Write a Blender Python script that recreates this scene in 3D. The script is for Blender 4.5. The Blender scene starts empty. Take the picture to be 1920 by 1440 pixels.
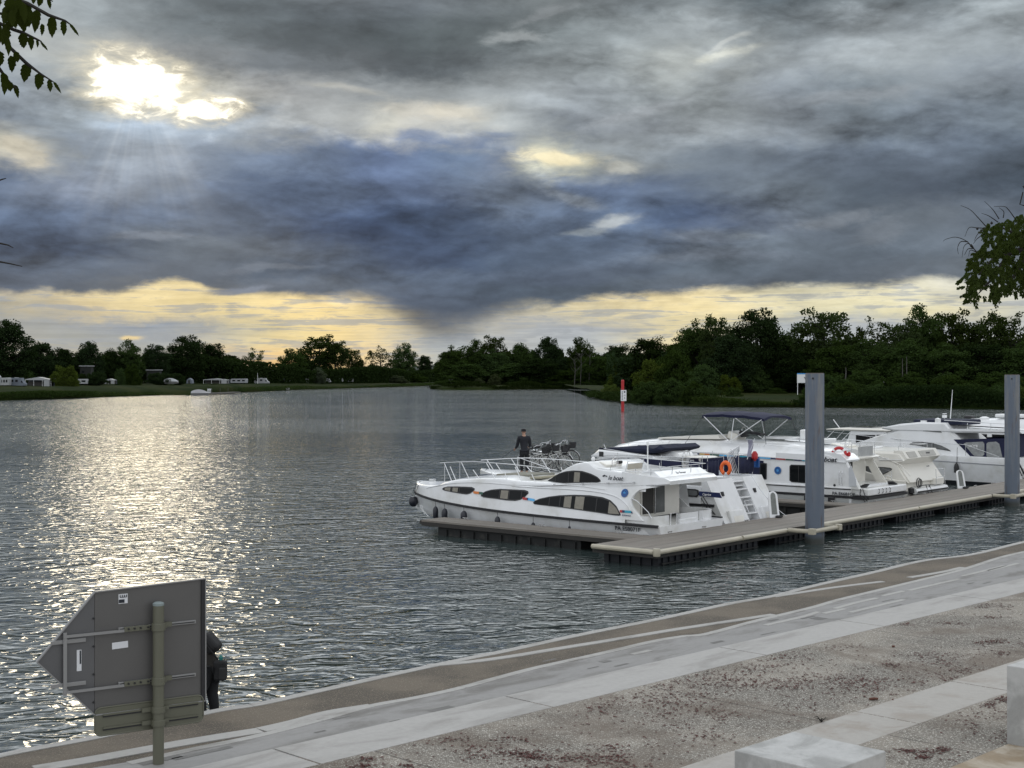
import bpy, bmesh, math, random
import numpy as np
from mathutils import Vector, Matrix
R = math.radians
SC = bpy.context.scene
COL = SC.collection
random.seed(7); np.random.seed(7)

# ------------------------------------------------------------------ camera
EYE = 5.5                     # eye height above the river, metres
FPX = 2620.0                  # focal length in units of a 1920 wide picture
cam_d = bpy.data.cameras.new('camera'); cam = bpy.data.objects.new('camera', cam_d)
COL.objects.link(cam); SC.camera = cam
cam.location = (0, 0, EYE); cam.rotation_euler = (R(90), 0, 0)
cam_d.sensor_width = 36; cam_d.lens = 36 * FPX / 1920
cam_d.shift_y = -15 / 1920
cam_d.clip_start = 0.1; cam_d.clip_end = 9000
SC.render.resolution_x = 1024; SC.render.resolution_y = 768
SC.view_settings.view_transform = 'Standard'; SC.view_settings.look = 'None'
SC.view_settings.exposure = 0; SC.view_settings.gamma = 1
SC.cycles.use_denoising = True
SC.cycles.sample_clamp_indirect = 4
SC.cycles.max_bounces = 6

def lin(c):
    out = []
    for v in c[:3]:
        v = v / 255.0
        out.append(v / 12.92 if v <= 0.04045 else ((v + 0.055) / 1.055) ** 2.4)
    return tuple(out) + (1.0,)

class NT:
    """small helper for writing node trees as expressions"""
    def __init__(self, tree):
        self.t = tree; self.k = 0
    def node(self, typ, **props):
        n = self.t.nodes.new(typ)
        self.k += 1; n.location = ((self.k % 20) * 180, -(self.k // 20) * 200)
        for a, b in props.items(): setattr(n, a, b)
        return n
    def put(self, sock, v):
        if isinstance(v, bpy.types.NodeSocket): self.t.links.new(v, sock)
        elif v is not None: sock.default_value = v
    def m(self, op, a, b=None, c=None, clamp=False):
        n = self.node('ShaderNodeMath', operation=op, use_clamp=clamp)
        self.put(n.inputs[0], a); self.put(n.inputs[1], b)
        if c is not None: self.put(n.inputs[2], c)
        return n.outputs[0]
    def v(self, op, a, b=None, s=None):
        n = self.node('ShaderNodeVectorMath', operation=op)
        self.put(n.inputs[0], a)
        if b is not None: self.put(n.inputs[1], b)
        if s is not None: self.put(n.inputs['Scale'], s)
        return n.outputs['Value'] if op in ('DOT_PRODUCT', 'LENGTH') else n.outputs[0]
    def comb(self, x, y, z):
        n = self.node('ShaderNodeCombineXYZ')
        for i, q in enumerate((x, y, z)): self.put(n.inputs[i], q)
        return n.outputs[0]
    def sep(self, vec):
        n = self.node('ShaderNodeSeparateXYZ'); self.put(n.inputs[0], vec)
        return n.outputs
    def noise(self, vec, scale, detail=4, rough=0.5, dist=0.0):
        n = self.node('ShaderNodeTexNoise'); self.put(n.inputs['Vector'], vec)
        self.put(n.inputs['Scale'], scale); self.put(n.inputs['Detail'], detail)
        self.put(n.inputs['Roughness'], rough); self.put(n.inputs['Distortion'], dist)
        return n.outputs[0], n.outputs[1]
    def voronoi(self, vec, scale, feature='F1', rnd=1.0):
        n = self.node('ShaderNodeTexVoronoi', feature=feature); self.put(n.inputs['Vector'], vec)
        self.put(n.inputs['Scale'], scale); self.put(n.inputs['Randomness'], rnd)
        return n.outputs
    def step(self, x, lo, hi, a=0.0, b=1.0, kind='SMOOTHSTEP'):
        n = self.node('ShaderNodeMapRange', interpolation_type=kind, clamp=True)
        for s, q in zip(n.inputs[:5], (x, lo, hi, a, b)): self.put(s, q)
        return n.outputs[0]
    def mix(self, f, a, b, blend='MIX'):
        n = self.node('ShaderNodeMix', data_type='RGBA', blend_type=blend)
        self.put(n.inputs[0], f); self.put(n.inputs[6], a); self.put(n.inputs[7], b)
        return n.outputs[2]
    def ramp(self, f, stops, interp='LINEAR'):
        n = self.node('ShaderNodeValToRGB'); cr = n.color_ramp; cr.interpolation = interp
        while len(cr.elements) < len(stops): cr.elements.new(0.5)
        for e, (p, c) in zip(cr.elements, stops): e.position = p; e.color = c
        self.put(n.inputs[0], f)
        return n.outputs[0]

# ------------------------------------------------------------------ sky
SUN_AZ = math.degrees(math.atan((265 - 960) / FPX)); SUN_EL = 11.6
world = bpy.data.worlds.new('World'); SC.world = world; world.use_nodes = True
world.node_tree.nodes.clear()
W = NT(world.node_tree)
D = W.node('ShaderNodeTexCoord').outputs['Generated']
dx, dy, dz = W.sep(D)
az = W.m('MULTIPLY', W.m('ARCTAN2', dx, dy), 57.29578)
el = W.m('MULTIPLY', W.m('ARCSINE', dz), 57.29578)
zz = W.m('ADD', W.m('MAXIMUM', dz, 0.0), 0.13)
cloudp = W.comb(W.m('DIVIDE', dx, zz), W.m('DIVIDE', dy, zz), W.m('MULTIPLY', dz, 3.0))
n1, c1 = W.noise(cloudp, 0.9, 9, 0.58, 0.3)
angp = W.comb(W.m('MULTIPLY', az, 0.10), W.m('MULTIPLY', el, 0.24), 3.7)
n2, c2 = W.noise(angp, 1.5, 9, 0.5, 0.35)
n3, c3 = W.noise(cloudp, 3.0, 8, 0.6, 0.4)
c1x, c1y, c1z = W.sep(c1); c2x, c2y, c2z = W.sep(c2)
warp = W.step(el, 0.5, 6.0, 0.25, 1.0)
def wig(a, amp): return W.m('MULTIPLY', W.m('MULTIPLY', W.m('SUBTRACT', a, 0.5), amp), warp)
c3x, c3y, c3z = W.sep(c3)
ns_, nsc_ = W.noise(W.comb(W.m('MULTIPLY', az, 0.85), W.m('MULTIPLY', el, 2.0), 6.0), 1.0, 9, 0.64, 0.3)
nsx, nsy, nsz = W.sep(nsc_)
azw = W.m('ADD', W.m('ADD', W.m('ADD', az, wig(c1x, 4.0)), wig(c2x, 6.0)), W.m('MULTIPLY_ADD', W.m('SUBTRACT', nsx, 0.5), 2.6, wig(c3x, 2.0)))
elw = W.m('ADD', W.m('ADD', W.m('ADD', el, wig(c1y, 0.5)), wig(c2y, 2.0)), W.m('MULTIPLY_ADD', W.m('SUBTRACT', nsy, 0.5), 1.1, wig(c3y, 0.5)))
rowpos = W.step(azw, -21.0, 21.0, 0, 1, 'LINEAR')
def azp(px): return math.degrees(math.atan((px - 960) / FPX))
def pos(px): return (math.degrees(math.atan((px - 960) / FPX)) + 21.0) / 42.0
STD = list(range(0, 1921, 160))
ROWS = [
 (575, [(80,90,108),(88,96,110),(98,106,118),(88,97,112),(84,94,112),(74,86,106),(78,92,112),(84,96,112),(96,104,118),(96,104,116),(100,106,118),(104,110,122),(110,116,126)]),
 (540, [(82,92,110),(92,100,114),(104,108,116),(96,104,118),(88,97,112),(76,88,108),(74,88,108),(80,92,108),(94,103,117),(94,103,117),(98,106,119),(106,112,124),(112,118,128)]),
 (515, [(78,90,110),(84,95,113),(96,104,118),(80,92,110),(80,92,112),(76,90,112),(76,90,112),(80,92,112),(86,97,112),(88,98,112),(94,103,117),(100,108,120),(106,113,124)]),
 (480, [(72,88,115),(70,86,112),(95,105,120),(98,106,120),(75,88,110),(56,73,102),(66,82,106),(84,98,120),(98,108,124),(98,108,122),(92,102,116),(100,110,124),(98,106,118)]),
 (420, [(78,96,125),(80,97,125),(84,99,124),(84,97,120),(60,78,110),(54,74,106),(78,94,120),(90,110,142),(72,90,122),(98,108,126),(94,104,118),(100,108,120),(88,97,112)]),
 (360, [(92,108,135),(115,125,145),(112,123,142),(84,101,130),(76,93,122),(76,92,122),(100,112,132),(92,110,142),(98,111,132),(104,114,128),(84,95,110),(78,88,104),(74,86,102)]),
 (300, [(0,(196,190,176)),(60,(170,170,168)),(160,(130,140,155)),(320,(146,156,173)),(480,(115,130,155)),(640,(92,110,142)),(760,(92,112,150)),(880,(108,128,160)),(960,(125,135,155)),(1010,(172,172,164)),(1050,(205,200,178)),(1090,(165,168,166)),(1150,(150,155,160)),(1280,(125,134,146)),(1440,(105,115,130)),(1600,(93,104,121)),(1760,(93,104,121)),(1920,(88,99,115))]),
 (240, [(0,(125,135,150)),(160,(150,160,172)),(320,(155,170,190)),(480,(165,168,173)),(640,(178,177,175)),(740,(200,195,184)),(800,(190,186,180)),(900,(184,182,178)),(960,(172,174,175)),(1080,(128,133,140)),(1120,(135,140,148)),(1280,(152,157,163)),(1440,(135,142,152)),(1600,(118,128,140)),(1760,(116,126,140)),(1920,(112,122,134))]),
 (180, [(138,148,163),(175,178,178),(215,208,190),(178,175,172),(152,154,157),(142,145,148),(150,154,158),(138,143,149),(152,157,161),(140,146,155),(128,137,147),(135,142,150),(128,135,145)]),
 (120, [(158,163,170),(175,175,172),(150,150,150),(118,122,128),(100,105,111),(88,94,100),(118,123,127),(150,155,158),(168,170,168),(150,155,160),(158,163,168),(150,155,160),(150,156,162)]),
 (60, [(165,170,175),(155,161,166),(118,124,129),(100,107,113),(88,95,101),(92,100,105),(115,122,126),(142,148,152),(154,159,163),(126,133,139),(142,148,154),(122,128,134),(148,154,159)]),
 (0, [(160,166,171),(155,161,166),(105,112,118),(92,100,107),(92,99,107),(102,109,117),(120,126,130),(118,124,129),(122,130,136),(84,94,102),(98,106,112),(92,102,109),(112,118,124)]),
]
LOWROWS = [
 (680, [(190,178,145),(185,178,160),(200,190,160),(240,196,120),(242,204,135),(196,194,180),(188,190,182),(185,188,184),(225,210,165),(190,194,185),(190,194,188),(195,195,185),(195,195,188)]),
 (640, [(172,172,164),(168,171,166),(176,178,174),(226,208,156),(252,222,146),(186,188,182),(184,188,188),(188,192,190),(230,214,162),(182,188,190),(184,190,194),(188,192,192),(190,194,192)]),
 (610, [(168,171,168),(162,167,170),(156,164,172),(218,203,156),(250,220,144),(206,196,168),(176,176,170),(176,180,182),(224,209,160),(188,190,178),(180,186,190),(188,192,190),(190,193,190)]),
 (585, [(178,172,152),(208,190,146),(232,210,150),(240,215,146),(252,222,144),(214,200,160),(190,184,166),(214,202,164),(246,224,160),(228,216,170),(220,213,174),(230,220,176),(206,206,190)]),
 (562, [(190,178,150),(222,202,150),(240,216,150),(240,214,144),(250,221,148),(226,208,160),(210,198,160),(226,208,158),(244,223,164),(228,218,176),(232,222,178),(222,216,184),(206,206,196)]),
 (535, [(200,190,160),(228,208,156),(244,220,154),(240,216,150),(244,218,152),(230,212,164),(214,202,166),(226,210,164),(236,220,176),(222,216,186),(226,218,184),(216,212,188),(206,206,196)]),
]
SCRAPS = [(1050, 292, 75, 14, (250, 238, 200), .95, -4), (1160, 308, 40, 13, (205, 205, 195), .7, 0), (1130, 420, 55, 12, (176, 182, 184), .8, 8), (1080, 436, 40, 7, (150, 160, 168), .7, 0), (1065, 372, 60, 14, (150, 160, 172), .7, -18), (1355, 108, 62, 11, (212, 214, 204), .75, 14), (1370, 84, 40, 6, (190, 194, 192), .6, 25),
 (790, 215, 90, 20, (206, 202, 190), .55, -8), (860, 225, 70, 16, (214, 208, 192), .6, -6), (25, 290, 60, 22, (214, 206, 186), .8, -18), (1300, 452, 70, 15, (124, 134, 148), .7, 0), (1400, 448, 50, 9, (130, 140, 150), .7, 0), (1560, 405, 90, 13, (132, 140, 150), .75, 8), (1640, 430, 60, 26, (128, 136, 146), .6, 0), (1340, 485, 150, 11, (120, 130, 144), .6, 0),
 (960, 70, 60, 12, (176, 182, 184), .6, 0), (1000, 30, 70, 12, (160, 166, 170), .5, 20), (500, 505, 90, 7, (124, 132, 144), .6, 0), (455, 538, 70, 7, (126, 134, 148), .9, 0), (300, 455, 80, 8, (128, 136, 148), .6, 0), (640, 168, 80, 10, (200, 198, 188), .45, -6), (1600, 180, 120, 14, (160, 166, 172), .5, 0), (1200, 205, 110, 12, (170, 176, 182), .5, 20),
 (236, 622, 20, 6, (238, 214, 160), .9, 10), (800, 264, 55, 11, (84, 108, 148), .5, -4), (905, 268, 75, 12, (86, 110, 150), .5, 6)]
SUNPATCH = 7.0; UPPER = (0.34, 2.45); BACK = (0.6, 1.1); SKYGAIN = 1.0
def row_out(cols):
    if not isinstance(cols[0][1], (tuple, list)): cols = list(zip(STD, cols))
    st = [(pos(p), lin(c)) for p, c in cols]
    return W.ramp(rowpos, st, 'CARDINAL')
def stack(rows, smooth=True):
    out = None; prev = None
    for y, cols in rows:                       # from the horizon up
        e = math.degrees(math.atan((705 - y) / FPX)); c = row_out(cols)
        out = c if out is None else W.mix(W.step(elw, prev, e, 0, 1, 'SMOOTHSTEP' if smooth else 'LINEAR'), out, c)
        prev = e
    return out
aze = W.m('MULTIPLY', az, 0.42); ele = W.m('MULTIPLY', el, 1.0)
ne, ce = W.noise(W.comb(aze, ele, 1.3), 1.0, 9, 0.55, 0.25)

ce1, ce2, ce3 = W.sep(ce)
def edge(pts, amp, src=None, seed=0):
    """signed height (degrees) above a cloud edge drawn through the sky"""
    st = [(pos(px), (math.degrees(math.atan((705 - py) / FPX)) / 16.0,) * 3 + (1,)) for px, py in pts]
    h = W.m('MULTIPLY', W.ramp(W.step(W.m('ADD', az, W.m('MULTIPLY', W.m('SUBTRACT', ce2, 0.5), 1.2)), -21.0, 21.0, 0, 1, 'LINEAR'), st, 'CARDINAL'), 16.0)
    return W.m('SUBTRACT', el, W.m('ADD', h, W.m('MULTIPLY', W.m('MULTIPLY_ADD', W.m('SUBTRACT', ns_, 0.5), 0.45, W.m('SUBTRACT', ne, 0.5)), amp * 1.5)))
def mul(c, k): return W.mix(1.0, c, W.comb(k, k, k), 'MULTIPLY')
low = stack(LOWROWS, False)
nb, _ = W.noise(W.comb(W.m('MULTIPLY', az, 0.13), W.m('MULTIPLY', el, 3.4), 0.0), 1.3, 7, 0.64, 0.9)
nb2, _ = W.noise(W.comb(W.m('MULTIPLY', az, 0.4), W.m('MULTIPLY', el, 1.6), 4.0), 1.3, 7, 0.6, 0.6)
low = W.mix(W.m('MULTIPLY', W.step(W.m('ADD', W.m('MULTIPLY', nb, 0.6), W.m('MULTIPLY', nb2, 0.4)), 0.49, 0.58), 0.72), low, lin((152, 158, 164)))
low = mul(low, W.m('ADD', 0.62, W.m('MULTIPLY', nb, 0.78)))
hs2 = W.node('ShaderNodeHueSaturation'); hs2.inputs['Saturation'].default_value = 0.86; W.put(hs2.inputs['Color'], low); low = hs2.outputs[0]
high = stack(ROWS)
hsv = W.node('ShaderNodeHueSaturation'); hsv.inputs['Saturation'].default_value = 0.84; hsv.inputs['Value'].default_value = 1.08; W.put(hsv.inputs['Color'], high); high = W.mix(1.0, hsv.outputs[0], (0.965, 1.015, 1.02, 1), 'MULTIPLY')
d4 = edge([(0, 557), (80, 556), (160, 560), (240, 548), (300, 532), (350, 534), (400, 552), (540, 556), (680, 566), (735, 584), (780, 612), (830, 626), (880, 616), (940, 590), (1040, 568), (1150, 556), (1300, 549), (1450, 543), (1600, 538), (1750, 534), (1920, 552)], 0.55)
vg = W.m('DIVIDE', W.m('SUBTRACT', az, azp(810)), 3.2); wd = W.m('MULTIPLY_ADD', W.m('EXPONENT', W.m('MULTIPLY', W.m('MULTIPLY', vg, vg), -1.0)), 0.95, 0.20)
sky = W.mix(W.step(W.m('DIVIDE', d4, wd), -1.0, 1.0), low, high)
sky = mul(sky, W.m('SUBTRACT', 1.0, W.m('MULTIPLY', W.m('EXPONENT', W.m('MULTIPLY', W.m('POWER', W.m('ABSOLUTE', W.m('DIVIDE', W.m('SUBTRACT', d4, 0.35), 0.35)), 2.0), -1.0)), 0.10)))
def billow(sky, pts, amp, dark, lit, x0, x1, depth=1.6, up=False, rim=0.16):
    """a cloud lobe with a lit rim along its edge and shade behind it"""
    d = edge(pts, amp); s_ = -1.0 if not up else 1.0
    inside = W.m('MULTIPLY', W.step(W.m('MULTIPLY', d, s_), -0.12, 0.35), W.step(W.m('MULTIPLY', d, s_), depth, 0.2))
    win = W.m('MULTIPLY', W.step(az, x0 - 2.5, x0 + 1.0), W.step(az, x1 + 2.5, x1 - 1.0))
    q_ = W.m('DIVIDE', W.m('ADD', d, 0.08 if not up else -0.08), rim * 1.9); r = W.m('MULTIPLY', W.m('EXPONENT', W.m('MULTIPLY', W.m('MULTIPLY', q_, q_), -1.0)), W.step(ns_, 0.35, 0.65, 0.1, 1.1))
    k = W.m('ADD', 1.0, W.m('MULTIPLY', win, W.m('ADD', W.m('MULTIPLY', r, lit), W.m('MULTIPLY', inside, -dark))))
    return mul(sky, k)
sky = billow(sky, [(0, 330), (330, 300), (400, 262), (480, 240), (600, 258), (700, 272), (760, 262), (830, 258), (900, 262), (960, 290), (1010, 322), (1060, 352), (1110, 385), (1300, 420), (1920, 430)], 0.9, 0.20, 0.28, azp(380), azp(1060))
sky = billow(sky, [(0, 430), (280, 345), (380, 350), (480, 395), (560, 425), (700, 395), (860, 372), (960, 405), (1040, 450), (1200, 500), (1920, 500)], 0.8, 0.18, 0.20, azp(300), azp(1000), 1.2)
sky = billow(sky, [(0, 0), (250, -20), (360, 30), (430, 80), (520, 112), (620, 120), (760, 140), (850, 138), (930, 105), (1050, 60), (1200, 20), (1400, 50), (1500, 62), (1600, 30), (1780, 60), (1920, 20)], 1.3, 0.16, 0.14, azp(360), azp(1800), 2.4, True, .3)
sky = billow(sky, [(0, 300), (1060, 320), (1150, 300), (1250, 282), (1400, 262), (1500, 300), (1640, 290), (1760, 320), (1920, 300)], 1.2, 0.16, 0.16, azp(1150), azp(1980), 1.8)
sky = billow(sky, [(0, 190), (150, 240), (250, 250), (330, 262), (420, 270), (600, 330), (1920, 330)], 0.9, 0.13, 0.14, azp(-100), azp(380), 1.6)
sky = billow(sky, [(0, 470), (120, 425), (260, 440), (420, 470), (640, 500), (900, 520), (1100, 500), (1290, 468), (1400, 462), (1520, 480), (1640, 470), (1920, 480)], 0.7, 0.12, 0.16, azp(-100), azp(1980), 0.9)
azb = W.m('ADD', az, W.m('MULTIPLY', W.m('SUBTRACT', c2x, 0.5), 2.6)); elb = W.m('ADD', el, W.m('MULTIPLY', W.m('SUBTRACT', c2y, 0.5), 1.7))
def blob(px, py, sx, sy, rot=0.0):
    a0 = math.degrees(math.atan((px - 960) / FPX)); e0 = math.degrees(math.atan((705 - py) / FPX * math.cos(R(a0))))
    kx = 57.3 * sx / FPX; ky = 57.3 * sy / FPX; cr, sr = math.cos(R(rot)), math.sin(R(rot))
    u = W.m('MULTIPLY_ADD', azb, cr / kx, W.m('MULTIPLY_ADD', elb, sr / kx, -(a0 * cr + e0 * sr) / kx))
    w = W.m('MULTIPLY_ADD', elb, cr / ky, W.m('MULTIPLY_ADD', azb, -sr / ky, -(e0 * cr - a0 * sr) / ky))
    return W.m('EXPONENT', W.m('MULTIPLY', W.m('MULTIPLY_ADD', u, u, W.m('MULTIPLY', w, w)), -1.0))
nsc = W.m('MULTIPLY', W.m('SUBTRACT', ns_, 0.5), 2.2)
def scrap(sky, px, py, sx, sy, col, amt, rot=0.0, th=0.30):
    g_ = blob(px, py, sx * 1.25, sy * 1.25, rot); t = W.m('MULTIPLY', W.m('ADD', g_, nsc), g_)
    return W.mix(W.step(t, 0.03, 0.85, 0.0, amt), sky, lin(col))
for a_ in SCRAPS: sky = scrap(sky, *a_)
# grain of the cloud deck, drawn out near the horizon by its own perspective
n4, _ = W.noise(W.v('ADD', angp, (-0.03, 0.12, 0.0)), 1.5, 9, 0.5, 0.35)
nf, _ = W.noise(W.v('SCALE', angp, s=3.1), 1.9, 7, 0.6, 0.4); nf2, _ = W.noise(W.v('ADD', W.v('SCALE', angp, s=3.1), (-0.03, 0.10, 0.0)), 1.9, 7, 0.6, 0.4)
patch = W.step(W.noise(angp, 1.1, 2, 0.5)[0], 0.38, 0.62, 0.25, 1.2)
relief = W.m('MULTIPLY', patch, W.m('ADD', W.m('MULTIPLY', W.m('SUBTRACT', n2, n4), 2.0), W.m('MULTIPLY', W.m('SUBTRACT', nf, nf2), 0.5)))
puff = W.m('ADD', W.m('MULTIPLY', W.m('SUBTRACT', n3, 0.5), 0.25), W.m('ADD', relief, W.m('MULTIPLY', W.m('SUBTRACT', n2, 0.5), 0.7)))
nbl = W.noise(W.v('ADD', angp, (5.0, 2.0, 0.0)), 3.2, 5, 0.52, 0.3)[0]
bil = W.m('MULTIPLY', W.m('SUBTRACT', W.m('MULTIPLY', W.m('ABSOLUTE', W.m('SUBTRACT', nbl, 0.5)), 2.0), 0.16), W.m('MULTIPLY', patch, 0.8))
puff = W.m('ADD', puff, bil)
puff = W.m('MULTIPLY', W.m('MULTIPLY_ADD', W.m('SUBTRACT', nsz, 0.5), 0.55, puff), W.step(el, 2.0, 4.0, 0.3, 1.0))
sky = W.mix(1.0, sky, W.comb(*[W.m('ADD', 1.0, puff)] * 3), 'MULTIPLY')
# the gap in the cloud in front of the sun
glow = blob(252, 152, 100, 50, 0)
glow = W.m('MAXIMUM', glow, W.m('MULTIPLY', blob(372, 196, 80, 30, 0), 0.85))
glow = W.m('MAXIMUM', glow, W.m('MULTIPLY', blob(215, 195, 60, 24, 0), 0.45))
wisp, _ = W.noise(W.comb(W.m('MULTIPLY', az, 0.35), W.m('MULTIPLY', el, 0.8), 9.0), 2.2, 9, 0.62, 0.5)
G = W.m('ADD', glow, W.m('MULTIPLY', W.m('SUBTRACT', wisp, 0.5), 1.6))
G = W.m('MULTIPLY', G, W.step(glow, 0.05, 0.3))
rim_ = W.step(G, -0.05, 1.0); core = W.step(G, 0.42, 1.5)
sky = W.mix(W.m('MULTIPLY', rim_, 0.9), sky, (1.0, 0.90, 0.66, 1))
sky = W.mix(core, sky, (SUNPATCH, SUNPATCH * 0.93, SUNPATCH * 0.76, 1))
ra = W.m('ARCTAN2', W.m('SUBTRACT', az, azp(262)), W.m('SUBTRACT', 12.0, el))
rn = W.noise(W.comb(W.m('MULTIPLY', ra, 3.6), 0.0, 0.0), 1.0, 3, 0.6)[0]
rd = W.m('SQRT', W.m('ADD', W.m('POWER', W.m('ABSOLUTE', W.m('SUBTRACT', az, azp(262))), 2.0), W.m('POWER', W.m('ABSOLUTE', W.m('SUBTRACT', el, 12.0)), 2.0)))
rays = W.m('MULTIPLY', W.m('MULTIPLY', W.step(rn, 0.35, 0.7, 0.2, 1.0), W.m('MULTIPLY', W.m('MULTIPLY', W.step(rd, 8.0, 3.0), W.step(rd, 0.8, 2.4)), W.step(W.m('ABSOLUTE', ra), 0.85, 0.3))), 0.13)
sky = W.mix(1.0, sky, W.comb(rays, W.m('MULTIPLY', rays, 0.97), W.m('MULTIPLY', rays, 0.88)), 'ADD')
halo = W.m('MULTIPLY', W.m('EXPONENT', W.m('MULTIPLY', W.m('ADD', W.m('POWER', W.m('ABSOLUTE', W.m('DIVIDE', W.m('SUBTRACT', az, SUN_AZ + 0.6), 5.5)), 2.0), W.m('POWER', W.m('ABSOLUTE', W.m('DIVIDE', W.m('SUBTRACT', el, SUN_EL - 0.6), 2.6)), 2.0)), -1.0)), 0.012)
sky = W.mix(1.0, sky, W.comb(halo, W.m('MULTIPLY', halo, 0.93), W.m('MULTIPLY', halo, 0.8)), 'ADD')
# higher up the same broken cloud goes on, and the side away from the sun is lit
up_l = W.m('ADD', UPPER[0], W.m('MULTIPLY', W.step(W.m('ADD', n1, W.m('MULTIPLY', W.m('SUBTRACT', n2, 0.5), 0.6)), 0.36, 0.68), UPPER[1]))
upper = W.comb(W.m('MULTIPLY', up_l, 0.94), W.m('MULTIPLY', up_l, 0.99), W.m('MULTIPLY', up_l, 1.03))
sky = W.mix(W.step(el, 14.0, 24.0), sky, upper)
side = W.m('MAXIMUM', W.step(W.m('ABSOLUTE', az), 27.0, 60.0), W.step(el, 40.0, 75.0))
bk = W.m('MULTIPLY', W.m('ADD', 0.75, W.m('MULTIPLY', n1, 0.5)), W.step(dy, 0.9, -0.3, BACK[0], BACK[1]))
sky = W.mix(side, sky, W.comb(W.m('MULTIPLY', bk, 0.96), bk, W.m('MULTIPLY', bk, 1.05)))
nish = W.node('ShaderNodeTexSky', sky_type='NISHITA', sun_disc=False, sun_elevation=R(SUN_EL), sun_rotation=R(SUN_AZ))
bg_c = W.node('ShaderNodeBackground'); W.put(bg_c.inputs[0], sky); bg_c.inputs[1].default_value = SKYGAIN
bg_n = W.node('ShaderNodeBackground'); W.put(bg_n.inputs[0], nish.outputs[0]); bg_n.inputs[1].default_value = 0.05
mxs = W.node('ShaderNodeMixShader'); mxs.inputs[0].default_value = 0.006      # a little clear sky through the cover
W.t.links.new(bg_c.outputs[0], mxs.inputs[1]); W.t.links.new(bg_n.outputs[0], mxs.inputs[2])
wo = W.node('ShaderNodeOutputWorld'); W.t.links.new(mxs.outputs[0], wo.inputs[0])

# ------------------------------------------------------------------ the veiled sun
sun_d = bpy.data.lights.new('sun', 'SUN'); sun = bpy.data.objects.new('sun', sun_d); COL.objects.link(sun)
sun_d.energy = 0.075; sun_d.angle = R(6); sun_d.color = (1.0, 0.86, 0.62)
sdir = Vector((math.sin(R(SUN_AZ)) * math.cos(R(SUN_EL)), math.cos(R(SUN_AZ)) * math.cos(R(SUN_EL)), math.sin(R(SUN_EL))))
sun.rotation_euler = sdir.to_track_quat('Z', 'Y').to_euler(); sun.location = sdir * 400

# ------------------------------------------------------------------ materials
MATS = {}
def mat(name, color, rough=0.6, metal=0.0, spec=0.5, var=0.0, vscale=3.0, bump=0.0, bscale=20.0, color2=None, cscale=2.0, cdetail=5, cedge=(0.4, 0.6), rnd=0.0, coat=0.0, trans=0.0):
    if name in MATS: return MATS[name]
    mt = bpy.data.materials.new(name); mt.use_nodes = True; mt.node_tree.nodes.clear()
    T = NT(mt.node_tree); b = T.node('ShaderNodeBsdfPrincipled'); o = T.node('ShaderNodeOutputMaterial')
    T.t.links.new(b.outputs[0], o.inputs[0])
    co = T.node('ShaderNodeTexCoord').outputs['Object']
    col = tuple(color[:3]) + (1,)
    if color2 is not None:
        f = T.noise(co, cscale, cdetail, 0.6)[0]
        col = T.mix(T.step(f, cedge[0], cedge[1]), col, tuple(color2[:3]) + (1,))
    if var:
        f = T.noise(co, vscale, 6, 0.6)[0]
        k = T.m('ADD', 1 - var, T.m('MULTIPLY', f, 2 * var))
        col = T.mix(1.0, col, T.comb(k, k, k), 'MULTIPLY')
    if rnd:
        oi = T.node('ShaderNodeObjectInfo').outputs['Random']
        k = T.m('ADD', 1 - rnd, T.m('MULTIPLY', oi, 2 * rnd))
        col = T.mix(1.0, col, T.comb(k, k, k), 'MULTIPLY')
    T.put(b.inputs['Base Color'], col)
    b.inputs['Roughness'].default_value = rough; b.inputs['Metallic'].default_value = metal
    b.inputs['Specular IOR Level'].default_value = spec
    if coat: b.inputs['Coat Weight'].default_value = coat; b.inputs['Coat Roughness'].default_value = 0.08
    if trans: b.inputs['Transmission Weight'].default_value = trans
    if bump:
        bn = T.node('ShaderNodeBump'); bn.inputs['Distance'].default_value = bump; bn.inputs['Strength'].default_value = 1
        T.put(bn.inputs['Height'], T.noise(co, bscale, 5, 0.6)[0]); T.put(b.inputs['Normal'], bn.outputs[0])
    MATS[name] = mt
    return mt

M_GEL = mat('white_gelcoat', (0.74, 0.75, 0.76), 0.22, var=0.10, vscale=1.1, coat=0.3, color2=(0.58, 0.58, 0.555), cscale=0.9, cedge=(0.42, 0.75))
M_CREAM = mat('cream_gelcoat', (0.74, 0.72, 0.66), 0.3, var=0.06, vscale=1.1, coat=0.2, color2=(0.62, 0.60, 0.54), cscale=0.8, cedge=(0.45, 0.8))
M_GREYG = mat('grey_hull_paint', (0.42, 0.43, 0.42), 0.4, var=0.15, vscale=2.0)
M_BLACK = mat('black_rubber', (0.012, 0.012, 0.014), 0.55)
M_BOOT = mat('black_boot_stripe', (0.01, 0.012, 0.016), 0.35)
M_GLASS = mat('dark_window_glass', (0.006, 0.007, 0.008), 0.06, spec=0.14)
M_GLASSG = mat('grey_window_glass', (0.12, 0.125, 0.125), 0.08, spec=0.3, var=0.5, vscale=3)
M_FRAME = mat('black_window_frame', (0.008, 0.008, 0.009), 0.4)
M_STEEL = mat('stainless_steel', (0.62, 0.63, 0.64), 0.22, metal=0.9)
M_CHROMEW = mat('pale_rail_steel', (0.72, 0.73, 0.74), 0.3, metal=0.35)
M_NAVY = mat('navy_canvas', (0.0045, 0.0075, 0.036), 0.85, var=0.25, vscale=4, bump=0.02, bscale=6)
M_NAVY2 = mat('dark_canvas', (0.010, 0.014, 0.035), 0.9, var=0.3, vscale=5, bump=0.03, bscale=5)
M_CURT = mat('curtain_cloth', (0.24, 0.225, 0.19), 0.9, var=0.3, vscale=9)
M_ORANGE = mat('orange_vinyl', (0.75, 0.13, 0.02), 0.5, var=0.15)
M_RED = mat('red_paint', (0.42, 0.012, 0.016), 0.4, var=0.1)
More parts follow.
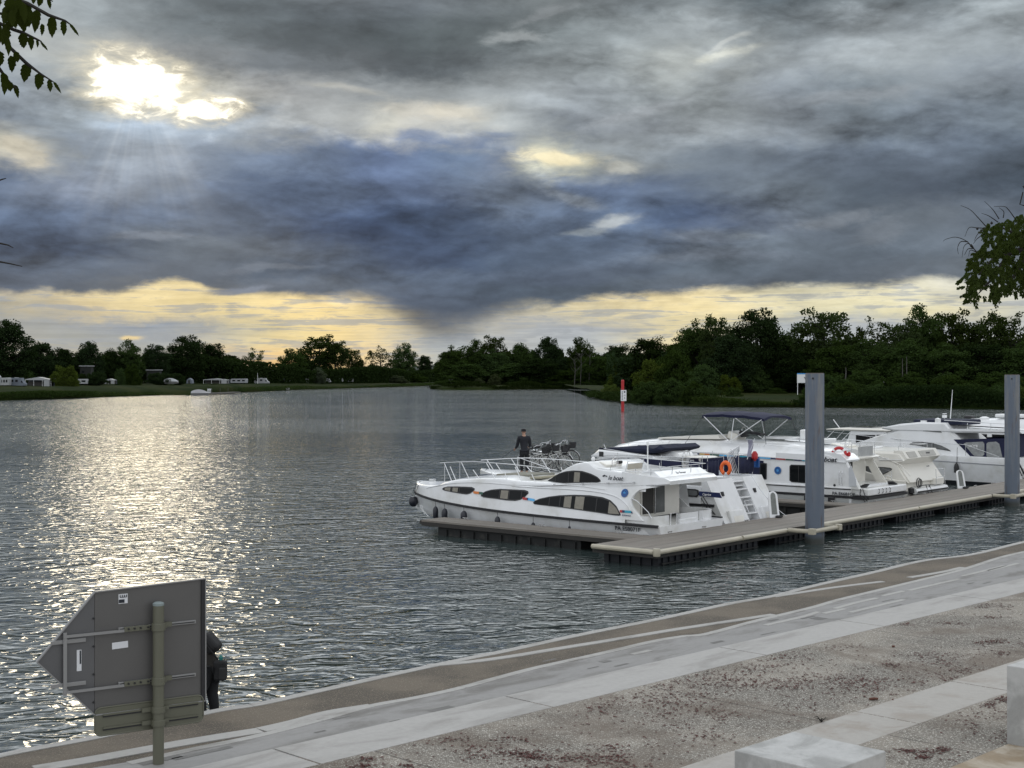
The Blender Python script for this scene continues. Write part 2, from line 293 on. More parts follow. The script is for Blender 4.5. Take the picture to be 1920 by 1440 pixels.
M_WHITE = mat('white_paint', (0.75, 0.76, 0.76), 0.45, var=0.05)
M_TEXT = mat('black_lettering', (0.008, 0.012, 0.02), 0.4)
M_TEXTW = mat('white_lettering', (0.8, 0.8, 0.8), 0.4)
M_BLUE = mat('blue_badge', (0.01, 0.07, 0.25), 0.35)
M_BLUEL = mat('light_blue_badge', (0.06, 0.28, 0.62), 0.35)
M_STR = {'orange': mat('orange_stripe', (0.6, 0.18, 0.03), 0.4), 'green': mat('dark_green_stripe', (0.02, 0.09, 0.06), 0.4), 'red': mat('red_stripe', (0.4, 0.03, 0.03), 0.4),
         'blue': mat('sky_blue_stripe', (0.10, 0.42, 0.75), 0.4), 'navy': mat('navy_stripe', (0.01, 0.02, 0.09), 0.4), 'yellow': mat('sand_stripe', (0.62, 0.42, 0.12), 0.4), 'teal': mat('teal_stripe', (0.02, 0.3, 0.42), 0.4)}
M_CUSH = mat('beige_cushion', (0.40, 0.37, 0.31), 0.8, var=0.15)
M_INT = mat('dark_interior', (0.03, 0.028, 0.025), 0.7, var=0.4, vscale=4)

# ------------------------------------------------------------------ mesh helpers
class MB:
    """collects simple solids and links them as one mesh object"""
    def __init__(self): self.v = []; self.f = []
    def add(self, vs, fs):
        k = len(self.v); self.v += [tuple(map(float, q)) for q in vs]; self.f += [tuple(i + k for i in f) for f in fs]; return self
    def box(self, c, s, rz=0.0, ry=0.0, rx=0.0):
        m = Matrix.Translation(c) @ Matrix.Rotation(rz, 4, 'Z') @ Matrix.Rotation(ry, 4, 'Y') @ Matrix.Rotation(rx, 4, 'X')
        h = [q / 2 for q in s]
        vs = [m @ Vector((x * h[0], y * h[1], z * h[2])) for x in (-1, 1) for y in (-1, 1) for z in (-1, 1)]
        return self.add(vs, [(0, 1, 3, 2), (4, 6, 7, 5), (0, 4, 5, 1), (2, 3, 7, 6), (0, 2, 6, 4), (1, 5, 7, 3)])
    def tube(self, pts, r, n=8, caps=True):
        pts = [Vector(p) for p in pts]; rs = r if isinstance(r, (list, tuple)) else [r] * len(pts)
        rings = []; up = None
        for i, p in enumerate(pts):
            t = (pts[min(i + 1, len(pts) - 1)] - pts[max(i - 1, 0)]).normalized()
            if up is None or abs(up.dot(t)) > 0.98: up = Vector((0, 0, 1)) if abs(t.z) < 0.9 else Vector((1, 0, 0))
            a = t.cross(up).normalized(); b = t.cross(a).normalized(); up = b.cross(t) if False else up
            rings.append([p + (a * math.cos(q) + b * math.sin(q)) * rs[i] for q in [2 * math.pi * j / n for j in range(n)]])
        vs = [q for rg in rings for q in rg]; fs = []
        for i in range(len(pts) - 1):
            for j in range(n):
                fs.append((i * n + j, i * n + (j + 1) % n, (i + 1) * n + (j + 1) % n, (i + 1) * n + j))
        if caps: fs.append(tuple(range(n))[::-1]); fs.append(tuple(range((len(pts) - 1) * n, len(pts) * n)))
        return self.add(vs, fs)
    def prism(self, poly, z0, z1):
        n = len(poly)
        vs = [(p[0], p[1], z0) for p in poly] + [(p[0], p[1], z1) for p in poly]
        fs = [tuple(range(n))[::-1], tuple(range(n, 2 * n))] + [(i, (i + 1) % n, n + (i + 1) % n, n + i) for i in range(n)]
        return self.add(vs, fs)
    def ext(self, poly3, off):
        """a flat 3D polygon given thickness by the vector off"""
        n = len(poly3); off = Vector(off)
        vs = [Vector(p) for p in poly3] + [Vector(p) + off for p in poly3]
        fs = [tuple(range(n))[::-1], tuple(range(n, 2 * n))] + [(i, (i + 1) % n, n + (i + 1) % n, n + i) for i in range(n)]
        return self.add(vs, fs)
    def loft(self, rings, close=True, caps=True):
        n = len(rings[0]); vs = [q for rg in rings for q in rg]; fs = []
        for i in range(len(rings) - 1):
            for j in range(n if close else n - 1):
                fs.append((i * n + j, i * n + (j + 1) % n, (i + 1) * n + (j + 1) % n, (i + 1) * n + j))
        if caps and close: fs.append(tuple(range(n))[::-1]); fs.append(tuple(range((len(rings) - 1) * n, len(rings) * n)))
        return self.add(vs, fs)
    def lathe(self, prof, c=(0, 0, 0), n=12):
        rings = [[(c[0] + r * math.cos(2 * math.pi * j / n), c[1] + r * math.sin(2 * math.pi * j / n), c[2] + z) for j in range(n)] for r, z in prof]
        return self.loft(rings)
    def torus(self, c, R_, r, axis='Y', n=20, k=8, a0=0.0, a1=2 * math.pi, sy=1.0):
        full = abs(a1 - a0 - 2 * math.pi) < 1e-6; m_ = n if full else n + 1; rings = []
        for i in range(m_):
            a = a0 + (a1 - a0) * i / n; rg = []
            for j in range(k):
                q = 2 * math.pi * j / k; rr = R_ + r * math.cos(q); p = (rr * math.cos(a), r * math.sin(q), rr * math.sin(a) * sy)
                if axis == 'Z': p = (p[0], p[2], p[1])
                if axis == 'X': p = (p[1], p[0], p[2])
                rg.append((p[0] + c[0], p[1] + c[1], p[2] + c[2]))
            rings.append(rg)
        if full: rings.append(rings[0])
        return self.loft(rings, caps=not full)
    def build(self, name, m, parent=None, smooth=False, bevel=0.0, seg=2, angle=35):
        me = bpy.data.meshes.new(name); me.from_pydata(self.v, [], self.f); me.materials.append(m)
        bm = bmesh.new(); bm.from_mesh(me); bmesh.ops.remove_doubles(bm, verts=bm.verts, dist=1e-5)
        bmesh.ops.recalc_face_normals(bm, faces=bm.faces); bm.to_mesh(me); bm.free()
        o = bpy.data.objects.new(name, me); COL.objects.link(o)
        if parent is not None: o.parent = parent
        if smooth:
            me.polygons.foreach_set('use_smooth', [True] * len(me.polygons))
            me.set_sharp_from_angle(angle=R(angle))
        if bevel:
            b = o.modifiers.new('bevel', 'BEVEL'); b.width = bevel; b.segments = seg; b.limit_method = 'ANGLE'; b.angle_limit = R(40)
        return o
def tag(o, label=None, cat=None, group=None, kind=None):
    if label: o['label'] = label
    if cat: o['category'] = cat
    if group: o['group'] = group
    if kind: o['kind'] = kind
    return o
def empty(name, loc=(0, 0, 0), rz=0.0, label=None, cat=None, group=None):
    o = bpy.data.objects.new(name, None); COL.objects.link(o); o.location = loc; o.rotation_euler = (0, 0, rz); o.empty_display_size = 0.3
    return tag(o, label, cat, group)
def copy_thing(root, loc, rz, scale=None, label=None, group=None):
    r = root.copy(); COL.objects.link(r); r.location = loc; r.rotation_euler = (0, 0, rz)
    if scale is not None: r.scale = scale
    for k, v in (('label', label), ('group', group)):
        if v: r[k] = v
    for ch in list(root.children):
        c = ch.copy(); COL.objects.link(c); c.parent = r
        for g in list(ch.children):
            d = g.copy(); COL.objects.link(d); d.parent = c
    return r
def text(name, s, size, m, parent, loc, rot, shear=0.0, ext=0.003, bold=0.0, space=1.0, sx=1.0):
    cu = bpy.data.curves.new(name, 'FONT'); cu.body = s; cu.size = size; cu.extrude = ext; cu.shear = shear; cu.offset = bold; cu.space_character = space
    cu.align_x = 'LEFT'; cu.materials.append(m)
    o = bpy.data.objects.new(name, cu); COL.objects.link(o); bpy.context.view_layer.update()
    me = bpy.data.meshes.new_from_object(o.evaluated_get(bpy.context.evaluated_depsgraph_get())); bpy.data.objects.remove(o)
    o = bpy.data.objects.new(name, me); COL.objects.link(o); o.parent = parent
    o.matrix_local = Matrix.Translation(loc) @ rot.to_4x4() @ Matrix.Diagonal((sx, 1, 1, 1))
    return o
def at_z(px, py, z):
    """the point at height z seen along a line of sight of the photograph"""
    d = (EYE - z) * FPX / (py - 705.0)
    return Vector(((px - 960) / FPX * d, d, z))
def at_d(px, py, d):
    return Vector(((px - 960) / FPX * d, d, EYE + (705 - py) / FPX * d))
def densify(pts, step):
    out = []
    for a, b in zip(pts, pts[1:]):
        n = max(1, int((Vector(b) - Vector(a)).length / step))
        out += [tuple(Vector(a).lerp(Vector(b), i / n)) for i in range(n)]
    return out + [tuple(pts[-1])]
def smooth_line(pts, n=8):
    """Catmull-Rom through the points"""
    P = [Vector(p) for p in pts]; P = [2 * P[0] - P[1]] + P + [2 * P[-1] - P[-2]]; out = []
    for i in range(1, len(P) - 2):
        for j in range(n):
            t = j / n; a, b, c, d = P[i - 1:i + 3]
            out.append(0.5 * ((2 * b) + (c - a) * t + (2 * a - 5 * b + 4 * c - d) * t * t + (3 * b - a - 3 * c + d) * t ** 3))
    return out + [P[-2]]

# ================================================================== THE SETTING
# ------------------------------------------------------------------ water
def water_material():
    mt = bpy.data.materials.new('river_water'); mt.use_nodes = True; mt.node_tree.nodes.clear(); T = NT(mt.node_tree)
    # height of the ripples, as a group used at three neighbouring points
    g = bpy.data.node_groups.new('ripple_height', 'ShaderNodeTree')
    g.interface.new_socket('P', in_out='INPUT', socket_type='NodeSocketVector')
    g.interface.new_socket('H', in_out='OUTPUT', socket_type='NodeSocketFloat')
    G_ = NT(g); gi = G_.node('NodeGroupInput').outputs[0]; go = G_.node('NodeGroupOutput')
    rot = G_.node('ShaderNodeVectorRotate', rotation_type='Z_AXIS'); G_.put(rot.inputs[0], gi); rot.inputs['Angle'].default_value = R(-9)
    x, y, z = G_.sep(rot.outputs[0])
    def lay(sx, sy, amp, det, seed, ridge=False, dist=0.4):
        f = G_.noise(G_.comb(G_.m('MULTIPLY', x, sx), G_.m('MULTIPLY', y, sy), seed), 1.0, det, 0.5, dist)[0]
        if ridge:
            f = G_.m('SUBTRACT', 1.0, G_.m('MULTIPLY', G_.m('ABSOLUTE', G_.m('SUBTRACT', f, 0.5)), 2.6))
        return G_.m('MULTIPLY', f, amp)
    h = lay(0.50, 0.75, WAVE[0], 1, 0.0)
    h = G_.m('ADD', h, lay(1.15, 1.7, WAVE[1], 1.5, 4.0, True, 0.9))
    h = G_.m('ADD', h, lay(2.7, 3.8, WAVE[2], 1, 9.0, False, 0.8))
    h = G_.m('ADD', h, lay(8.0, 9.0, WAVE[3], 1, 15.0))
    G_.put(go.inputs[0], h)
    P = T.node('ShaderNodeTexCoord').outputs['Object']
    e = 0.012
    def H(vec):
        n = T.node('ShaderNodeGroup'); n.node_tree = g; T.put(n.inputs[0], vec); return n.outputs[0]
    h0 = H(P); hx = H(T.v('ADD', P, (e, 0, 0))); hy = H(T.v('ADD', P, (0, e, 0)))
    # wind lanes: long patches where the ripples are weaker or stronger
    X, Y, Z = T.sep(P)
    lane = T.noise(T.comb(T.m('MULTIPLY', X, 0.012), T.m('MULTIPLY', Y, 0.045), 2.0), 1.0, 4, 0.55, 0.9)[0]
    k = T.m('MULTIPLY', T.step(lane, 0.36, 0.62, 0.6, 1.1), T.ramp(T.m('DIVIDE', T.m('ADD', Y, T.m('ADD', T.m('MULTIPLY', X, -0.25), T.m('MULTIPLY', lane, 26.0))), 300.0),
        [(0.0, (2.0,) * 4), (0.08, (1.9,) * 4), (0.125, (1.2,) * 4), (0.155, (0.92,) * 4), (0.20, (0.95,) * 4), (0.25, (1.05,) * 4), (0.31, (1.0,) * 4), (0.37, (0.72,) * 4), (0.46, (0.72,) * 4), (0.54, (1.3,) * 4), (1.0, (1.3,) * 4)], 'LINEAR'))
    gx = T.m('MULTIPLY', T.m('DIVIDE', T.m('SUBTRACT', h0, hx), e), k)
    gy = T.m('MULTIPLY', T.m('DIVIDE', T.m('SUBTRACT', h0, hy), e), k)
    nrm = T.v('NORMALIZE', T.comb(gx, gy, 1.0))
    b = T.node('ShaderNodeBsdfPrincipled')
    b.inputs['Base Color'].default_value = (0.034, 0.047, 0.046, 1)
    b.inputs['Roughness'].default_value = 0.045; b.inputs['IOR'].default_value = 1.34
    T.put(b.inputs['Normal'], nrm)
    o = T.node('ShaderNodeOutputMaterial'); T.t.links.new(b.outputs[0], o.inputs[0])
    return mt
WAVE = (0.085, 0.054, 0.0130, 0.0046)
mb = MB()
xs = [-2600, -600, -200, -60, 0, 60, 200, 600, 2600]; ys = [-40, 10, 40, 80, 160, 320, 640, 1200, 2600, 5200]
for i in range(len(xs) - 1):
    for j in range(len(ys) - 1):
        mb.add([(xs[i], ys[j], 0), (xs[i + 1], ys[j], 0), (xs[i + 1], ys[j + 1], 0), (xs[i], ys[j + 1], 0)], [(0, 1, 2, 3)])
river = mb.build('river_water', water_material()); tag(river, 'rippled grey river water', kind='structure')

# ------------------------------------------------------------------ far banks
M_GRASS = mat('bank_grass', (0.012, 0.021, 0.004), 1.0, spec=0.05, var=0.35, vscale=0.12, color2=(0.024, 0.030, 0.008), cscale=0.05, cedge=(0.4, 0.65))
M_MUD = mat('bank_edge', (0.05, 0.045, 0.03), 0.9, var=0.4, vscale=0.8)
def bank(name, shore, rows, m, label, side=(0, 1), zf=None):
    """shore: points at the waterline; rows: (metres inland, height)"""
    pts = densify([tuple(at_z(px, py, 0.0)) for px, py in shore], 9.0); rings = []
    for d, z in rows:
        rg = []
        for i, p in enumerate(pts):
            wob = math.sin(p[0] * 0.31 + p[1] * 0.23) * 0.35 * min(1, abs(d) / 3) + math.sin(p[0] * 0.07) * 0.12 * (z > 1)
            k = 1.0
            if zf and z > .5:
                q = 960 + FPX * p[0] / p[1]
                for (a, u), (c_, v) in zip(zf, zf[1:]):
                    if a <= q <= c_: k = u + (v - u) * (q - a) / (c_ - a)
            rg.append((p[0] + side[0] * d, p[1] + side[1] * d + wob * 2, z * k + wob * 0.3))
        rings.append(rg)
    mb = MB(); mb.loft(rings, close=False); o = mb.build(name, m, smooth=True, angle=60)
    return tag(o, label, kind='structure')
ROWS_B = [(-0.5, -0.4), (0.4, 0.15), (1.6, 0.8), (4, 1.25), (12, 1.5), (40, 1.65), (90, 1.9), (220, 2.4), (700, 3.0)]
left_shore = [(-900, 765), (-300, 757), (0, 751), (150, 746), (300, 741), (360, 740.5), (450, 736), (560, 731), (700, 727), (760, 725), (812, 723.5)]
bank('riverbank', left_shore, [(-0.5, -0.4), (0.4, 0.15), (1.6, 0.8), (4, 1.3), (12, 1.9), (25, 2.4), (40, 2.7), (90, 2.9), (220, 3.0), (700, 3.1)], M_GRASS, 'grassy left riverbank with the camp site', zf=[(-950, 1.0), (0, 1.0), (300, .93), (450, .84), (650, .70), (1000, .5)])
def shore_d(px):
    for (a, u), (c_, v) in zip(left_shore, left_shore[1:]):
        if a <= px <= c_: return EYE * FPX / (u + (v - u) * (px - a) / (c_ - a) - 705)
    return 0.0
bank('riverbank', [(806, 729.5), (830, 731), (900, 731), (1010, 730), (1125, 729), (1200, 728)], ROWS_B, M_GRASS, 'low far riverbank under the dense trees')
bank('riverbank', [(1118, 744), (1126, 748.5), (1150, 752), (1190, 757), (1260, 760), (1340, 763), (1500, 764), (1700, 765), (1920, 768), (2300, 772), (2900, 778)],
     [(-0.5, -0.4), (0.4, 0.15), (1.6, 0.7), (4, 1.1), (12, 1.5), (24, 1.7), (60, 1.9), (90, 1.6), (260, 2.0)], M_GRASS, 'right riverbank below the tall trees')
mb = MB(); rings = []
for k, (d, hh) in enumerate([(2300, 0), (2400, 22), (2700, 30), (3300, 34), (3600, 0)]):
    rings.append([(x, d + 60 * math.sin(x * .003), hh * (0.75 + 0.25 * math.sin(x * 0.0041 + 1.1) + 0.12 * math.sin(x * .013 + k))) for x in range(-2500, 2501, 100)])
mb.loft(rings, close=False)
tag(mb.build('hills', mat('far_hill', (0.02, 0.03, 0.022), 1.0, var=0.3, vscale=0.01), smooth=True, angle=80), 'low dark hills behind the far trees', kind='structure')

# ------------------------------------------------------------------ the quay in the foreground
QZ = 0.45
q1 = Vector((0.70711, 0.70711)); q2 = Vector((-0.70711, 0.70711))
def Q(u, v, z=QZ): p = q1 * u + q2 * v; return (p.x, p.y, z)
def quv(px, py, z=QZ - 0.1):
    p = at_z(px, py, z); w = Vector((p.x, p.y)); return (w.dot(q1), w.dot(q2))
def aggregate(name, base, pebble, scale, amt, stain=None, joints=False, bz=0.004):
    mt = bpy.data.materials.new(name); mt.use_nodes = True; mt.node_tree.nodes.clear(); T = NT(mt.node_tree)
    b = T.node('ShaderNodeBsdfPrincipled'); o = T.node('ShaderNodeOutputMaterial'); T.t.links.new(b.outputs[0], o.inputs[0])
    co = T.node('ShaderNodeTexCoord').outputs['Object']
    wj = T.noise(co, scale * 1.7, 2, 0.6)[1]
    v = T.voronoi(T.v('ADD', co, T.v('SCALE', T.v('SUBTRACT', wj, (0.5, 0.5, 0.5)), s=0.9 / scale)), scale); d, cc = v[0], v[1]
    r, g_, bl = T.sep(cc)
    stone = T.m('MULTIPLY', T.step(d, 0.52, 0.34), T.m('GREATER_THAN', r, 1 - amt))
    tone = T.mix(T.m('MULTIPLY', g_, g_), tuple(0.50 * c for c in pebble) + (1,), tuple(pebble) + (1,))
    bigv = T.noise(co, 0.55, 5, 0.6)[0]
    bc = T.mix(T.step(bigv, 0.40, 0.60), tuple(1.35 * c for c in base) + (1,), tuple(0.78 * c for c in base) + (1,))
    fine = T.noise(co, 60, 3, 0.7)[0]; kf = T.m('ADD', 0.7, T.m('MULTIPLY', fine, 0.6))
    bc = T.mix(1.0, bc, T.comb(kf, kf, kf), 'MULTIPLY')
    col = T.mix(stone, bc, tone)
    if stain:
        s1 = T.noise(co, 0.33, 5, 0.62, 0.7)[0]
        x, y, z = T.sep(co)
        col = T.mix(T.m('MULTIPLY', T.step(s1, 0.47, 0.62), 0.60), col, tuple(stain) + (1,))
    if joints:
        x, y, z = T.sep(co); uu = T.m('ADD', T.m('MULTIPLY', x, .7071), T.m('MULTIPLY', y, .7071)); ju = [quv(px, py, QZ)[0] for px, py in ((1290, 1302), (1730, 1195), (760, 1425))]
        ln = None
        for j in ju: g2 = T.step(T.m('ABSOLUTE', T.m('SUBTRACT', uu, j)), .022, .008); ln = g2 if ln is None else T.m('MAXIMUM', ln, g2)
        col = T.mix(T.m('MULTIPLY', ln, .75), col, (.04, .033, .028, 1))
    T.put(b.inputs['Base Color'], col); b.inputs['Roughness'].default_value = 0.85
    bn = T.node('ShaderNodeBump'); bn.inputs['Distance'].default_value = bz; T.put(bn.inputs['Height'], T.m('ADD', stone, fine)); T.put(b.inputs['Normal'], bn.outputs[0])
    return mt
M_BROWN = aggregate('brown_washed_concrete', (0.095, 0.078, 0.058), (0.30, 0.255, 0.19), 50, 0.42)
M_TERR = aggregate('pebbled_concrete', (0.182, 0.162, 0.136), (0.62, 0.595, 0.53), 36, 0.72, stain=(0.105, 0.075, 0.052), joints=True)
def concrete(name, c, dirt, edge=(0.45, 0.7), streak=True):
    mt = bpy.data.materials.new(name); mt.use_nodes = True; mt.node_tree.nodes.clear(); T = NT(mt.node_tree)
    b = T.node('ShaderNodeBsdfPrincipled'); o = T.node('ShaderNodeOutputMaterial'); T.t.links.new(b.outputs[0], o.inputs[0])
    co = T.node('ShaderNodeTexCoord').outputs['Object']; x, y, z = T.sep(co)
    u = T.m('ADD', T.m('MULTIPLY', x, .7071), T.m('MULTIPLY', y, .7071)); w = T.m('SUBTRACT', T.m('MULTIPLY', y, .7071), T.m('MULTIPLY', x, .7071))
    s = T.noise(T.comb(T.m('MULTIPLY', u, 0.55 if streak else 1.5), T.m('MULTIPLY', w, 1.9 if streak else 1.5), T.m('MULTIPLY', z, 1.5)), 1.0, 8, 0.62, 0.5)[0]
    f = T.noise(co, 9, 8, 0.7)[0]; f2 = T.noise(co, 70, 3, 0.7)[0]
    col = T.mix(T.step(s, edge[0], edge[1]), tuple(c) + (1,), tuple(dirt) + (1,))
    k = T.m('ADD', 0.74, T.m('ADD', T.m('MULTIPLY', f, 0.36), T.m('MULTIPLY', f2, 0.16)))
    T.put(b.inputs['Base Color'], T.mix(1.0, col, T.comb(k, k, k), 'MULTIPLY')); b.inputs['Roughness'].default_value = 0.8
    bn = T.node('ShaderNodeBump'); bn.inputs['Distance'].default_value = 0.004; T.put(bn.inputs['Height'], f2); T.put(b.inputs['Normal'], bn.outputs[0])
    return mt
M_SLAB = concrete('pale_concrete_slab', (0.375, 0.365, 0.35), (0.285, 0.275, 0.26))
M_LIGHT = concrete('worn_grey_concrete', (0.255, 0.25, 0.243), (0.155, 0.148, 0.138), (0.46, 0.68))
M_KERB = concrete('kerb_stone', (0.36, 0.352, 0.335), (0.24, 0.23, 0.212), (0.5, 0.7))
M_BEIGE = concrete('beige_slab', (0.37, 0.352, 0.325), (0.31, 0.28, 0.245), streak=False)
M_TAN = concrete('stained_slab', (0.42, 0.37, 0.30), (0.27, 0.21, 0.14), (0.4, 0.62), streak=False)
M_BLOCK = concrete('block_concrete', (0.45, 0.45, 0.44), (0.31, 0.31, 0.30), (0.42, 0.62), streak=False)
M_LEDGE = concrete('wet_ledge', (0.15, 0.15, 0.13), (0.07, 0.08, 0.065), streak=False)

KZ = 0.36                                     # the lower walk beside the water
edge_px = [(-700, 1575), (-250, 1473), (0, 1414), (185, 1379), (390, 1333.5), (480, 1319), (580, 1297), (675, 1276), (775, 1254), (880, 1232), (937, 1221), (1075, 1191), (1230, 1160), (1360, 1132), (1445, 1117), (1504, 1102),
           (1560, 1089), (1632, 1073), (1726, 1051), (1820, 1039), (1920, 1015), (2050, 990)]
edge_uv = [quv(px, py, KZ) for px, py in edge_px]; edge_uv += [(edge_uv[-1][0] + 12, edge_uv[-1][1] - .3), (95, edge_uv[-1][1])]
EDGE = [q1 * u + q2 * v for u, v in edge_uv]
ledge_off = -q2 * 0 + q2 * 0.55
# the quay body: from the water's edge back to well behind the viewer
mb = MB()
poly = [(p.x, p.y) for p in EDGE] + [Q(95, -60)[:2], Q(-40, -60)[:2]]
mb.prism(poly, -1.6, KZ)
tag(mb.build('quay_pavement', M_BROWN), 'brown washed concrete walk along the water', kind='structure')
mb = MB(); poly = [(p.x, p.y) for p in EDGE]; back = [(p - q2 * 0.8) for p in EDGE]; outer = [(p + q2 * (0.42 + 0.16 * math.sin(i * 1.3))) for i, p in enumerate(EDGE)]
mb.loft([[(p.x, p.y, 0.035) for p in outer], [(p.x, p.y, 0.035) for p in back], [(p.x, p.y, -1.2) for p in back], [(p.x, p.y, -1.2) for p in outer]][::-1] , close=False)
mb.add([(p.x, p.y, 0.035) for p in outer] + [(p.x, p.y, -1.2) for p in outer], [(i, i + 1, len(outer) + i + 1, len(outer) + i) for i in range(len(outer) - 1)])
tag(mb.build('quay_ledge', M_LEDGE), 'wet concrete ledge at the foot of the quay', kind='structure')

def strip(name, px_line, width, z0, z1, m, label=None, zref=KZ, gap=4.2):
    """a kerb of separate stones laid along a curving line"""
    pts = [Vector(at_z(px, py, zref)[:2]) for px, py in px_line]
    pts = [Vector(p) for p in densify([tuple(p) for p in smooth_line(pts, 6)], 0.35)]
    L = R_ = None; mb = MB(); run = 0.0; A = []; B = []
    def flush():
        if len(A) > 1:
            n = len(A)
            vs = [(p.x, p.y, z1) for p in A] + [(p.x, p.y, z1) for p in B] + [(p.x, p.y, z0) for p in A] + [(p.x, p.y, z0) for p in B]
            fs = [(i, i + 1, n + i + 1, n + i) for i in range(n - 1)] + [(i, 2 * n + i, 2 * n + i + 1, i + 1) for i in range(n - 1)] + [(n + i, n + i + 1, 3 * n + i + 1, 3 * n + i) for i in range(n - 1)]
            fs += [(0, n, 3 * n, 2 * n), (n - 1, 3 * n - 1, 4 * n - 1, 2 * n - 1)]
            mb.add(vs, fs)
    for i, p in enumerate(pts):
        t = (pts[min(i + 1, len(pts) - 1)] - pts[max(i - 1, 0)]).normalized(); nrm = Vector((-t.y, t.x))
        A.append(p + nrm * width * 0.04); B.append(p - nrm * width * 0.96)
        if i: run += (p - pts[i - 1]).length
        if run > gap:
            flush(); A = [p + t * 0.012 + nrm * width * 0.04]; B = [p + t * 0.012 - nrm * width * 0.96]; run = 0.0
    flush()
    return tag(mb.build(name, m), label, kind='structure')
def seg_px(l, a, b): return [p for p in l if a <= p[0] <= b]
strip('quay_kerb', edge_px, 0.19, -0.3, KZ + 0.012, M_KERB, 'pale kerb at the water edge')
strip('quay_kerb', [(1445, 1118.5), (1539, 1104), (1600, 1096), (1651, 1090)], 0.17, KZ - 0.1, KZ + 0.010, M_KERB, 'short pale kerb swinging in from the water edge')
strip('quay_kerb', [(60, 1438), (170, 1420), (285, 1399), (390, 1381), (480, 1367)], 0.30, KZ - 0.1, KZ + 0.014, M_KERB, 'pale kerb behind the sign post')
strip('quay_kerb', [(480, 1367), (542, 1353), (610, 1335), (690, 1322)], 0.28, KZ - 0.1, KZ + 0.016, M_KERB, 'pale kerb running into the grey concrete')
strip('quay_kerb', [(800, 1247), (880, 1240), (960, 1229), (1052, 1214), (1170, 1195), (1267, 1179), (1360, 1165), (1445, 1152)], 0.19, KZ - 0.1, KZ + 0.015, M_KERB, 'thin pale kerb curving between two brown bands')
strip('quay_kerb', [(1557, 1141), (1630, 1121), (1701, 1102)], 0.17, KZ - 0.1, KZ + 0.017, M_KERB, 'short inner kerb near the dock')
strip('quay_kerb', [(1330, 1186), (1395, 1172), (1440, 1161)], 0.16, KZ - 0.1, KZ + 0.017, M_KERB, 'short inner kerb stone')
strip('quay_kerb', [(1700, 1083), (1760, 1073), (1800, 1064)], 0.18, KZ - 0.1, KZ + 0.017, M_KERB, 'short kerb in the brown band')
# the worn light concrete between the wavy line and the slabs
wav_px = [(-250, 1500), (60, 1467), (237, 1437), (360, 1410), (480, 1385), (592, 1356), (690, 1329), (772, 1314), (850, 1297), (920, 1278), (1000, 1257), (1095, 1236), (1160, 1221), (1225, 1206), (1280, 1197), (1320, 1193), (1414, 1168),
          (1514, 1144), (1570, 1128), (1640, 1111), (1714, 1093), (1798, 1072), (1870, 1049), (1920, 1037)]
wav = [q1 * u + q2 * v for u, v in (quv(px, py, KZ) for px, py in wav_px)]
mb = MB(); LZ = 0.415
mb.prism([(p.x, p.y) for p in wav] + [Q(95, 18.0)[:2], Q(95, 15.6)[:2], Q(-30, 15.6)[:2]], KZ - 0.3, LZ)
tag(mb.build('quay_concrete', M_LIGHT), 'worn light grey concrete band of the quay', kind='structure')
strip('quay_kerb', wav_px[2:], 0.16, KZ - 0.1, LZ + 0.006, M_KERB, 'pale wavy edging of the grey concrete', gap=3.0)
for l in ([(1560, 1141), (1600, 1130), (1640, 1121)], [(1650, 1117), (1690, 1108)], [(1700, 1107), (1760, 1093), (1795, 1085)], [(1800, 1080), (1850, 1068), (1880, 1060)], [(1430, 1172), (1500, 1156), (1530, 1147)], [(1540, 1150), (1580, 1141)], [(1850, 1070), (1905, 1056)], [(1180, 1226), (1215, 1219)], [(1590, 1148), (1660, 1131), (1690, 1124)]):
    strip('quay_edging', l, .13, LZ - .1, LZ + .007, M_KERB, 'short pale strip let into the grey concrete', zref=LZ)
mb = MB()
for px, py, w_, h_ in ((640, 1345, .10, .30), (915, 1388 - 60, .16, .28), (740, 1352, .05, .2), (1030, 1238, .05, .34), (1135, 1240, .14, .22), (1112, 1252, .03, .3), (1165, 1247, .06, .36), (830, 1330, .22, .45), (600, 1372, .05, .2), (1345, 1204, .10, .36), (1440, 1188, .04, .5), (1535, 1160, .28, .30), (1665, 1126, .04, .5), (1680, 1136, .05, .5), (1850, 1093, .05, .4), (1820, 1094, .05, .35), (1515, 1158, .06, .5), (1450, 1163, .1, .3), (380, 1412, .12, .9), (300, 1425, .18, .6)):
    p = at_z(px, py, LZ); k_ = (p.x * q1.x + p.y * q1.y, p.x * q2.x + p.y * q2.y); q = [Q(k_[0] + a * h_ / 2, k_[1] + b * w_ / 2, LZ + .0045) for a, b in ((-1, -1), (1, -1), (1, 1), (-1, 1))]; mb.add(q, [(0, 1, 2, 3)])
tag(mb.build('concrete_stains', concrete('damp_stain', (.13, .127, .12), (.18, .175, .165), streak=False)), 'dark damp patches on the grey concrete', kind='structure')
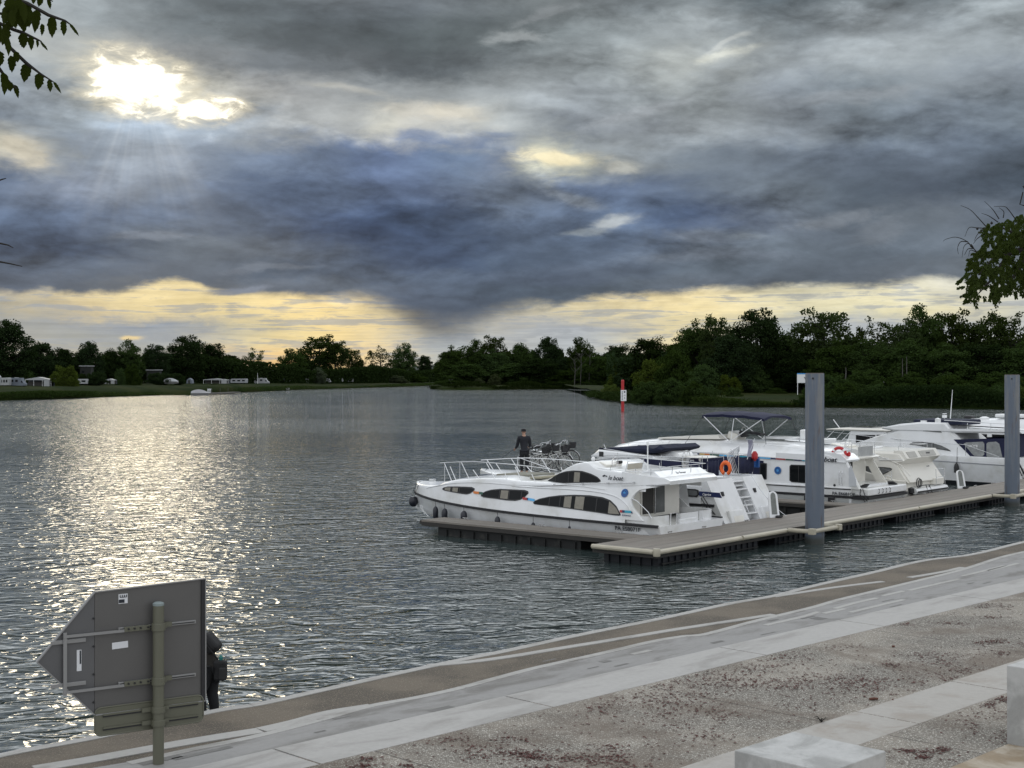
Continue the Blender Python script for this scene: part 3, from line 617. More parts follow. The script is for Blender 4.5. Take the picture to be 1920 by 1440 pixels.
# upper terrace: pebbled field, slabs and stripes
mb = MB(); mb.prism([Q(-30, 15.1)[:2], Q(-30, -60)[:2], Q(95, -60)[:2], Q(95, 15.1)[:2]], 0.05, QZ)
tag(mb.build('pavement', M_TERR), 'pebbled concrete pavement strewn with fallen brown petals', kind='structure')
def slabrow(v0, v1, joints, z, m, label):
    mb = MB()
    for a, b in zip(joints, joints[1:]):
        p = [Q(a + 0.02, v0), Q(b - 0.02, v0), Q(b - 0.02, v1), Q(a + 0.02, v1)]
        mb.prism([w[:2] for w in p], z - 0.3, z)
    return tag(mb.build('paving_strip', m, bevel=0.004, seg=1), label, kind='structure')
js = [quv(px, py, QZ)[0] for px, py in [(607, 1435), (1031, 1325), (1427, 1227), (1652, 1174), (1830, 1129)]]
st_ = (js[3] - js[0]) / 3
slabrow(14.62, 15.66, [js[0] - st_ * k for k in (5, 4, 3, 2, 1)] + js[:4] + [js[3] + st_ * k for k in range(1, 14)], QZ + 0.006, M_SLAB, 'row of pale concrete slabs along the quay')
slabrow(10.17, 11.2, [-12 + 2.95 * k + 1.02 for k in range(30)], QZ + 0.005, M_BEIGE, 'beige slab stripe across the pebbled pavement')
slabrow(7.4, 8.74, [-12 + 4.4 * k for k in range(22)], QZ + 0.005, M_TAN, 'stained tan slab stripe in the corner')
# fallen petals: loose drifts of little dark red-brown flakes
def petals():
    rs = np.random.RandomState(3); V = []; F = []
    spots = []
    drifts = [(1400, 1290, 230, 26, 900), (1560, 1270, 200, 22, 800), (1240, 1330, 160, 28, 650), (1850, 1215, 55, 12, 320), (1800, 1170, 110, 10, 260), (1730, 1255, 90, 16, 340), (1000, 1425, 130, 14, 420), (1100, 1410, 120, 22, 420),
              (1720, 1412, 55, 10, 260), (1860, 1370, 60, 30, 120), (1820, 1310, 50, 14, 200), (700, 1432, 90, 10, 180), (900, 1395, 150, 22, 260), (1500, 1350, 260, 60, 220), (1300, 1400, 220, 40, 200), (1870, 1140, 60, 12, 160), (1480, 1235, 200, 16, 260)]
    for cx, cy, sx, sy, n in drifts:
        sub = [(rs.normal(cx, sx * .6), rs.normal(cy, sy * .7)) for _ in range(max(3, n // 60))]
        for k in range(n):
            c = sub[rs.randint(len(sub))]
            if rs.rand() < 0.25: px, py = rs.normal(cx, sx), rs.normal(cy, sy)
            else: px, py = rs.normal(c[0], sx * .16), rs.normal(c[1], sy * .22)
            if 1075 < py < 1475: spots.append((px, py))
    for px, py in spots:
        p = at_z(px, py, QZ); u = p.x * q1.x + p.y * q1.y; v = p.x * q2.x + p.y * q2.y
        if v > 14.5 or 10.1 < v < 11.25 or v < 8.8: continue
        a = rs.rand() * 6.28; s = rs.uniform(.012, .034); w = s * rs.uniform(.35, .8); z = QZ + rs.uniform(.004, .014)
        ca, sa = math.cos(a) * s, math.sin(a) * s; cb, sb = -math.sin(a) * w, math.cos(a) * w
        k = len(V); V += [(p.x - ca, p.y - sa, z), (p.x + cb, p.y + sb, z + rs.rand() * .012), (p.x + ca, p.y + sa, z), (p.x - cb, p.y - sb, z + .004)]
        F.append((k, k + 1, k + 2, k + 3))
    me = bpy.data.meshes.new('fallen_petals'); me.from_pydata(V, [], F); me.materials.append(mat('petal_brown', (0.075, 0.020, 0.015), 0.8, rnd=0, var=0.5, vscale=3))
    o = bpy.data.objects.new('fallen_petals', me); COL.objects.link(o)
    tag(o, 'drifts of dry dark red petals on the pebbled pavement', 'petals', kind='stuff')
petals()

# ================================================================== TREES
def leaf_mat(name, c, var=0.35, tr=0.25, vs=0.35):
    mt = bpy.data.materials.new(name); mt.use_nodes = True; mt.node_tree.nodes.clear(); T = NT(mt.node_tree)
    co = T.node('ShaderNodeTexCoord').outputs['Object']
    f = T.noise(co, vs, 3, 0.6)[0]; f2 = T.noise(co, vs * 9, 2, 0.6)[0]
    oi = T.node('ShaderNodeObjectInfo').outputs['Random']
    k = T.m('MULTIPLY', T.m('ADD', 1 - var, T.m('MULTIPLY', T.m('ADD', T.m('MULTIPLY', f, 0.6), T.m('MULTIPLY', f2, 0.4)), 2 * var)), T.m('ADD', 0.75, T.m('MULTIPLY', oi, 0.5)))
    col = T.mix(1.0, tuple(c) + (1,), T.comb(k, k, T.m('MULTIPLY', k, k)), 'MULTIPLY')
    d = T.node('ShaderNodeBsdfDiffuse'); t = T.node('ShaderNodeBsdfTranslucent'); T.put(d.inputs[0], col)
    T.put(t.inputs[0], T.mix(1.0, col, (1.1, 1.25, 0.5, 1), 'MULTIPLY'))
    m = T.node('ShaderNodeMixShader'); m.inputs[0].default_value = tr
    T.t.links.new(d.outputs[0], m.inputs[1]); T.t.links.new(t.outputs[0], m.inputs[2])
    o = T.node('ShaderNodeOutputMaterial'); T.t.links.new(m.outputs[0], o.inputs[0])
    return mt
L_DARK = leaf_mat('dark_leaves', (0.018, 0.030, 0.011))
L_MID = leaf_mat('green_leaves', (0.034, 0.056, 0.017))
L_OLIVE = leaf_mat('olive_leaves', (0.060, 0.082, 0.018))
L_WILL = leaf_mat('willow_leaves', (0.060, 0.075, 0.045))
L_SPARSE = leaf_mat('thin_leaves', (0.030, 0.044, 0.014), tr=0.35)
M_BARK = mat('bark', (0.016, 0.014, 0.011), 0.95, var=0.4, vscale=2)
M_BARKP = mat('pale_bark', (0.075, 0.072, 0.065), 0.95, var=0.3, vscale=2)

def quad_mesh(name, C, S, m, rs, flat=0.0):
    """leaf quads: centres C, half sizes S, random directions"""
    n = len(C); a = rs.normal(size=(n, 3)); a[:, 2] *= (1 - flat * .5); a /= np.linalg.norm(a, axis=1)[:, None]
    b = rs.normal(size=(n, 3)); b -= (b * a).sum(1)[:, None] * a; b /= np.linalg.norm(b, axis=1)[:, None]
    S = S[:, None]; asp = rs.uniform(0.45, 0.9, size=(n, 1))
    V = np.empty((n, 4, 3)); V[:, 0] = C - a * S; V[:, 1] = C - b * S * asp; V[:, 2] = C + a * S; V[:, 3] = C + b * S * asp
    me = bpy.data.meshes.new(name); me.vertices.add(4 * n); me.vertices.foreach_set('co', V.reshape(-1))
    me.loops.add(4 * n); me.loops.foreach_set('vertex_index', np.arange(4 * n, dtype=np.int32))
    me.polygons.add(n); me.polygons.foreach_set('loop_start', np.arange(0, 4 * n, 4, dtype=np.int32)); me.polygons.foreach_set('loop_total', np.full(n, 4, dtype=np.int32))
    me.materials.append(m); me.update(calc_edges=True)
    o = bpy.data.objects.new(name, me); COL.objects.link(o)
    return o
def crown_points(rs, w, h0, h1, nclump, per, cr, kind='round', gaps=0.3):
    """clumps of leaves scattered over the limbs of a crown h0..h1 tall and w wide"""
    C = []; cent = []
    H = h1 - h0; mid = h0 + H * (0.46 if kind != 'bush' else .34)
    K = rs.normal(size=(9, 3)); K /= np.linalg.norm(K, axis=1)[:, None]; A = rs.uniform(.05, .17, 9); fr = rs.uniform(2, 5, 9); ph = rs.rand(9) * 6.28
    while len(cent) < nclump:
        d = rs.normal(size=3); d /= np.linalg.norm(d)
        env = 0.92 + sum(A[i] * math.sin(fr[i] * float(K[i] @ d) * 2 + ph[i]) for i in range(9)) * .8
        r = rs.uniform(.4 if per < 60 else .3, 1.0) ** 0.42 * min(env, 1.04)
        taper = 1.0 if d[2] < 0 else (1 - .25 * d[2])
        wx = w * .5 - cr * .5
        p = np.array([d[0] * wx * r * taper, d[1] * wx * r * taper, mid + d[2] * r * (h1 - mid - cr * .8 if d[2] > 0 else mid - h0)])
        cent.append(p)
    cent = np.array(cent)
    for p in cent:
        k = int(per * (1.45 if per > 60 else 1.15) * rs.uniform(.6, 1.3)); rr = cr * 1.3 * rs.uniform(.6, 1.15)
        d = rs.normal(size=(k, 3)); d /= np.linalg.norm(d, axis=1)[:, None]
        C.append(p + d * rr * (rs.rand(k, 1) ** .45) * np.array([1, 1, .7]))
    return np.concatenate(C), cent
def make_tree(kind, w, h, leafm, seed, leaf=0.26, nclump=70, per=110, cr=1.5, trunk_h=0.22, bark=None, name='tree', pale=False):
    rs = np.random.RandomState(seed); root = empty(name)
    C, cent = crown_points(rs, w, h * trunk_h, h, nclump, per, cr, kind)
    cr_o = quad_mesh('crown', C, rs.uniform(.6, 1.3, len(C)) * leaf, leafm, rs); cr_o.parent = root
    mb = MB(); lean = rs.uniform(-.3, .3, 2)
    tr = w * .026 + .12; top = h * .72
    mb.tube([(0, 0, -.8), (0, 0, .2), (lean[0] * .4, lean[1] * .4, h * .3), (lean[0], lean[1], top)], [tr * 1.35, tr, tr * .75, tr * .18], 7)
    for p in cent[rs.choice(len(cent), min(26, len(cent)), replace=False)]:
        z0 = max(h * .16, p[2] - h * rs.uniform(.12, .3)); z0 = min(z0, top * .92); q = (lean[0] * z0 / top, lean[1] * z0 / top, z0)
        mid_ = [(q[i] * .45 + p[i] * .55) for i in range(3)]; mid_[2] -= .04 * h
        mb.tube([q, mid_, tuple(p)], [tr * .34, tr * .2, tr * .07], 5)
    mb.build('trunk', bark or M_BARK, root, smooth=True)
    return root
PROTO = {}
def proto(key, *a, **k):
    t = make_tree(*a, **k); PROTO[key] = t; return t
# reference sizes: width 14, height 20
proto('A', 'round', 15, 20, L_DARK, 11, nclump=190, per=75, cr=1.5, trunk_h=.08)
proto('B', 'round', 14, 20, L_DARK, 23, nclump=180, per=75, cr=1.6, trunk_h=.06)
proto('C', 'tall', 10, 20, L_DARK, 31, nclump=160, per=70, cr=1.35, trunk_h=.08)
proto('D', 'round', 15, 20, L_MID, 41, nclump=190, per=80, cr=1.5, trunk_h=0.05)
proto('E', 'tall', 11, 20, L_MID, 53, nclump=170, per=75, cr=1.4, trunk_h=0.05)
proto('F', 'round', 15, 20, L_SPARSE, 61, nclump=150, per=40, cr=1.25, trunk_h=0.2, leaf=.3)
proto('G', 'round', 14, 20, L_SPARSE, 77, nclump=95, per=32, cr=1.15, trunk_h=0.22, leaf=.28)
proto('H', 'round', 15, 20, L_MID, 83, nclump=170, per=70, cr=1.4, trunk_h=0.08)
proto('O', 'bush', 15, 12, L_OLIVE, 91, nclump=190, per=75, cr=1.2, trunk_h=0.0, leaf=.24)
proto('M', 'bush', 15, 12, L_MID, 97, nclump=190, per=75, cr=1.2, trunk_h=0.0, leaf=.24)
proto('W', 'bush', 8, 8, L_WILL, 101, nclump=120, per=75, cr=.8, trunk_h=0.05, leaf=.2)
proto('N', 'bush', 12, 7, L_DARK, 107, nclump=130, per=75, cr=.9, trunk_h=0.2, leaf=.22)
SIZE = {'A': (15, 20), 'B': (14, 20), 'C': (10, 20), 'D': (15, 20), 'E': (11, 20), 'F': (15, 20), 'G': (14, 20), 'H': (15, 20), 'O': (15, 12), 'M': (15, 12), 'W': (8, 8), 'N': (12, 7)}
used = set(); tree_rs = random.Random(5)
def tree(key, px, ytop, hw, d, label, group, zb=1.3, name='tree', cat='tree', rz=None):
    if group == GR: ytop -= 7; hw *= 1.14
    if px < 812: d = max(d, shore_d(px) + (28 if key in 'OWN' or 220 < px < 250 and ytop > 675 else 78) + (px * 7.3) % 19)
    ztop = EYE + (705 - ytop) / FPX * d; h = ztop - zb; w = 2 * hw / FPX * d
    s = (w / SIZE[key][0] * 1.0, w / SIZE[key][0] * 1.0, h / SIZE[key][1])
    loc = ((px - 960) / FPX * d, d, zb); rz = tree_rs.uniform(0, 6.28) if rz is None else rz
    if key in used: o = copy_thing(PROTO[key], loc, rz, s, label, group); o['category'] = cat
    else:
        used.add(key); o = PROTO[key]; o.location = loc; o.rotation_euler = (0, 0, rz); o.scale = s; tag(o, label, cat, group)
    o.name = name
    return o
GL = 'trees behind the camp site on the left bank'; GC = 'trees on the low far bank'; GR = 'tall trees on the right bank'
TREES = [
 # left bank, from the left edge
 ('B', -70, 600, 70, 372, 'dark tree cut by the left edge of the picture, beside the tallest one', GL, 1.8),
 ('A', 8, 594, 62, 345, 'tall dark rounded tree behind the first white caravan', GL, 1.8),
 ('B', 72, 632, 45, 360, 'lower dark tree sloping down beside the tall tree over the first caravan', GL, 1.8),
 ('C', 118, 641, 28, 385, 'narrow dark tree behind the clipped yellow green bush', GL, 1.8),
 ('A', 164, 636, 34, 390, 'dark tree behind the raised mobile home roof', GL, 1.8),
 ('B', 205, 648, 30, 400, 'low dark crown between the mobile home and the round green bush', GL, 1.8),
 ('H', 243, 634, 32, 400, 'domed dark tree straight above the round green bush', GL, 1.8),
 ('A', 292, 642, 34, 410, 'dark tree above the flat roofed cabin', GL, 1.8),
 ('A', 350, 624, 42, 400, 'big broad dark tree above the covered boat and its pontoon', GL, 1.8),
 ('B', 392, 634, 38, 405, 'dark tree leaning off the right side of the broad one above the pontoon', GL, 1.8),
 ('C', 432, 656, 26, 430, 'small dark tree just before the bright gap in the left tree line', GL, 1.8),
 ('G', 476, 649, 30, 440, 'thin see-through tree against the yellow sky above the motorhome with a cab', GL, 1.8),
 ('B', 470, 684, 46, 450, 'low dark tree below the thin see-through one', GL, 1.8),
 ('H', 548, 652, 34, 450, 'rounded shoulder tree left of the great tree in the yellow sky', GL, 1.8),
 ('F', 598, 617, 50, 455, 'great tree with a broken crown against the yellow sky', GL, 1.8),
 ('F', 628, 630, 34, 452, 'open drooping tree touching the right side of the great tree', GL, 1.8),
 ('B', 585, 668, 50, 460, 'dark tree filling in below the great tree', GL, 1.8),
 ('F', 660, 646, 26, 520, 'small open tree standing alone right of the great tree', GL, 1.8),
 ('G', 714, 645, 32, 540, 'thin grey tree with bare twigs above the long white caravans', GL, 1.8),
 ('H', 700, 684, 42, 560, 'low dark tree under the thin grey one', GL, 1.8),
 ('H', 757, 641, 30, 570, 'full dark green tree at the right end of the left bank', GL, 1.8),
 ('C', 797, 659, 16, 590, 'last small tree before the gap where the river bends', GL, 1.8),
 ('M', 750, 690, 55, 600, 'wide dark thicket at the bend of the river', GL, 1.5),
 # low far bank
 ('D', 846, 646, 36, 610, 'bright topped tree right of the bend with the white sign under it', GC, 1.2),
 ('H', 887, 634, 36, 620, 'rounded tree left of the highest crown of the far bank', GC, 1.2),
 ('F', 928, 618, 32, 622, 'highest crown of the far bank with a tuft on top', GC, 1.2),
 ('D', 925, 652, 42, 616, 'full green tree under the highest far crown', GC, 1.2),
 ('E', 976, 641, 32, 620, 'mid height dark tree right of the highest far crown', GC, 1.2),
 ('A', 1030, 627, 34, 625, 'round black green crown in the middle of the far bank', GC, 1.2),
 ('H', 1090, 630, 34, 630, 'round crown above the pale bare trunks', GC, 1.2),
 ('B', 1160, 638, 38, 600, 'dark tree right of the bare trunks', GC, 1.2),
 ('D', 1120, 660, 44, 590, 'lower green tree standing behind the bare trunks', GC, 1.2),
 ('A', 1010, 668, 50, 600, 'lower dark tree in the middle of the far bank', GC, 1.2),
 ('D', 870, 676, 50, 604, 'lower green tree near the water behind the white sign', GC, 1.2),
 ('E', 960, 680, 44, 604, 'lower dark tree behind the grey willow bush', GC, 1.2),
 ('D', 1075, 690, 50, 600, 'low thicket tree at the foot of the bare trunks', GC, 1.2),
 # right bank
 ('B', 1222, 630, 50, 340, 'dark tree where the right wood begins', GR, 1.4),
 ('D', 1275, 634, 44, 325, 'green tree stepping up toward the first tall pair', GR, 1.4),
 ('D', 1306, 603, 44, 310, 'full green tree on the left flank of the first tall pair', GR, 1.4),
 ('F', 1345, 580, 40, 305, 'tall tree with a gap in its crown, left one of the tall pair', GR, 1.4),
 ('A', 1420, 578, 52, 306, 'tall dense dark tree, right one of the tall pair', GR, 1.4),
 ('B', 1370, 622, 50, 300, 'dark tree filling in below the tall pair', GR, 1.4),
 ('E', 1470, 626, 34, 310, 'narrow green tree left of the airy crown', GR, 1.4),
 ('F', 1546, 568, 64, 300, 'wide airy crown the evening light shines through', GR, 1.4),
 ('G', 1636, 594, 44, 300, 'thin grey see-through tree right of the wide airy crown', GR, 1.4),
 ('D', 1570, 640, 56, 290, 'full green tree below the wide airy crown', GR, 1.4),
 ('H', 1630, 640, 50, 286, 'grey green tree below the thin see-through one', GR, 1.4),
 ('F', 1685, 592, 44, 296, 'open crown left of the long high canopy', GR, 1.4),
 ('H', 1730, 573, 50, 300, 'high rounded crown at the left of the long canopy', GR, 1.4),
 ('F', 1785, 569, 50, 302, 'high open crown in the middle of the long canopy', GR, 1.4),
 ('F', 1856, 574, 52, 300, 'high broken crown with light behind it, below the hanging bough', GR, 1.4),
 ('G', 1915, 586, 50, 296, 'thin crown at the right edge of the picture', GR, 1.4),
 ('H', 1985, 590, 60, 300, 'tree beyond the right edge of the long canopy', GR, 1.4),
 ('E', 1700, 640, 44, 280, 'dark green tree with pale stems before it', GR, 1.4),
 ('D', 1770, 648, 56, 278, 'full green tree above the antenna of the motor cruiser', GR, 1.4),
 ('B', 1840, 640, 56, 280, 'dark tree left of the second mooring pile', GR, 1.4),
 ('D', 1920, 646, 60, 276, 'green tree behind the second mooring pile', GR, 1.4),
 ('B', 1500, 655, 50, 300, 'dark tree behind the information board', GR, 1.4),
]
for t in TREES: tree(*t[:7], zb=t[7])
GB = 'bushes and low growth along the banks'
BUSH = [
 ('O', 1170, 672, 34, 345, 'yellow green bush on the point behind the red river marker', .9), ('O', 1228, 664, 46, 312, 'large olive green bush right of the red river marker', .9),
 ('M', 1268, 652, 46, 296, 'dark leafy bush hanging over the water right of the olive one', .7), ('M', 1320, 680, 46, 284, 'dark green bush left of the grass clearing', .8),
 ('O', 1365, 696, 28, 282, 'small bright green bush above the grass clearing', 1.0), ('M', 1410, 676, 42, 300, 'dark bush at the back of the grass clearing', 1.5),
 ('M', 1470, 690, 44, 305, 'dark bush left of the information board', 1.5), ('M', 1560, 700, 40, 262, 'dark bush right of the first mooring pile', .8),
 ('M', 1625, 690, 50, 262, 'dark bush over the water between the two piles', .8), ('M', 1700, 694, 50, 260, 'low dark bush above the cream cruiser', .8),
 ('M', 1780, 700, 50, 258, 'low dark bush behind the antenna of the motor cruiser', .8), ('M', 1860, 694, 50, 256, 'low dark bush left behind the second mooring pile', .8),
 ('O', 1905, 700, 26, 262, 'olive shrub at the right edge behind the second mooring pile', .8), ('M', 1950, 690, 50, 256, 'low dark bush past the right edge of the picture', .8),
 ('W', 928, 698, 13, 592, 'pale grey willow bush on the far bank', 1.0), ('W', 898, 707, 12, 592, 'small grey willow left of the larger one', 1.0),
 ('M', 850, 700, 36, 598, 'dark bush behind the small white sign', 1.0), ('M', 985, 704, 40, 598, 'low bush right of the grey willow', 1.0), ('M', 1050, 702, 44, 598, 'low bush left of the bare trunks', 1.0),
 ('M', 1105, 700, 36, 590, 'low bush at the end of the far bank', 1.0),
 ('M', 1215, 712, 34, 272, 'dark bush dipping into the water right of the red river marker', .1), ('M', 1262, 706, 34, 264, 'dark bush at the waterline under the olive bush', .1), ('M', 1302, 712, 30, 258, 'dark bush at the waterline left of the grass clearing', .1), ('O', 1145, 716, 22, 318, 'yellow green bush at the tip of the point', .1),
 ('M', 1530, 718, 34, 250, 'low dark bush at the waterline behind the first mooring pile', .1), ('M', 1585, 714, 36, 249, 'low dark bush at the waterline over the flat roofed houseboat', .1), ('M', 1640, 718, 36, 248, 'low dark bush at the waterline left of the two pale stems', .1), ('M', 1695, 716, 36, 248, 'low dark bush at the waterline below the two pale stems', .1),
 ('M', 1750, 720, 36, 247, 'low dark bush at the waterline left of the whip antenna', .1), ('M', 1810, 716, 38, 246, 'low dark bush at the waterline right of the whip antenna', .1), ('M', 1870, 720, 36, 245, 'low dark bush at the waterline beside the far pile', .1), ('O', 1912, 716, 20, 244, 'olive bush at the waterline right of the far pile', .1),
 ('M', 1375, 724, 20, 266, 'small dark bush at the left end of the clearing', .6), ('M', 1455, 726, 24, 290, 'small dark bush at the back of the clearing', 1.5),
 ('O', 125, 678, 30, 372, 'clipped yellow green tree beside the awning', 1.7), ('O', 113, 697, 16, 366, 'small clipped bush in front of the yellow green tree', 1.7),
 ('M', 248, 680, 19, 345, 'round green bush on the camp lawn', 1.7), ('M', 225, 688, 13, 345, 'smaller round bush left of the round green one', 1.7),
 ('N', 180, 693, 22, 345, 'low dark spreading tree on the camp lawn', 1.7), ('N', 155, 697, 16, 340, 'low dark spreading tree left of its neighbour on the lawn', 1.7), ('N', 300, 695, 26, 350, 'wide flat dark tree over the white tarpaulin', 1.7), ('N', 332, 696, 18, 352, 'flat dark tree right of the wide one over the tarpaulin', 1.7),
 ('W', 597, 685, 17, 420, 'pale round willow on the lawn right of the grey tent', 1.6), ('M', 525, 700, 20, 470, 'low dark bush above the grey tent', 1.6), ('M', 660, 694, 30, 540, 'dark bush over the long white caravans', 1.6),
 ('M', 400, 700, 30, 420, 'dark bush behind the caravans near the pontoon', 1.7), ('M', 445, 696, 24, 430, 'dark bush right of the caravans near the pontoon', 1.7), ('M', 40, 690, 40, 365, 'dark bush behind the first caravan and its awning', 1.8),
 ('M', 760, 706, 40, 640, 'low bush at the end of the left lawn', 1.2), ('W', 745, 702, 20, 600, 'grey bush at the end of the left lawn', 1.2),
]
for t in BUSH: tree(*t[:6], group=GB, zb=t[6], name='bush', cat='bush')
# bare trunks on the far bank
for i, (px, yt, lab) in enumerate([(1077, 668, 'thin pale bare tree, leftmost of the dead ones'), (1088, 662, 'tall pale bare tree with forked top'), (1104, 664, 'grey bare tree with many twigs'), (1145, 680, 'leaning pale bare stem apart from the other dead trees')]):
    d = 586; h = EYE + (705 - yt) / FPX * d - 1; root = empty('bare_tree', ((px - 960) / FPX * d, d, 1.0), 0, lab, 'tree', 'pale dead trees on the far bank')
    mb = MB(); rs = random.Random(i + 3); mb.tube([(0, 0, -.5), (.3, 0, h * .5), (.2 + i * .3, 0, h)], [.2, .13, .04], 6); mb.build('trunk', M_BARKP, root)
    mb = MB()
    for k in range(16):
        z = h * rs.uniform(.35, .95); a = rs.uniform(0, 6.28); l = rs.uniform(1.5, 3.6)
        mb.tube([(.25, 0, z), (.25 + math.cos(a) * l * .6, math.sin(a) * l * .6, z + l * .5), (.25 + math.cos(a) * l, math.sin(a) * l, z + l * 1.1)], [.05, .03, .012], 4)
    mb.build('branch', M_BARKP, root)
for i, (px, y0, y1, d, lab) in enumerate([(1690, 745, 672, 262, 'pale straight stem left before the dark wood'), (1698, 740, 668, 262, 'second pale straight stem before the dark wood'), (1584, 712, 688, 262, 'short pale stem right of the first mooring pile')]):
    b = at_d(px, y0, d); t = at_d(px + 2, y1, d); root = empty('bare_tree', b, 0, lab, 'tree', 'pale stems before the right wood')
    MB().tube([(0, 0, -1.5), tuple((t - b) * .5 + Vector((.12, 0, 0))), tuple(t - b)], [.13, .1, .04], 6).build('trunk', M_BARKP, root)
# reeds and rank grass along the banks, and the dark wood behind, as masses nobody could count
def growth(name, line, depth, hmin, hmax, n, leaf, m, label, seed, zb=0.4, cat='undergrowth'):
    rs = np.random.RandomState(seed); pts = [Vector(p) for p in densify([tuple(at_z(px, py, 0)) for px, py in line], 3.0)]
    idx = rs.randint(0, len(pts), n); base = np.array([tuple(pts[i]) for i in idx]); dep = rs.uniform(depth[0], depth[1], n)
    hh = hmin + (hmax - hmin) * (0.5 + 0.5 * np.sin(base[:, 0] * .21 + 1.3 * np.sin(base[:, 0] * .057)))
    C = base + np.stack([rs.normal(0, 1.2, n), dep, zb + hh * rs.rand(n) ** .8], 1)
    o = quad_mesh(name, C, rs.uniform(.6, 1.4, n) * leaf, m, rs)
    return tag(o, label, cat, kind='stuff')
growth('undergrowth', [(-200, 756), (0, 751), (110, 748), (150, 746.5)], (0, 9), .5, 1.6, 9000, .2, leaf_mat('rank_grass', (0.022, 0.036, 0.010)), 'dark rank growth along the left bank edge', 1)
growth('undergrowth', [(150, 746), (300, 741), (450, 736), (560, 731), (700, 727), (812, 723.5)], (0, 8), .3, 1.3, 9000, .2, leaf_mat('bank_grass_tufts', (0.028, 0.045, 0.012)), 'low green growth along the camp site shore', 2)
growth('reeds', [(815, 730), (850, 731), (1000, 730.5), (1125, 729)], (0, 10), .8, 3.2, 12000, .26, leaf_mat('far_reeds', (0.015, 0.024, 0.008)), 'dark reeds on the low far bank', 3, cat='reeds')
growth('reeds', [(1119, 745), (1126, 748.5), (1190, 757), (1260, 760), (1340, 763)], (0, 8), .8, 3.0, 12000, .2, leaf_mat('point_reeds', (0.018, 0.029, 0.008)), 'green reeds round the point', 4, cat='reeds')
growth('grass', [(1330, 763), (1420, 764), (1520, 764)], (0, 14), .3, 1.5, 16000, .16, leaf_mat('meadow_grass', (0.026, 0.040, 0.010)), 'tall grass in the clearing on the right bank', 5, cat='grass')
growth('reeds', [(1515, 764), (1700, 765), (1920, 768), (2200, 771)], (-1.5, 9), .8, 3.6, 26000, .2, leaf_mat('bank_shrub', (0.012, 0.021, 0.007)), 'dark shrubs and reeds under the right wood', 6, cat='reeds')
def wood(line, n, y0, y1, leaf, m, label, seed):
    """the closed back of the wood: leaves through a deep band, top line given in the photo's heights"""
    rs = np.random.RandomState(seed); C = []
    for (a, ta, da), (b, tb, db) in zip(line, line[1:]):
        k = int(n * (b - a) / (line[-1][0] - line[0][0])); f = rs.rand(k); px = a + (b - a) * f; d = da + (db - da) * f; top = ta + (tb - ta) * f
        ztop = EYE + (705 - top) / FPX * d; z = 0.6 + (ztop - 0.6) * rs.rand(k) ** .85 * (0.86 + .14 * np.sin(px * .19) * np.sin(px * .07))
        d2 = d + rs.uniform(0, 26, k) if a > 812 else np.maximum(d, np.interp(px, [q_ for q_, _ in left_shore], [EYE * FPX / (y_ - 705) for _, y_ in left_shore]) + 105) + rs.uniform(0, 26, k)
        if a <= 812: z = 0.6 + (EYE + (705 - top) / FPX * d2 - 0.6) * rs.rand(k) ** .85
        C.append(np.stack([(px - 960) / FPX * d, d2, z], 1))
    o = quad_mesh('woodland', np.concatenate(C), rs.uniform(.6, 1.4, sum(len(c) for c in C)) * leaf, m, rs); return tag(o, label, 'wood', kind='stuff')
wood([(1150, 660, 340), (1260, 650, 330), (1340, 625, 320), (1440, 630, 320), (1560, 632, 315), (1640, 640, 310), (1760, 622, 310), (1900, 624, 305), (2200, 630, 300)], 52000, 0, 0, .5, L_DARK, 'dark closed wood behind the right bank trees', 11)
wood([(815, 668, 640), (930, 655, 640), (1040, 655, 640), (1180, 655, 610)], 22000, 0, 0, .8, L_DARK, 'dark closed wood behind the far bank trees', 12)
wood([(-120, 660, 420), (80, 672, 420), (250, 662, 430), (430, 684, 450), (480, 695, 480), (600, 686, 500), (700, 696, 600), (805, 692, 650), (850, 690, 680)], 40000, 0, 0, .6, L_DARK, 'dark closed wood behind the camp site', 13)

# ================================================================== THE DOCK
E1 = Vector((0.648, 0.762)).normalized(); E2 = Vector((-E1.y, E1.x)); DO = Vector((4.13, 40.06)); DZ = 0.5
def DK(s, t, z=DZ): p = DO + E1 * s + E2 * t; return (p.x, p.y, z)
RZ_D = math.atan2(E1.y, E1.x); RZ_B = math.atan2(E2.y, E2.x)
def deck_mat():
    mt = bpy.data.materials.new('weathered_decking'); mt.use_nodes = True; mt.node_tree.nodes.clear(); T = NT(mt.node_tree)
    b = T.node('ShaderNodeBsdfPrincipled'); o = T.node('ShaderNodeOutputMaterial'); T.t.links.new(b.outputs[0], o.inputs[0])
    x, y, z = T.sep(T.node('ShaderNodeTexCoord').outputs['Object'])
    pl = T.m('MULTIPLY', y, 1 / 0.14); f = T.m('FRACT', pl); idn = T.m('FLOOR', pl)
    gap = T.m('MAXIMUM', T.step(f, 0.06, 0.0), T.step(f, 0.94, 1.0))
    wn = T.node('ShaderNodeTexWhiteNoise', noise_dimensions='1D'); T.put(wn.inputs['W'], idn)
    g = T.noise(T.comb(T.m('MULTIPLY', x, 1.2), T.m('MULTIPLY', y, 18), 0), 1.0, 6, 0.65)[0]
    st = T.noise(T.comb(T.m('MULTIPLY', x, 0.5), T.m('MULTIPLY', y, 1.6), 3), 1.0, 5, 0.6)[0]
    col = T.mix(g, (0.105, 0.090, 0.076, 1), (0.26, 0.235, 0.205, 1)); col = T.mix(T.step(st, 0.45, 0.7), col, (0.21, 0.195, 0.17, 1))
    k = T.m('ADD', 0.85, T.m('MULTIPLY', wn.outputs['Value'], 0.3)); col = T.mix(1.0, col, T.comb(k, k, k), 'MULTIPLY')
    col = T.mix(T.m('MULTIPLY', gap, 0.75), col, (0.03, 0.027, 0.022, 1))
    T.put(b.inputs['Base Color'], col); b.inputs['Roughness'].default_value = 0.8
    return mt
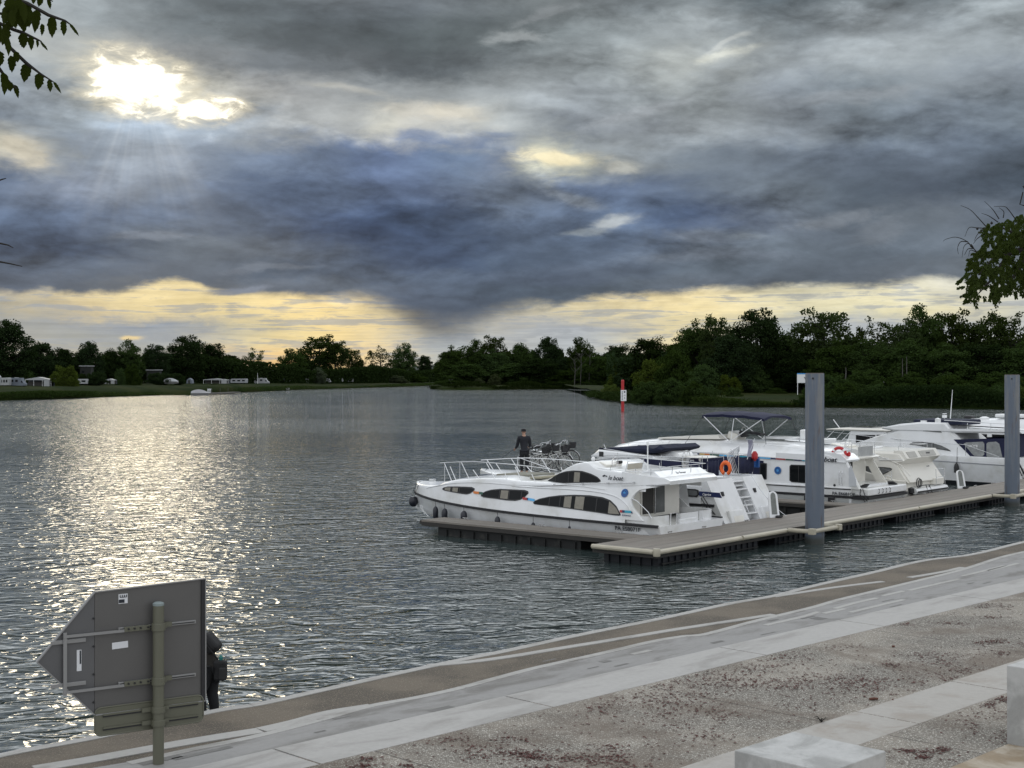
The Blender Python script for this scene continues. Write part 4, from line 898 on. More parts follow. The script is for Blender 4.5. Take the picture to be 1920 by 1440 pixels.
M_DECK = deck_mat()
M_DBEAM = mat('dark_dock_beam', (0.030, 0.027, 0.024), 0.7, var=0.3)
M_FLOAT = mat('dark_blue_float', (0.003, 0.005, 0.009), 0.6, var=0.3, vscale=2)
M_FLOATD = mat('worn_float', (0.006, 0.007, 0.007), 0.7, var=0.5, vscale=5, color2=(0.03, 0.03, 0.026), cscale=3, cedge=(.5, .7))
M_PVC = mat('yellowed_plastic_pipe', (0.42, 0.385, 0.30), 0.4, var=0.25, vscale=2)
dock = empty('floating_dock', (DO.x, DO.y, 0), RZ_D, 'long grey plank floating dock with a yellowed pipe fender along its edge', 'dock')
LD = 62.0; WD = 2.28
mb = MB(); mb.box((LD / 2, WD / 2, DZ - 0.03), (LD, WD, 0.06)); mb.build('deck', M_DECK, dock, bevel=.006, seg=1)
mb = MB()
for y in (0.03, WD - 0.03): mb.box((LD / 2, y, DZ - 0.15), (LD, 0.06, 0.176))
mb.box((0.03, WD / 2, DZ - 0.15), (0.058, WD - 0.13, 0.17)); mb.build('edge_beam', M_DBEAM, dock)
i = 0; x = 0.35
while x < LD - 3:
    L = 5.6 if i == 0 else 3.4
    mb = MB(); mb.box((x + L / 2, WD / 2, 0.06), (L, WD - 0.34, 0.50))
    k = x + 0.2
    while k < x + L: mb.box((k, 0.15, 0.08), (0.035, 0.06, 0.44)); mb.box((k, WD - .15, 0.08), (0.035, 0.06, 0.44)); k += 0.34
    for k in range(5): mb.box((0.33 if i == 0 else x - .02, 0.4 + k * .38, 0.08), (0.06, 0.035, 0.44))
    mb.build('float', M_FLOAT, dock)
    mb = MB(); mb.box((x + L / 2, 0.105, 0.055), (L - .2, 0.05, 0.035)); mb.build('float_rail', M_FLOATD, dock)
    x += L + 1.1; i += 1
def pipe(a, b): 
    mb = MB(); mb.tube([a, b], 0.075, 10); mb.build('pipe_fender', M_PVC, dock, smooth=True)
gaps = [(-0.02, 4.5), (4.62, 7.35), (9.28, 17.4), (17.5, 24.6), (26.65, 36), (36.1, 45), (45.1, 60)]
for a, b in gaps: pipe((a, -0.075, DZ - .05), (b, -0.075, DZ - .05))
pipe((-0.075, 0.02, DZ - .05), (-0.075, WD - .05, DZ - .05))
mb = MB(); mb.lathe([(.10, -.11), (.105, -.1), (.105, .1), (.1, .11)], (-.075, -.075, DZ - .05), 12); mb.build('pipe_joint', M_PVC, dock, smooth=True)
# the rounded guide rails round the piles
for s in (8.30, 25.62):
    mb = MB(); mb.tube([(s - .95, -.16, DZ - .02), (s - .9, -.99, DZ - .02), (s + .9, -.99, DZ - .02), (s + .95, -.16, DZ - .02)], 0.07, 10); mb.build('pile_guide', M_PVC, dock, smooth=True)
    for k in (-.9, .9): MB().box((s + k, -.99, DZ - .02), (.2, .2, .2)).build('guide_roller', M_PVC, dock, bevel=.02)
mb = MB()
for s in (3.9, 5.9, 8.6, 10.6, 18.4, 21.0, 23.0, 24.8, 28.5, 30.5):
    mb.box((s, WD - .12, DZ + .05), (.26, .035, .03)); mb.box((s - .06, WD - .12, DZ + .025), (.03, .03, .06)); mb.box((s + .06, WD - .12, DZ + .025), (.03, .03, .06))
    o = mb.build('cleat', M_STEEL, dock); mb = MB()
def finger(s0, s1, tlen, label):
    f = empty('finger_pontoon', DK(s0, WD, 0), RZ_B, label, 'pontoon', 'finger pontoons between the boats')
    w = s1 - s0
    MB().ext([(0.01, 0.02, DZ - .06), (tlen, 0.02, DZ - .06), (tlen, -w, DZ - .06), (0.01, -w, DZ - .06)], (0, 0, .06)).build('deck', M_DECK, f)
    mb = MB(); mb.box((tlen / 2, .0, DZ - .13), (tlen - .04, .05, .13)); mb.box((tlen / 2, -w + .02, DZ - .13), (tlen - .04, .05, .13)); mb.box((tlen + .03, -w / 2, DZ - .08), (.09, w + .04, .12)); mb.build('edge_beam', M_BLACK if False else M_DBEAM, f)
    x = 1.9
    mb = MB(); mb.box((tlen / 2 + .6, -w / 2, 0.0), (tlen - 2.6, w - .2, .6))
    k = 2.1
    while k < tlen - .8: mb.box((k, -.075, 0.06), (.04, .06, .34)); k += .62
    mb.build('float', M_FLOATD, f)
    for x in (1.0, 4.2, 7.6):
        mb = MB(); mb.box((x, -w + .2, DZ + .07), (.24, .03, .03)); mb.box((x - .05, -w + .2, DZ + .03), (.03, .03, .08)); mb.box((x + .05, -w + .2, DZ + .03), (.03, .03, .08)); mb.build('cleat', M_STEEL, f)
    return f
finger(1.8, 2.95, 8.8, 'narrow grey finger pontoon in front of the nearest white cruiser')
finger(16.3, 17.3, 9.0, 'narrow finger pontoon beside the long houseboat behind the first pile')
# gangway past the second pile
def pile(s, t, top, rust, label):
    M = mat('blue_grey_pile_paint', (0.105, 0.128, 0.165), 0.45, var=0.10, vscale=1.2)
    MR = bpy.data.materials.get('weathered_pile_paint')
    if MR is None:
        MR = bpy.data.materials.new('weathered_pile_paint'); MR.use_nodes = True; MR.node_tree.nodes.clear(); T = NT(MR.node_tree)
        b = T.node('ShaderNodeBsdfPrincipled'); o = T.node('ShaderNodeOutputMaterial'); T.t.links.new(b.outputs[0], o.inputs[0])
        x, y, z = T.sep(T.node('ShaderNodeTexCoord').outputs['Object'])
        st = T.noise(T.comb(T.m('MULTIPLY', x, 5), T.m('MULTIPLY', y, 5), T.m('MULTIPLY', z, .35)), 1.0, 7, .6, .3)[0]
        worn = T.m('MULTIPLY', T.step(st, .46, .6), T.step(z, 1.2, 5.6, .15, 1.0))
        col = T.mix(worn, (0.105, 0.128, 0.165, 1), (0.19, 0.19, 0.185, 1))
        rs_ = T.noise(T.comb(T.m('MULTIPLY', x, 9), T.m('MULTIPLY', y, 9), T.m('MULTIPLY', z, 1.1)), 1.0, 6, .6)[0]
        col = T.mix(T.m('MULTIPLY', T.step(rs_, .60, .68), .6), col, (0.10, 0.065, 0.045, 1))
        f = T.noise(T.comb(T.m('MULTIPLY', x, 3), T.m('MULTIPLY', y, 3), T.m('MULTIPLY', z, 3)), 1.0, 6, .6)[0]; k = T.m('ADD', .85, T.m('MULTIPLY', f, .3))
        col = T.mix(1.0, col, T.comb(k, k, k), 'MULTIPLY'); col = T.mix(T.step(z, .35, .1), col, (0.05, 0.055, 0.05, 1))
        T.put(b.inputs['Base Color'], col); b.inputs['Roughness'].default_value = .5
    p = DK(s, t, 0); root = empty('mooring_pile', (p[0], p[1], 0), 0.4, label, 'pile', 'steel mooring piles through the dock')
    MB().tube([(0, 0, -2.2), (0, 0, top)], .307, 28).build('tube', MR, root, smooth=True)
    MB().tube([(0, 0, top), (0, 0, top + .02)], .29, 28).build('cap', mat('rusty_pile_cap', (0.16, 0.14, 0.12), .8, var=.3), root)
    MB().tube([(-.22, -.22, top - .16), (-.235, -.235, top - .16)], .035, 10).build('lifting_hole', M_BLACK, root)
pile(8.30, -.60, 5.58, 0, 'near blue grey steel pile rising beside the stern of the houseboat')
pile(25.62, -.60, 5.54, 1, 'far blue grey steel pile at the right edge, beyond the flybridge boats')

# ================================================================== BOATS
# Boats lie with the stern to the dock. Local frame: x forward, y to port (toward the viewer), z up, origin at the stern on the waterline.
class Boat:
    def __init__(s, name, s0, t0, label, L, B, group='white motor boats moored at the dock', cat='motor boat'):
        s.L = L; s.B = B; s.s0 = s0; s.t0 = t0; p = DK(s0, t0, 0); s.root = empty(name, (p[0], p[1], 0), RZ_B, label, cat, group)
        s.Mi = (Matrix.Translation((p[0], p[1], 0)) @ Matrix.Rotation(RZ_B, 4, 'Z')).inverted()
    def loc(s, w): return s.Mi @ Vector(w)
    def hb(s, x, z=1.0):                          # half beam along the hull
        raise NotImplementedError
    def ray(s, px, py, yf):
        """where a line of sight of the photograph meets the boat side y = yf(x, z)"""
        a = s.loc((0, 0, EYE)); b = s.loc(((px - 960) / FPX, 1.0, EYE + (705 - py) / FPX)); d = b - a; k = 50.0
        for _ in range(80):
            p = a + d * k; g = p.y - yf(p.x, p.z); p2 = a + d * (k + .01); g2 = p2.y - yf(p2.x, p2.z)
            sl = (g2 - g) / .01
            if abs(sl) < 1e-6: break
            k += max(-3, min(3, -g / sl * .7))
        return a + d * k
    def trace(s, pts, yf): return [(lambda p: (p.x, p.z))(s.ray(px, py, yf)) for px, py in pts]
    def side_panel(s, name, m, outline, yf, off=0.012, thick=0.03, sides=(1, -1), res=0.18, smooth=True, parent=None, joined=False):
        """a skin following the boat's side, cut to an outline in (x, z); one mesh per side"""
        out = []; mbj = MB()
        for sd in sides:
            bm = bmesh.new(); vs = [bm.verts.new((x, 0, z)) for x, z in outline]; f = bm.faces.new(vs)
            xs = [p[0] for p in outline]; zs = [p[1] for p in outline]
            bmesh.ops.triangulate(bm, faces=bm.faces[:])
            for ax, lo, hi in ((0, min(xs), max(xs)), (2, min(zs), max(zs))):
                k = math.floor(lo / res) * res + res
                while k < hi:
                    no = (1, 0, 0) if ax == 0 else (0, 0, 1); co = (k, 0, 0) if ax == 0 else (0, 0, k)
                    bmesh.ops.bisect_plane(bm, geom=bm.verts[:] + bm.edges[:] + bm.faces[:], plane_co=co, plane_no=no, dist=1e-5); k += res
            for v in bm.verts: v.co.y = sd * (yf(v.co.x, v.co.z) + off)
            if thick:
                r = bmesh.ops.extrude_face_region(bm, geom=bm.faces[:])
                for v in r['geom']:
                    if isinstance(v, bmesh.types.BMVert): v.co.y -= sd * thick
            bmesh.ops.recalc_face_normals(bm, faces=bm.faces[:])
            me = bpy.data.meshes.new(name); bm.to_mesh(me); bm.free(); me.materials.append(m)
            if smooth: me.polygons.foreach_set('use_smooth', [True] * len(me.polygons)); me.set_sharp_from_angle(angle=R(40))
            o = bpy.data.objects.new(name, me); COL.objects.link(o); o.parent = parent or s.root; out.append(o)
        return out
    def window(s, name, outline, yf, off=.02, sides=(1, -1), glass=None, frame=.045, mull=(), curt=(), res=.25):
        """dark surround, glass set in it, mullions and curtains behind the glass line"""
        cx = sum(p[0] for p in outline) / len(outline); cz = sum(p[1] for p in outline) / len(outline)
        w = max(p[0] for p in outline) - min(p[0] for p in outline); h = max(p[1] for p in outline) - min(p[1] for p in outline)
        inner = [(cx + (x - cx) * (1 - 2 * frame / w), cz + (z - cz) * (1 - 2 * frame / h)) for x, z in outline]
        fr = s.side_panel(name, M_FRAME, outline, yf, off, .03, sides, res)
        gl = []
        for f, sd in zip(fr, sides):
            g = s.side_panel('glass', glass or M_GLASS, inner, yf, off + .006, 0, (sd,), res, parent=f)
            def inside(x, z):
                c = False; n = len(inner)
                for i in range(n):
                    (x1, z1), (x2, z2) = inner[i], inner[(i + 1) % n]
                    if (z1 > z) != (z2 > z) and x < (x2 - x1) * (z - z1) / (z2 - z1) + x1: c = not c
                return c
            def column(x0, x1, grow=0.0, n=5):
                pts = []
                zlo, zhi = min(p[1] for p in inner), max(p[1] for p in inner)
                up = []; dn = []
                for i in range(n):
                    x = x0 + (x1 - x0) * i / (n - 1); zz = [zlo + (zhi - zlo) * j / 60 for j in range(61)]; ins = [z for z in zz if inside(x, z)]
                    if ins: up.append((x, max(ins))); dn.append((x, min(ins)))
                return up + dn[::-1] if len(up) > 1 else None
            for c in curt:
                pl = column(c[0], c[1], n=7)
                if pl:
                    mb = MB(); vs = []
                    k = len(pl) // 2
                    for x, z in pl: vs.append((x, sd * (yf(x, z) + off + .009), z))
                    o = s.side_panel('curtain', M_CURT, pl, yf, off + .009, 0, (sd,), res, parent=f)
            for x in mull:
                pl = column(x - .018, x + .018, n=3)
                if pl: s.side_panel('mullion', M_FRAME, pl, yf, off + .012, 0, (sd,), res, parent=f)
        return fr
    def hull(s, stations, m, name='hull', n=None):
        """stations: x and the half section (y, z) from keel to deck edge"""
        rings = []
        for x, sec in stations:
            port = [(x + (q[2] if len(q) > 2 else 0), q[0], q[1]) for q in sec]; star = [(a, -b, c) for a, b, c in port[::-1]]
            rings.append(port + star)
        return MB().loft(rings).build(name, m, s.root, smooth=True, angle=32)
    def band(s, name, m, zfun, h, yf, off, x0, x1, n=40, prot=.05, wrap=True):
        """a strake along both sides, wrapped round the bow (kept as one mesh)"""
        pts = [(x0 + (x1 - x0) * i / n) for i in range(n + 1)]
        rings = []
        def ring(x, sd):
            z = zfun(x); y = yf(x, z) + off
            return [(x, sd * (y - .03), z - h / 2), (x + (prot * .7 if x > x1 - .8 else 0), sd * (y + prot), z - h / 2 + .01), (x + (prot * .7 if x > x1 - .8 else 0), sd * (y + prot), z + h / 2 - .01), (x, sd * (y - .03), z + h / 2)]
        A = [ring(x, 1) for x in pts]; B = [ring(x, -1) for x in pts[::-1]]
        mb = MB()
        if wrap: mb.loft(A + B)
        else: mb.loft(A); mb.loft(B)
        return mb.build(name, m, s.root, smooth=True, angle=50)
    def rail(s, pts, posts, r=.014, name='guard_rail', m=None, parent=None):
        mb = MB()
        if pts: mb.tube(pts, r, 6)
        for a, b in posts: mb.tube([a, b], r * .85, 6)
        return mb.build(name, m or M_CHROMEW, parent or s.root, smooth=True)
    def fender(s, x, y, ztop, zrail, r=.11, h=.5, label=None):
        root = MB(); root.tube([(x, y, zrail), (x, y, ztop)], .008, 5); root.lathe([(.015, .0), (.04, -.01), (r * .8, -.06), (r, -.14), (r, -h + .1), (r * .7, -h + .02), (.02, -h)], (x, y, ztop + .14), 10)
        return root.build('fender', mat('black_fender', (0.012, 0.014, 0.022), .35), s.root, smooth=True)
    def badge(s, x, z, r, yf, off=.03):
        y = yf(x, z) + off; pts = [(x + r * math.cos(a * math.pi / 12), z + r * math.sin(a * math.pi / 12)) for a in range(24)]
        b = s.side_panel('round_badge', M_BLUE, pts, yf, off, .01, (1,), .5)[0]
        ring = [(x + r * .86 * math.cos(a * math.pi / 12), z + r * .86 * math.sin(a * math.pi / 12)) for a in range(24)]
        rin = [(x + r * .78 * math.cos(a * math.pi / 12), z + r * .78 * math.sin(a * math.pi / 12)) for a in range(24)]
        mb = MB(); n = 24
        V = [(a, y + .004, c) for a, c in ring] + [(a, y + .004, c) for a, c in rin]
        mb.add(V, [(i, (i + 1) % n, n + (i + 1) % n, n + i) for i in range(n)]); mb.build('badge_ring', M_BLUEL, b)
        mb = MB(); st = []
        for i in range(12):
            q = r * (.5 if i % 2 else .3); st.append((x + q * math.cos(i * math.pi / 6), y + .004, z + q * math.sin(i * math.pi / 6)))
        mb.add(st, [tuple(range(12))]); mb.build('badge_emblem', M_BLUEL, b)
        return b
    def wtext(s, name, body, size, px, py, yf, m=None, shear=0.0, off=.03, bold=.0, sx=1.0, dx=1.0, tilt=0.0, parent=None):
        """lettering on the port side, reading from bow side to stern side"""
        p = s.ray(px, py, yf); y = yf(p.x, p.z) + off
        # tangent of the side so that the letters lie on it
        tx = Vector((-1, -(yf(p.x - 1, p.z) - yf(p.x, p.z)) * -1, 0)); tx = Vector((-1, yf(p.x - 1, p.z) - yf(p.x, p.z), tilt)).normalized()
        up = Vector((0, (yf(p.x, p.z + .3) - yf(p.x, p.z)) / .3, 1)); nz = tx.cross(up).normalized(); up = nz.cross(tx)
        rot = Matrix((tx, up, nz)).transposed()
        return text(name, body, size, m or M_TEXT, parent or s.root, Vector((p.x, y, p.z)), rot, shear, .002, bold, 1.0, sx)
    def colour_band(s, segs, yf, off=.03, sides=(1,)):
        for nm, quad in segs: s.side_panel('colour_stripe', M_STR[nm], quad, yf, off, .006, sides, .6)
def interp(tab, x):
    if x <= tab[0][0]: return tab[0][1]
    for (a, u), (b, v) in zip(tab, tab[1:]):
        if x <= b: return u + (v - u) * (x - a) / (b - a)
    return tab[-1][1]
def sm(t): t = max(0, min(1, t)); return t * t * (3 - 2 * t)
def ring_buoy(name, root_parent, c, R_, r, m1, m2, axis='Y'):
    o = empty(name, c); return o

# ------------------------------------------------------------------ A: the nearest cruiser
def boat_a():
    L = 12.15
    b = Boat('cruiser', 5.2, 2.5, 'nearest white cruiser with arched dark windows, moored behind the finger pontoon', L, 3.8)
    def deckb(x): return 1.9 * max(0.02, 1 - max(0, (x - 5.2) / (L - 5.2)) ** 2.5) ** .8
    zr = lambda x: .74 + .34 * max(0, x / L) ** 2.2                                 # rub rail
    topz = [(.0, 1.9), (5.8, 1.9), (6.5, 1.95), (7.7, 1.88), (8.9, 1.76), (9.45, 1.65), (9.8, 1.52), (10.6, 1.46), (12.2, 1.40)]
    def yf(x, z):
        w = deckb(x)
        if z <= zr(x): return w * (1 - .16 * ((zr(x) - z) / 1.0) - .12 * max(0, (x - 7) / 5) * (zr(x) - z))
        q = (z - zr(x)); return max(.02, w - .10 * q - .10 * q * q)
    b.yf = yf
    # hull below the rail
    st = []
    for i in range(34):
        x = -.35 + (L + .35) * i / 33; w = deckb(x); z0 = zr(x); rise = max(0, (x - 7.5) / (L - 7.5))
        keel = -.45 + 1.25 * rise ** 2.6; ch = .16 + .42 * rise ** 1.5
        sec = [(0.0, keel), (w * (.55 - .25 * rise), keel + .12), (w * (.84 - .22 * rise), ch * .9 - .06), (w * (.88 - .18 * rise), ch + .02), (w * (.90 - .17 * rise), ch + .05), (w * .985, z0 - .06), (w, z0)]
        st.append((x, sec))
    b.hull(st, M_GEL)
    MB().loft([[(x, sd * w_, z) for x, w_, z in r] for sd in (1,) for r in [[(0, 0, 0)]]] ) if False else None
    b.band('rub_rail', M_BLACK, zr, .10, deckb and (lambda x, z: deckb(x)), -.02, -.3, L - .02, 44, .055)
    # topside skin and deck in one shell: sections from the rail to the crown of the deck
    rings = []
    N = 44
    for i in range(N + 1):
        x = .98 + (L - .05 - .98) * i / N; z0 = zr(x) + .02; zt = interp(topz, x); zt = max(zt, z0 + .12)
        pts = []
        for k in range(6): z = z0 + (zt - .10 - z0) * k / 5; pts.append((x, yf(x, z), z))
        y1 = yf(x, zt - .1); rr = min(.14, y1 * .5)
        for a in (30, 60, 90): pts.append((x, y1 - rr + rr * math.cos(R(a)), zt - .10 + .10 * math.sin(R(a))))
        pts.append((x, (y1 - rr) * .5, zt + .06)); pts.append((x, 0, zt + .08))
        rings.append(pts + [(a, -y, c) for a, y, c in pts[-2::-1]])
    MB().loft(rings, close=False).build('deckhouse', M_GEL, b.root, smooth=True, angle=40)
    # moulded ridges running along the topsides, down to the arch
    for pts, r in (([(960, 911), (1000, 914), (1060, 917), (1110, 921), (1150, 929), (1172, 943), (1184, 960)], .022), ([(800, 915), (850, 906), (905, 905), (960, 909), (1020, 909), (1080, 911), (1135, 918)], .016)):
        q = [b.ray(px, py, yf) for px, py in pts]; q = smooth_line(q, 6)
        mb = MB(); mb.tube([(p.x, yf(p.x, p.z) + .004, p.z) for p in q], r, 6); mb.build('moulding', M_GEL, b.root, smooth=True)
    # upper saloon and flybridge: a narrower house on the deck
    uf = lambda x, z: (1.62 * max(.05, 1 - max(0, (x - 2.6) / 3.6) ** 2.6)) ** 1.0 - .13 * (z - 1.9)
    upz = [(-.05, 2.26), (.5, 2.30), (1.2, 2.38), (2.4, 2.47), (2.8, 2.66), (3.3, 2.58), (3.75, 2.40), (4.3, 2.12), (4.8, 1.95), (5.2, 1.88)]
    rings = []
    for i in range(31):
        x = .35 + (5.1 - .35) * i / 30; zt = interp(upz, x) - (.0 if x > 2.6 else .02); z0 = 1.80
        zt = max(zt, z0 + .06); pts = []
        for k in range(5): z = z0 + (zt - .06 - z0) * k / 4; pts.append((x, max(.03, uf(x, z)), z))
        y1 = max(.03, uf(x, zt - .06)); rr = min(.09, y1 * .5)
        for a in (35, 90): pts.append((x, y1 - rr + rr * math.cos(R(a)), zt - .06 + .06 * math.sin(R(a))))
        pts.append((x, 0, zt + .03 if x > 3.0 else zt + .01)); rings.append(pts + [(a, -y, c) for a, y, c in pts[-2::-1]])
    MB().loft(rings, close=False).build('saloon_roof', M_GEL, b.root, smooth=True, angle=45)
    # roof over the cockpit, thinning to an edge aft, with the raised rear face
    mb = MB(); rg = []
    for x, w, zb, zt in ((1.3, 1.66, 1.90, 2.40), (.6, 1.64, 1.95, 2.32), (.1, 1.58, 2.0, 2.28), (-.25, 1.50, 2.02, 2.25), (-.42, 1.42, 2.04, 2.16)):
        rg.append([(x, w - .05, zb), (x, w, zb + .04), (x, w - .04, zt), (x, 0, zt + .01), (x, -w + .04, zt), (x, -w, zb + .04), (x, -w + .05, zb)])
    mb.loft(rg); mb.build('cockpit_roof', M_GEL, b.root, smooth=True, angle=30)
    mb = MB(); mb.loft([[(-.12, y, 2.24), (.22, y * .96, 2.44), (.55, y * .95, 2.44), (.95, y, 2.28)] for y in (-1.45, -1.3, 1.3, 1.45)]); mb.build('flybridge_seat', M_GEL, b.root, bevel=.03)
    tt = text('boat_name', 'le boat', .20, M_TEXT, b.root, Vector((.0, .25, 2.38)), Matrix(((0, -1, 0), (-.66, 0, .75), (-.75, 0, -.66))).transposed() if False else Matrix(((0, -1, 0), (.75, 0, .66), (-.66, 0, .75))).transposed(), .35, .003, .003)
    tt.location = (.0, .35, 2.30)
    # arch walls aft: curved from roof down to the bulwark, both sides
    arch = b.trace([(1235, 913), (1204, 918), (1194, 924), (1186, 933), (1183, 941), (1185, 949), (1190, 957), (1201, 970), (1207, 977)], yf)
    arch = [(p[0], p[1]) for p in smooth_line([(x, z, 0) for x, z in arch], 4)]
    for sd, sh in ((1, 0.0), (-1, .5)):
        pl = [(min(1.30 + sh, x + sh), z) for x, z in arch]; xb = 1.35 + sh; rg = []
        for x, z in pl:
            yo = yf(.9, z) + .004; k_ = min(1, max(0, (xb - x)) / .5)
            rg.append([(xb, sd * yo, z), (x + .03, sd * yo, z), (x, sd * (yo - .03), z), (x, sd * (yo - .10), z), (xb, sd * (yo - .12), z)])
        MB().loft(rg).build('arch_panel', M_GEL, b.root, smooth=True, angle=40)
    # bulkhead with the sliding door
    MB().box((1.18, 0, 1.45), (.06, 3.0, 1.2)).build('rear_bulkhead', M_CREAM, b.root)
    d = MB().box((1.13, .12, 1.42), (.04, 1.35, 1.02)).build('sliding_door', M_CREAM, b.root, bevel=.01)
    MB().box((1.10, .42, 1.42), (.02, .62, .92)).build('door_opening', M_INT, d); MB().box((1.095, -.24, 1.42), (.02, .58, .92)).build('glass', M_GLASSG, d); 
    MB().box((1.06, .08, 1.42), (.03, .03, .98)).build('door_frame', M_STEEL, d)
    MB().box((.75, 0, .62), (1.6, 3.4, .12)).build('cockpit_floor', M_CREAM, b.root)
    # bulwark round the stern and the bathing platform
    mb = MB(); P0 = [(1.5, 1.78), (.7, 1.84), (.15, 1.82), (-.08, 1.55), (-.12, 1.0)]
    for seg in (P0, [(-.12, .35), (-.12, -.7)], [(-.12, -1.0), (-.08, -1.55), (.15, -1.82), (.7, -1.84), (1.5, -1.78)]):
        seg = [tuple(p) for p in smooth_line([(x, y, 0) for x, y in seg], 4)]
        mb.loft([[(x, y, .45), (x, y * 1.0, 1.0 - .06 * (i < 2)), (x + .0, y, 1.04), (x * .8 + .1, y * .93, 1.03), (x * .8 + .1, y * .92, .5)] for i, (x, y, z) in enumerate(seg)], close=True)
    mb.build('bulwark', M_GEL, b.root, smooth=True, angle=40)
    mb = MB(); mb.loft([[(x, -1.6 * k, z) for x, z in ((-.5, .3), (-1.25, .34), (-1.32, .42), (-1.25, .5), (-.5, .55))] if False else [(x, y, z) for x, z in ((.1, .28), (-.2, .32), (-.25, .42), (-.2, .52), (.1, .58))] for y in (-1.5, -1.2, 1.2, 1.5) for k in (1,)]); mb.build('swim_platform', M_GEL, b.root, smooth=True, angle=50)
    MB().box((-.19, .05, .80), (.10, 1.0, .16)).build('name_board', M_GEL, b.root, bevel=.03); MB().box((-.2, -.9, .66), (.16, .9, .12)).build('stern_step', M_GEL, b.root, bevel=.03)
    b.rail([(-.2, 1.05, .5), (-.22, 1.05, 1.1), (-.22, .7, 1.1), (-.2, .7, .5)], [], .016, 'stern_ladder')
    b.rail([(.9, 1.72, 1.6), (.6, 1.75, 1.5), (.15, 1.78, 1.18), (.0, 1.8, .98)], [], .016, 'grab_rail', M_STEEL)
    # windows
    T = lambda l: b.trace(l, yf)
    o = T([(829, 917), (832, 914), (840, 912), (860, 912), (885, 913), (890.5, 916), (889, 920), (882, 925), (876, 927), (866, 926), (850, 923), (834, 920)])
    x1 = [p[0] for p in o]; b.window('window', o, yf, mull=[max(x1) - .62, max(x1) - 1.1], curt=[(max(x1) - .55, max(x1) - .2), (max(x1) - 1.0, max(x1) - .68)], sides=(1, -1))
    o = T([(902, 930), (903, 926), (911, 921), (922, 918), (938, 916.5), (960, 917.5), (984, 918.5), (990.5, 921), (991, 925), (984, 932), (976, 937), (966, 939), (950, 938), (928, 935), (907, 932.5)])
    x1 = [p[0] for p in o]; b.window('window', o, yf, mull=[max(x1) - .9, max(x1) - 1.35, max(x1) - 1.9], curt=[(max(x1) - 1.3, max(x1) - .95)])
    o = T([(1000, 943), (1002, 939.5), (1012, 935), (1030, 931), (1050, 928.5), (1078, 927.5), (1105, 928.5), (1130, 932), (1145, 938), (1156, 949), (1163, 962), (1164, 966), (1161, 967), (1150, 966), (1120, 961), (1085, 956), (1050, 951), (1015, 947), (1003, 945.5)])
    x1 = [p[0] for p in o]; m0 = min(x1); M0 = max(x1); b.window('window', o, yf, mull=[M0 - .7, M0 - 1.15, m0 + 1.0], curt=[(M0 - 1.62, M0 - 1.32), (M0 - 2.15, M0 - 1.78), (m0 + .05, m0 + .5)])
    T2 = lambda l: b.trace(l, uf)
    o = T2([(1025, 905), (1028, 901), (1038, 894), (1050, 887), (1062, 883.5), (1076, 882), (1092, 883), (1108, 888), (1120, 894), (1126, 900), (1126, 903), (1122, 904.5), (1090, 905), (1055, 906), (1028, 907)])
    x1 = [p[0] for p in o]; M0 = max(x1); b.window('window', o, uf, mull=[M0 - .62, M0 - 1.25], curt=[(M0 - 1.75, M0 - 1.5)], glass=M_GLASS)
    # stripes, badge, lettering
    def seg(a, bb, h=4.6): return T([(a[0], a[1]), (bb[0], bb[1]), (bb[0], bb[1] + h), (a[0], a[1] + h)])
    b.colour_band([('orange', seg((888.5, 920.5), (899, 921.8))), ('green', seg((899.2, 921.8), (906, 922.8))), ('red', seg((981, 932), (988.5, 933))), ('navy', seg((988.7, 933), (991, 933.3))), ('blue', seg((991.2, 933.3), (1003, 935.5))),
                   ('red', seg((1163, 956), (1167.5, 956.3))), ('navy', seg((1167.7, 956.3), (1172, 956.6))), ('teal', seg((1172.2, 956.6), (1184, 957.5))), ('navy', T([(1184.2, 957.5), (1187.5, 962.6), (1184.2, 962.4)]))], yf)
    p = b.ray(1172, 924.3, yf); b.badge(p.x, p.z, .135, yf)
    b.wtext('boat_name', 'le boat', .20, 1144, 899, uf, shear=.35, bold=.004, sx=1.05, off=.13)
    b.wtext('small_lettering', 'ELEGANCE', .07, 1167, 967, yf, M_STR['navy'], bold=.001)
    b.wtext('registration', 'PA ES8071F', .185, 1154, 993, lambda x, z: yf(x, z) + .02, bold=.002, sx=1.12)
    q = b.ray(1133, 892, uf); mb = MB(); mb.box((q.x, uf(q.x, q.z) + .02, q.z), (.10, .01, .05), 0, .3); mb.box((q.x - .1, uf(q.x, q.z) + .02, q.z - .01), (.06, .01, .03), 0, -.5); mb.build('bird_mark', M_TEXT, b.root)
    # rail along the side and the flybridge rail
    q = [b.ray(px, py, uf) for px, py in ((1001, 910), (1090, 907), (1191, 904.5))]; b.rail([(p.x, 1.72 if p.x < 3.4 else yf(p.x, p.z) - .02, p.z) for p in q], [], .014, 'hand_rail', M_STEEL)
    for px, py in ((1001, 910), (1047, 908), (1094, 907), (1142, 905.5), (1191, 904.5)):
        p = b.ray(px, py, uf); MB().box((p.x, 1.66, p.z), (.05, .14, .05)).build('rail_bracket', M_STEEL, b.root)
    q = [b.ray(px, py, lambda x, z: 1.45) for px, py in ((1095, 875.5), (1130, 879), (1170, 883), (1205, 885), (1240, 882.5), (1289, 876.5))]
    q = [(p.x, 1.45 if i < 5 else 1.3, p.z) for i, p in enumerate(q)]
    b.rail(q[:5] + [(.05, 1.35, 2.56), (.0, .6, 2.58), (0, -1.35, 2.58), (1.4, -1.4, 2.62), (2.6, -1.4, 2.66)], [((x, sd * 1.42, 2.22), (x, sd * 1.42, 2.52)) for x in (.3, .9, 1.9) for sd in (1, -1)] + [((.05, y, 2.2), (.02, y, 2.57)) for y in (-.5, .6)], .013, 'flybridge_rail', M_STEEL)
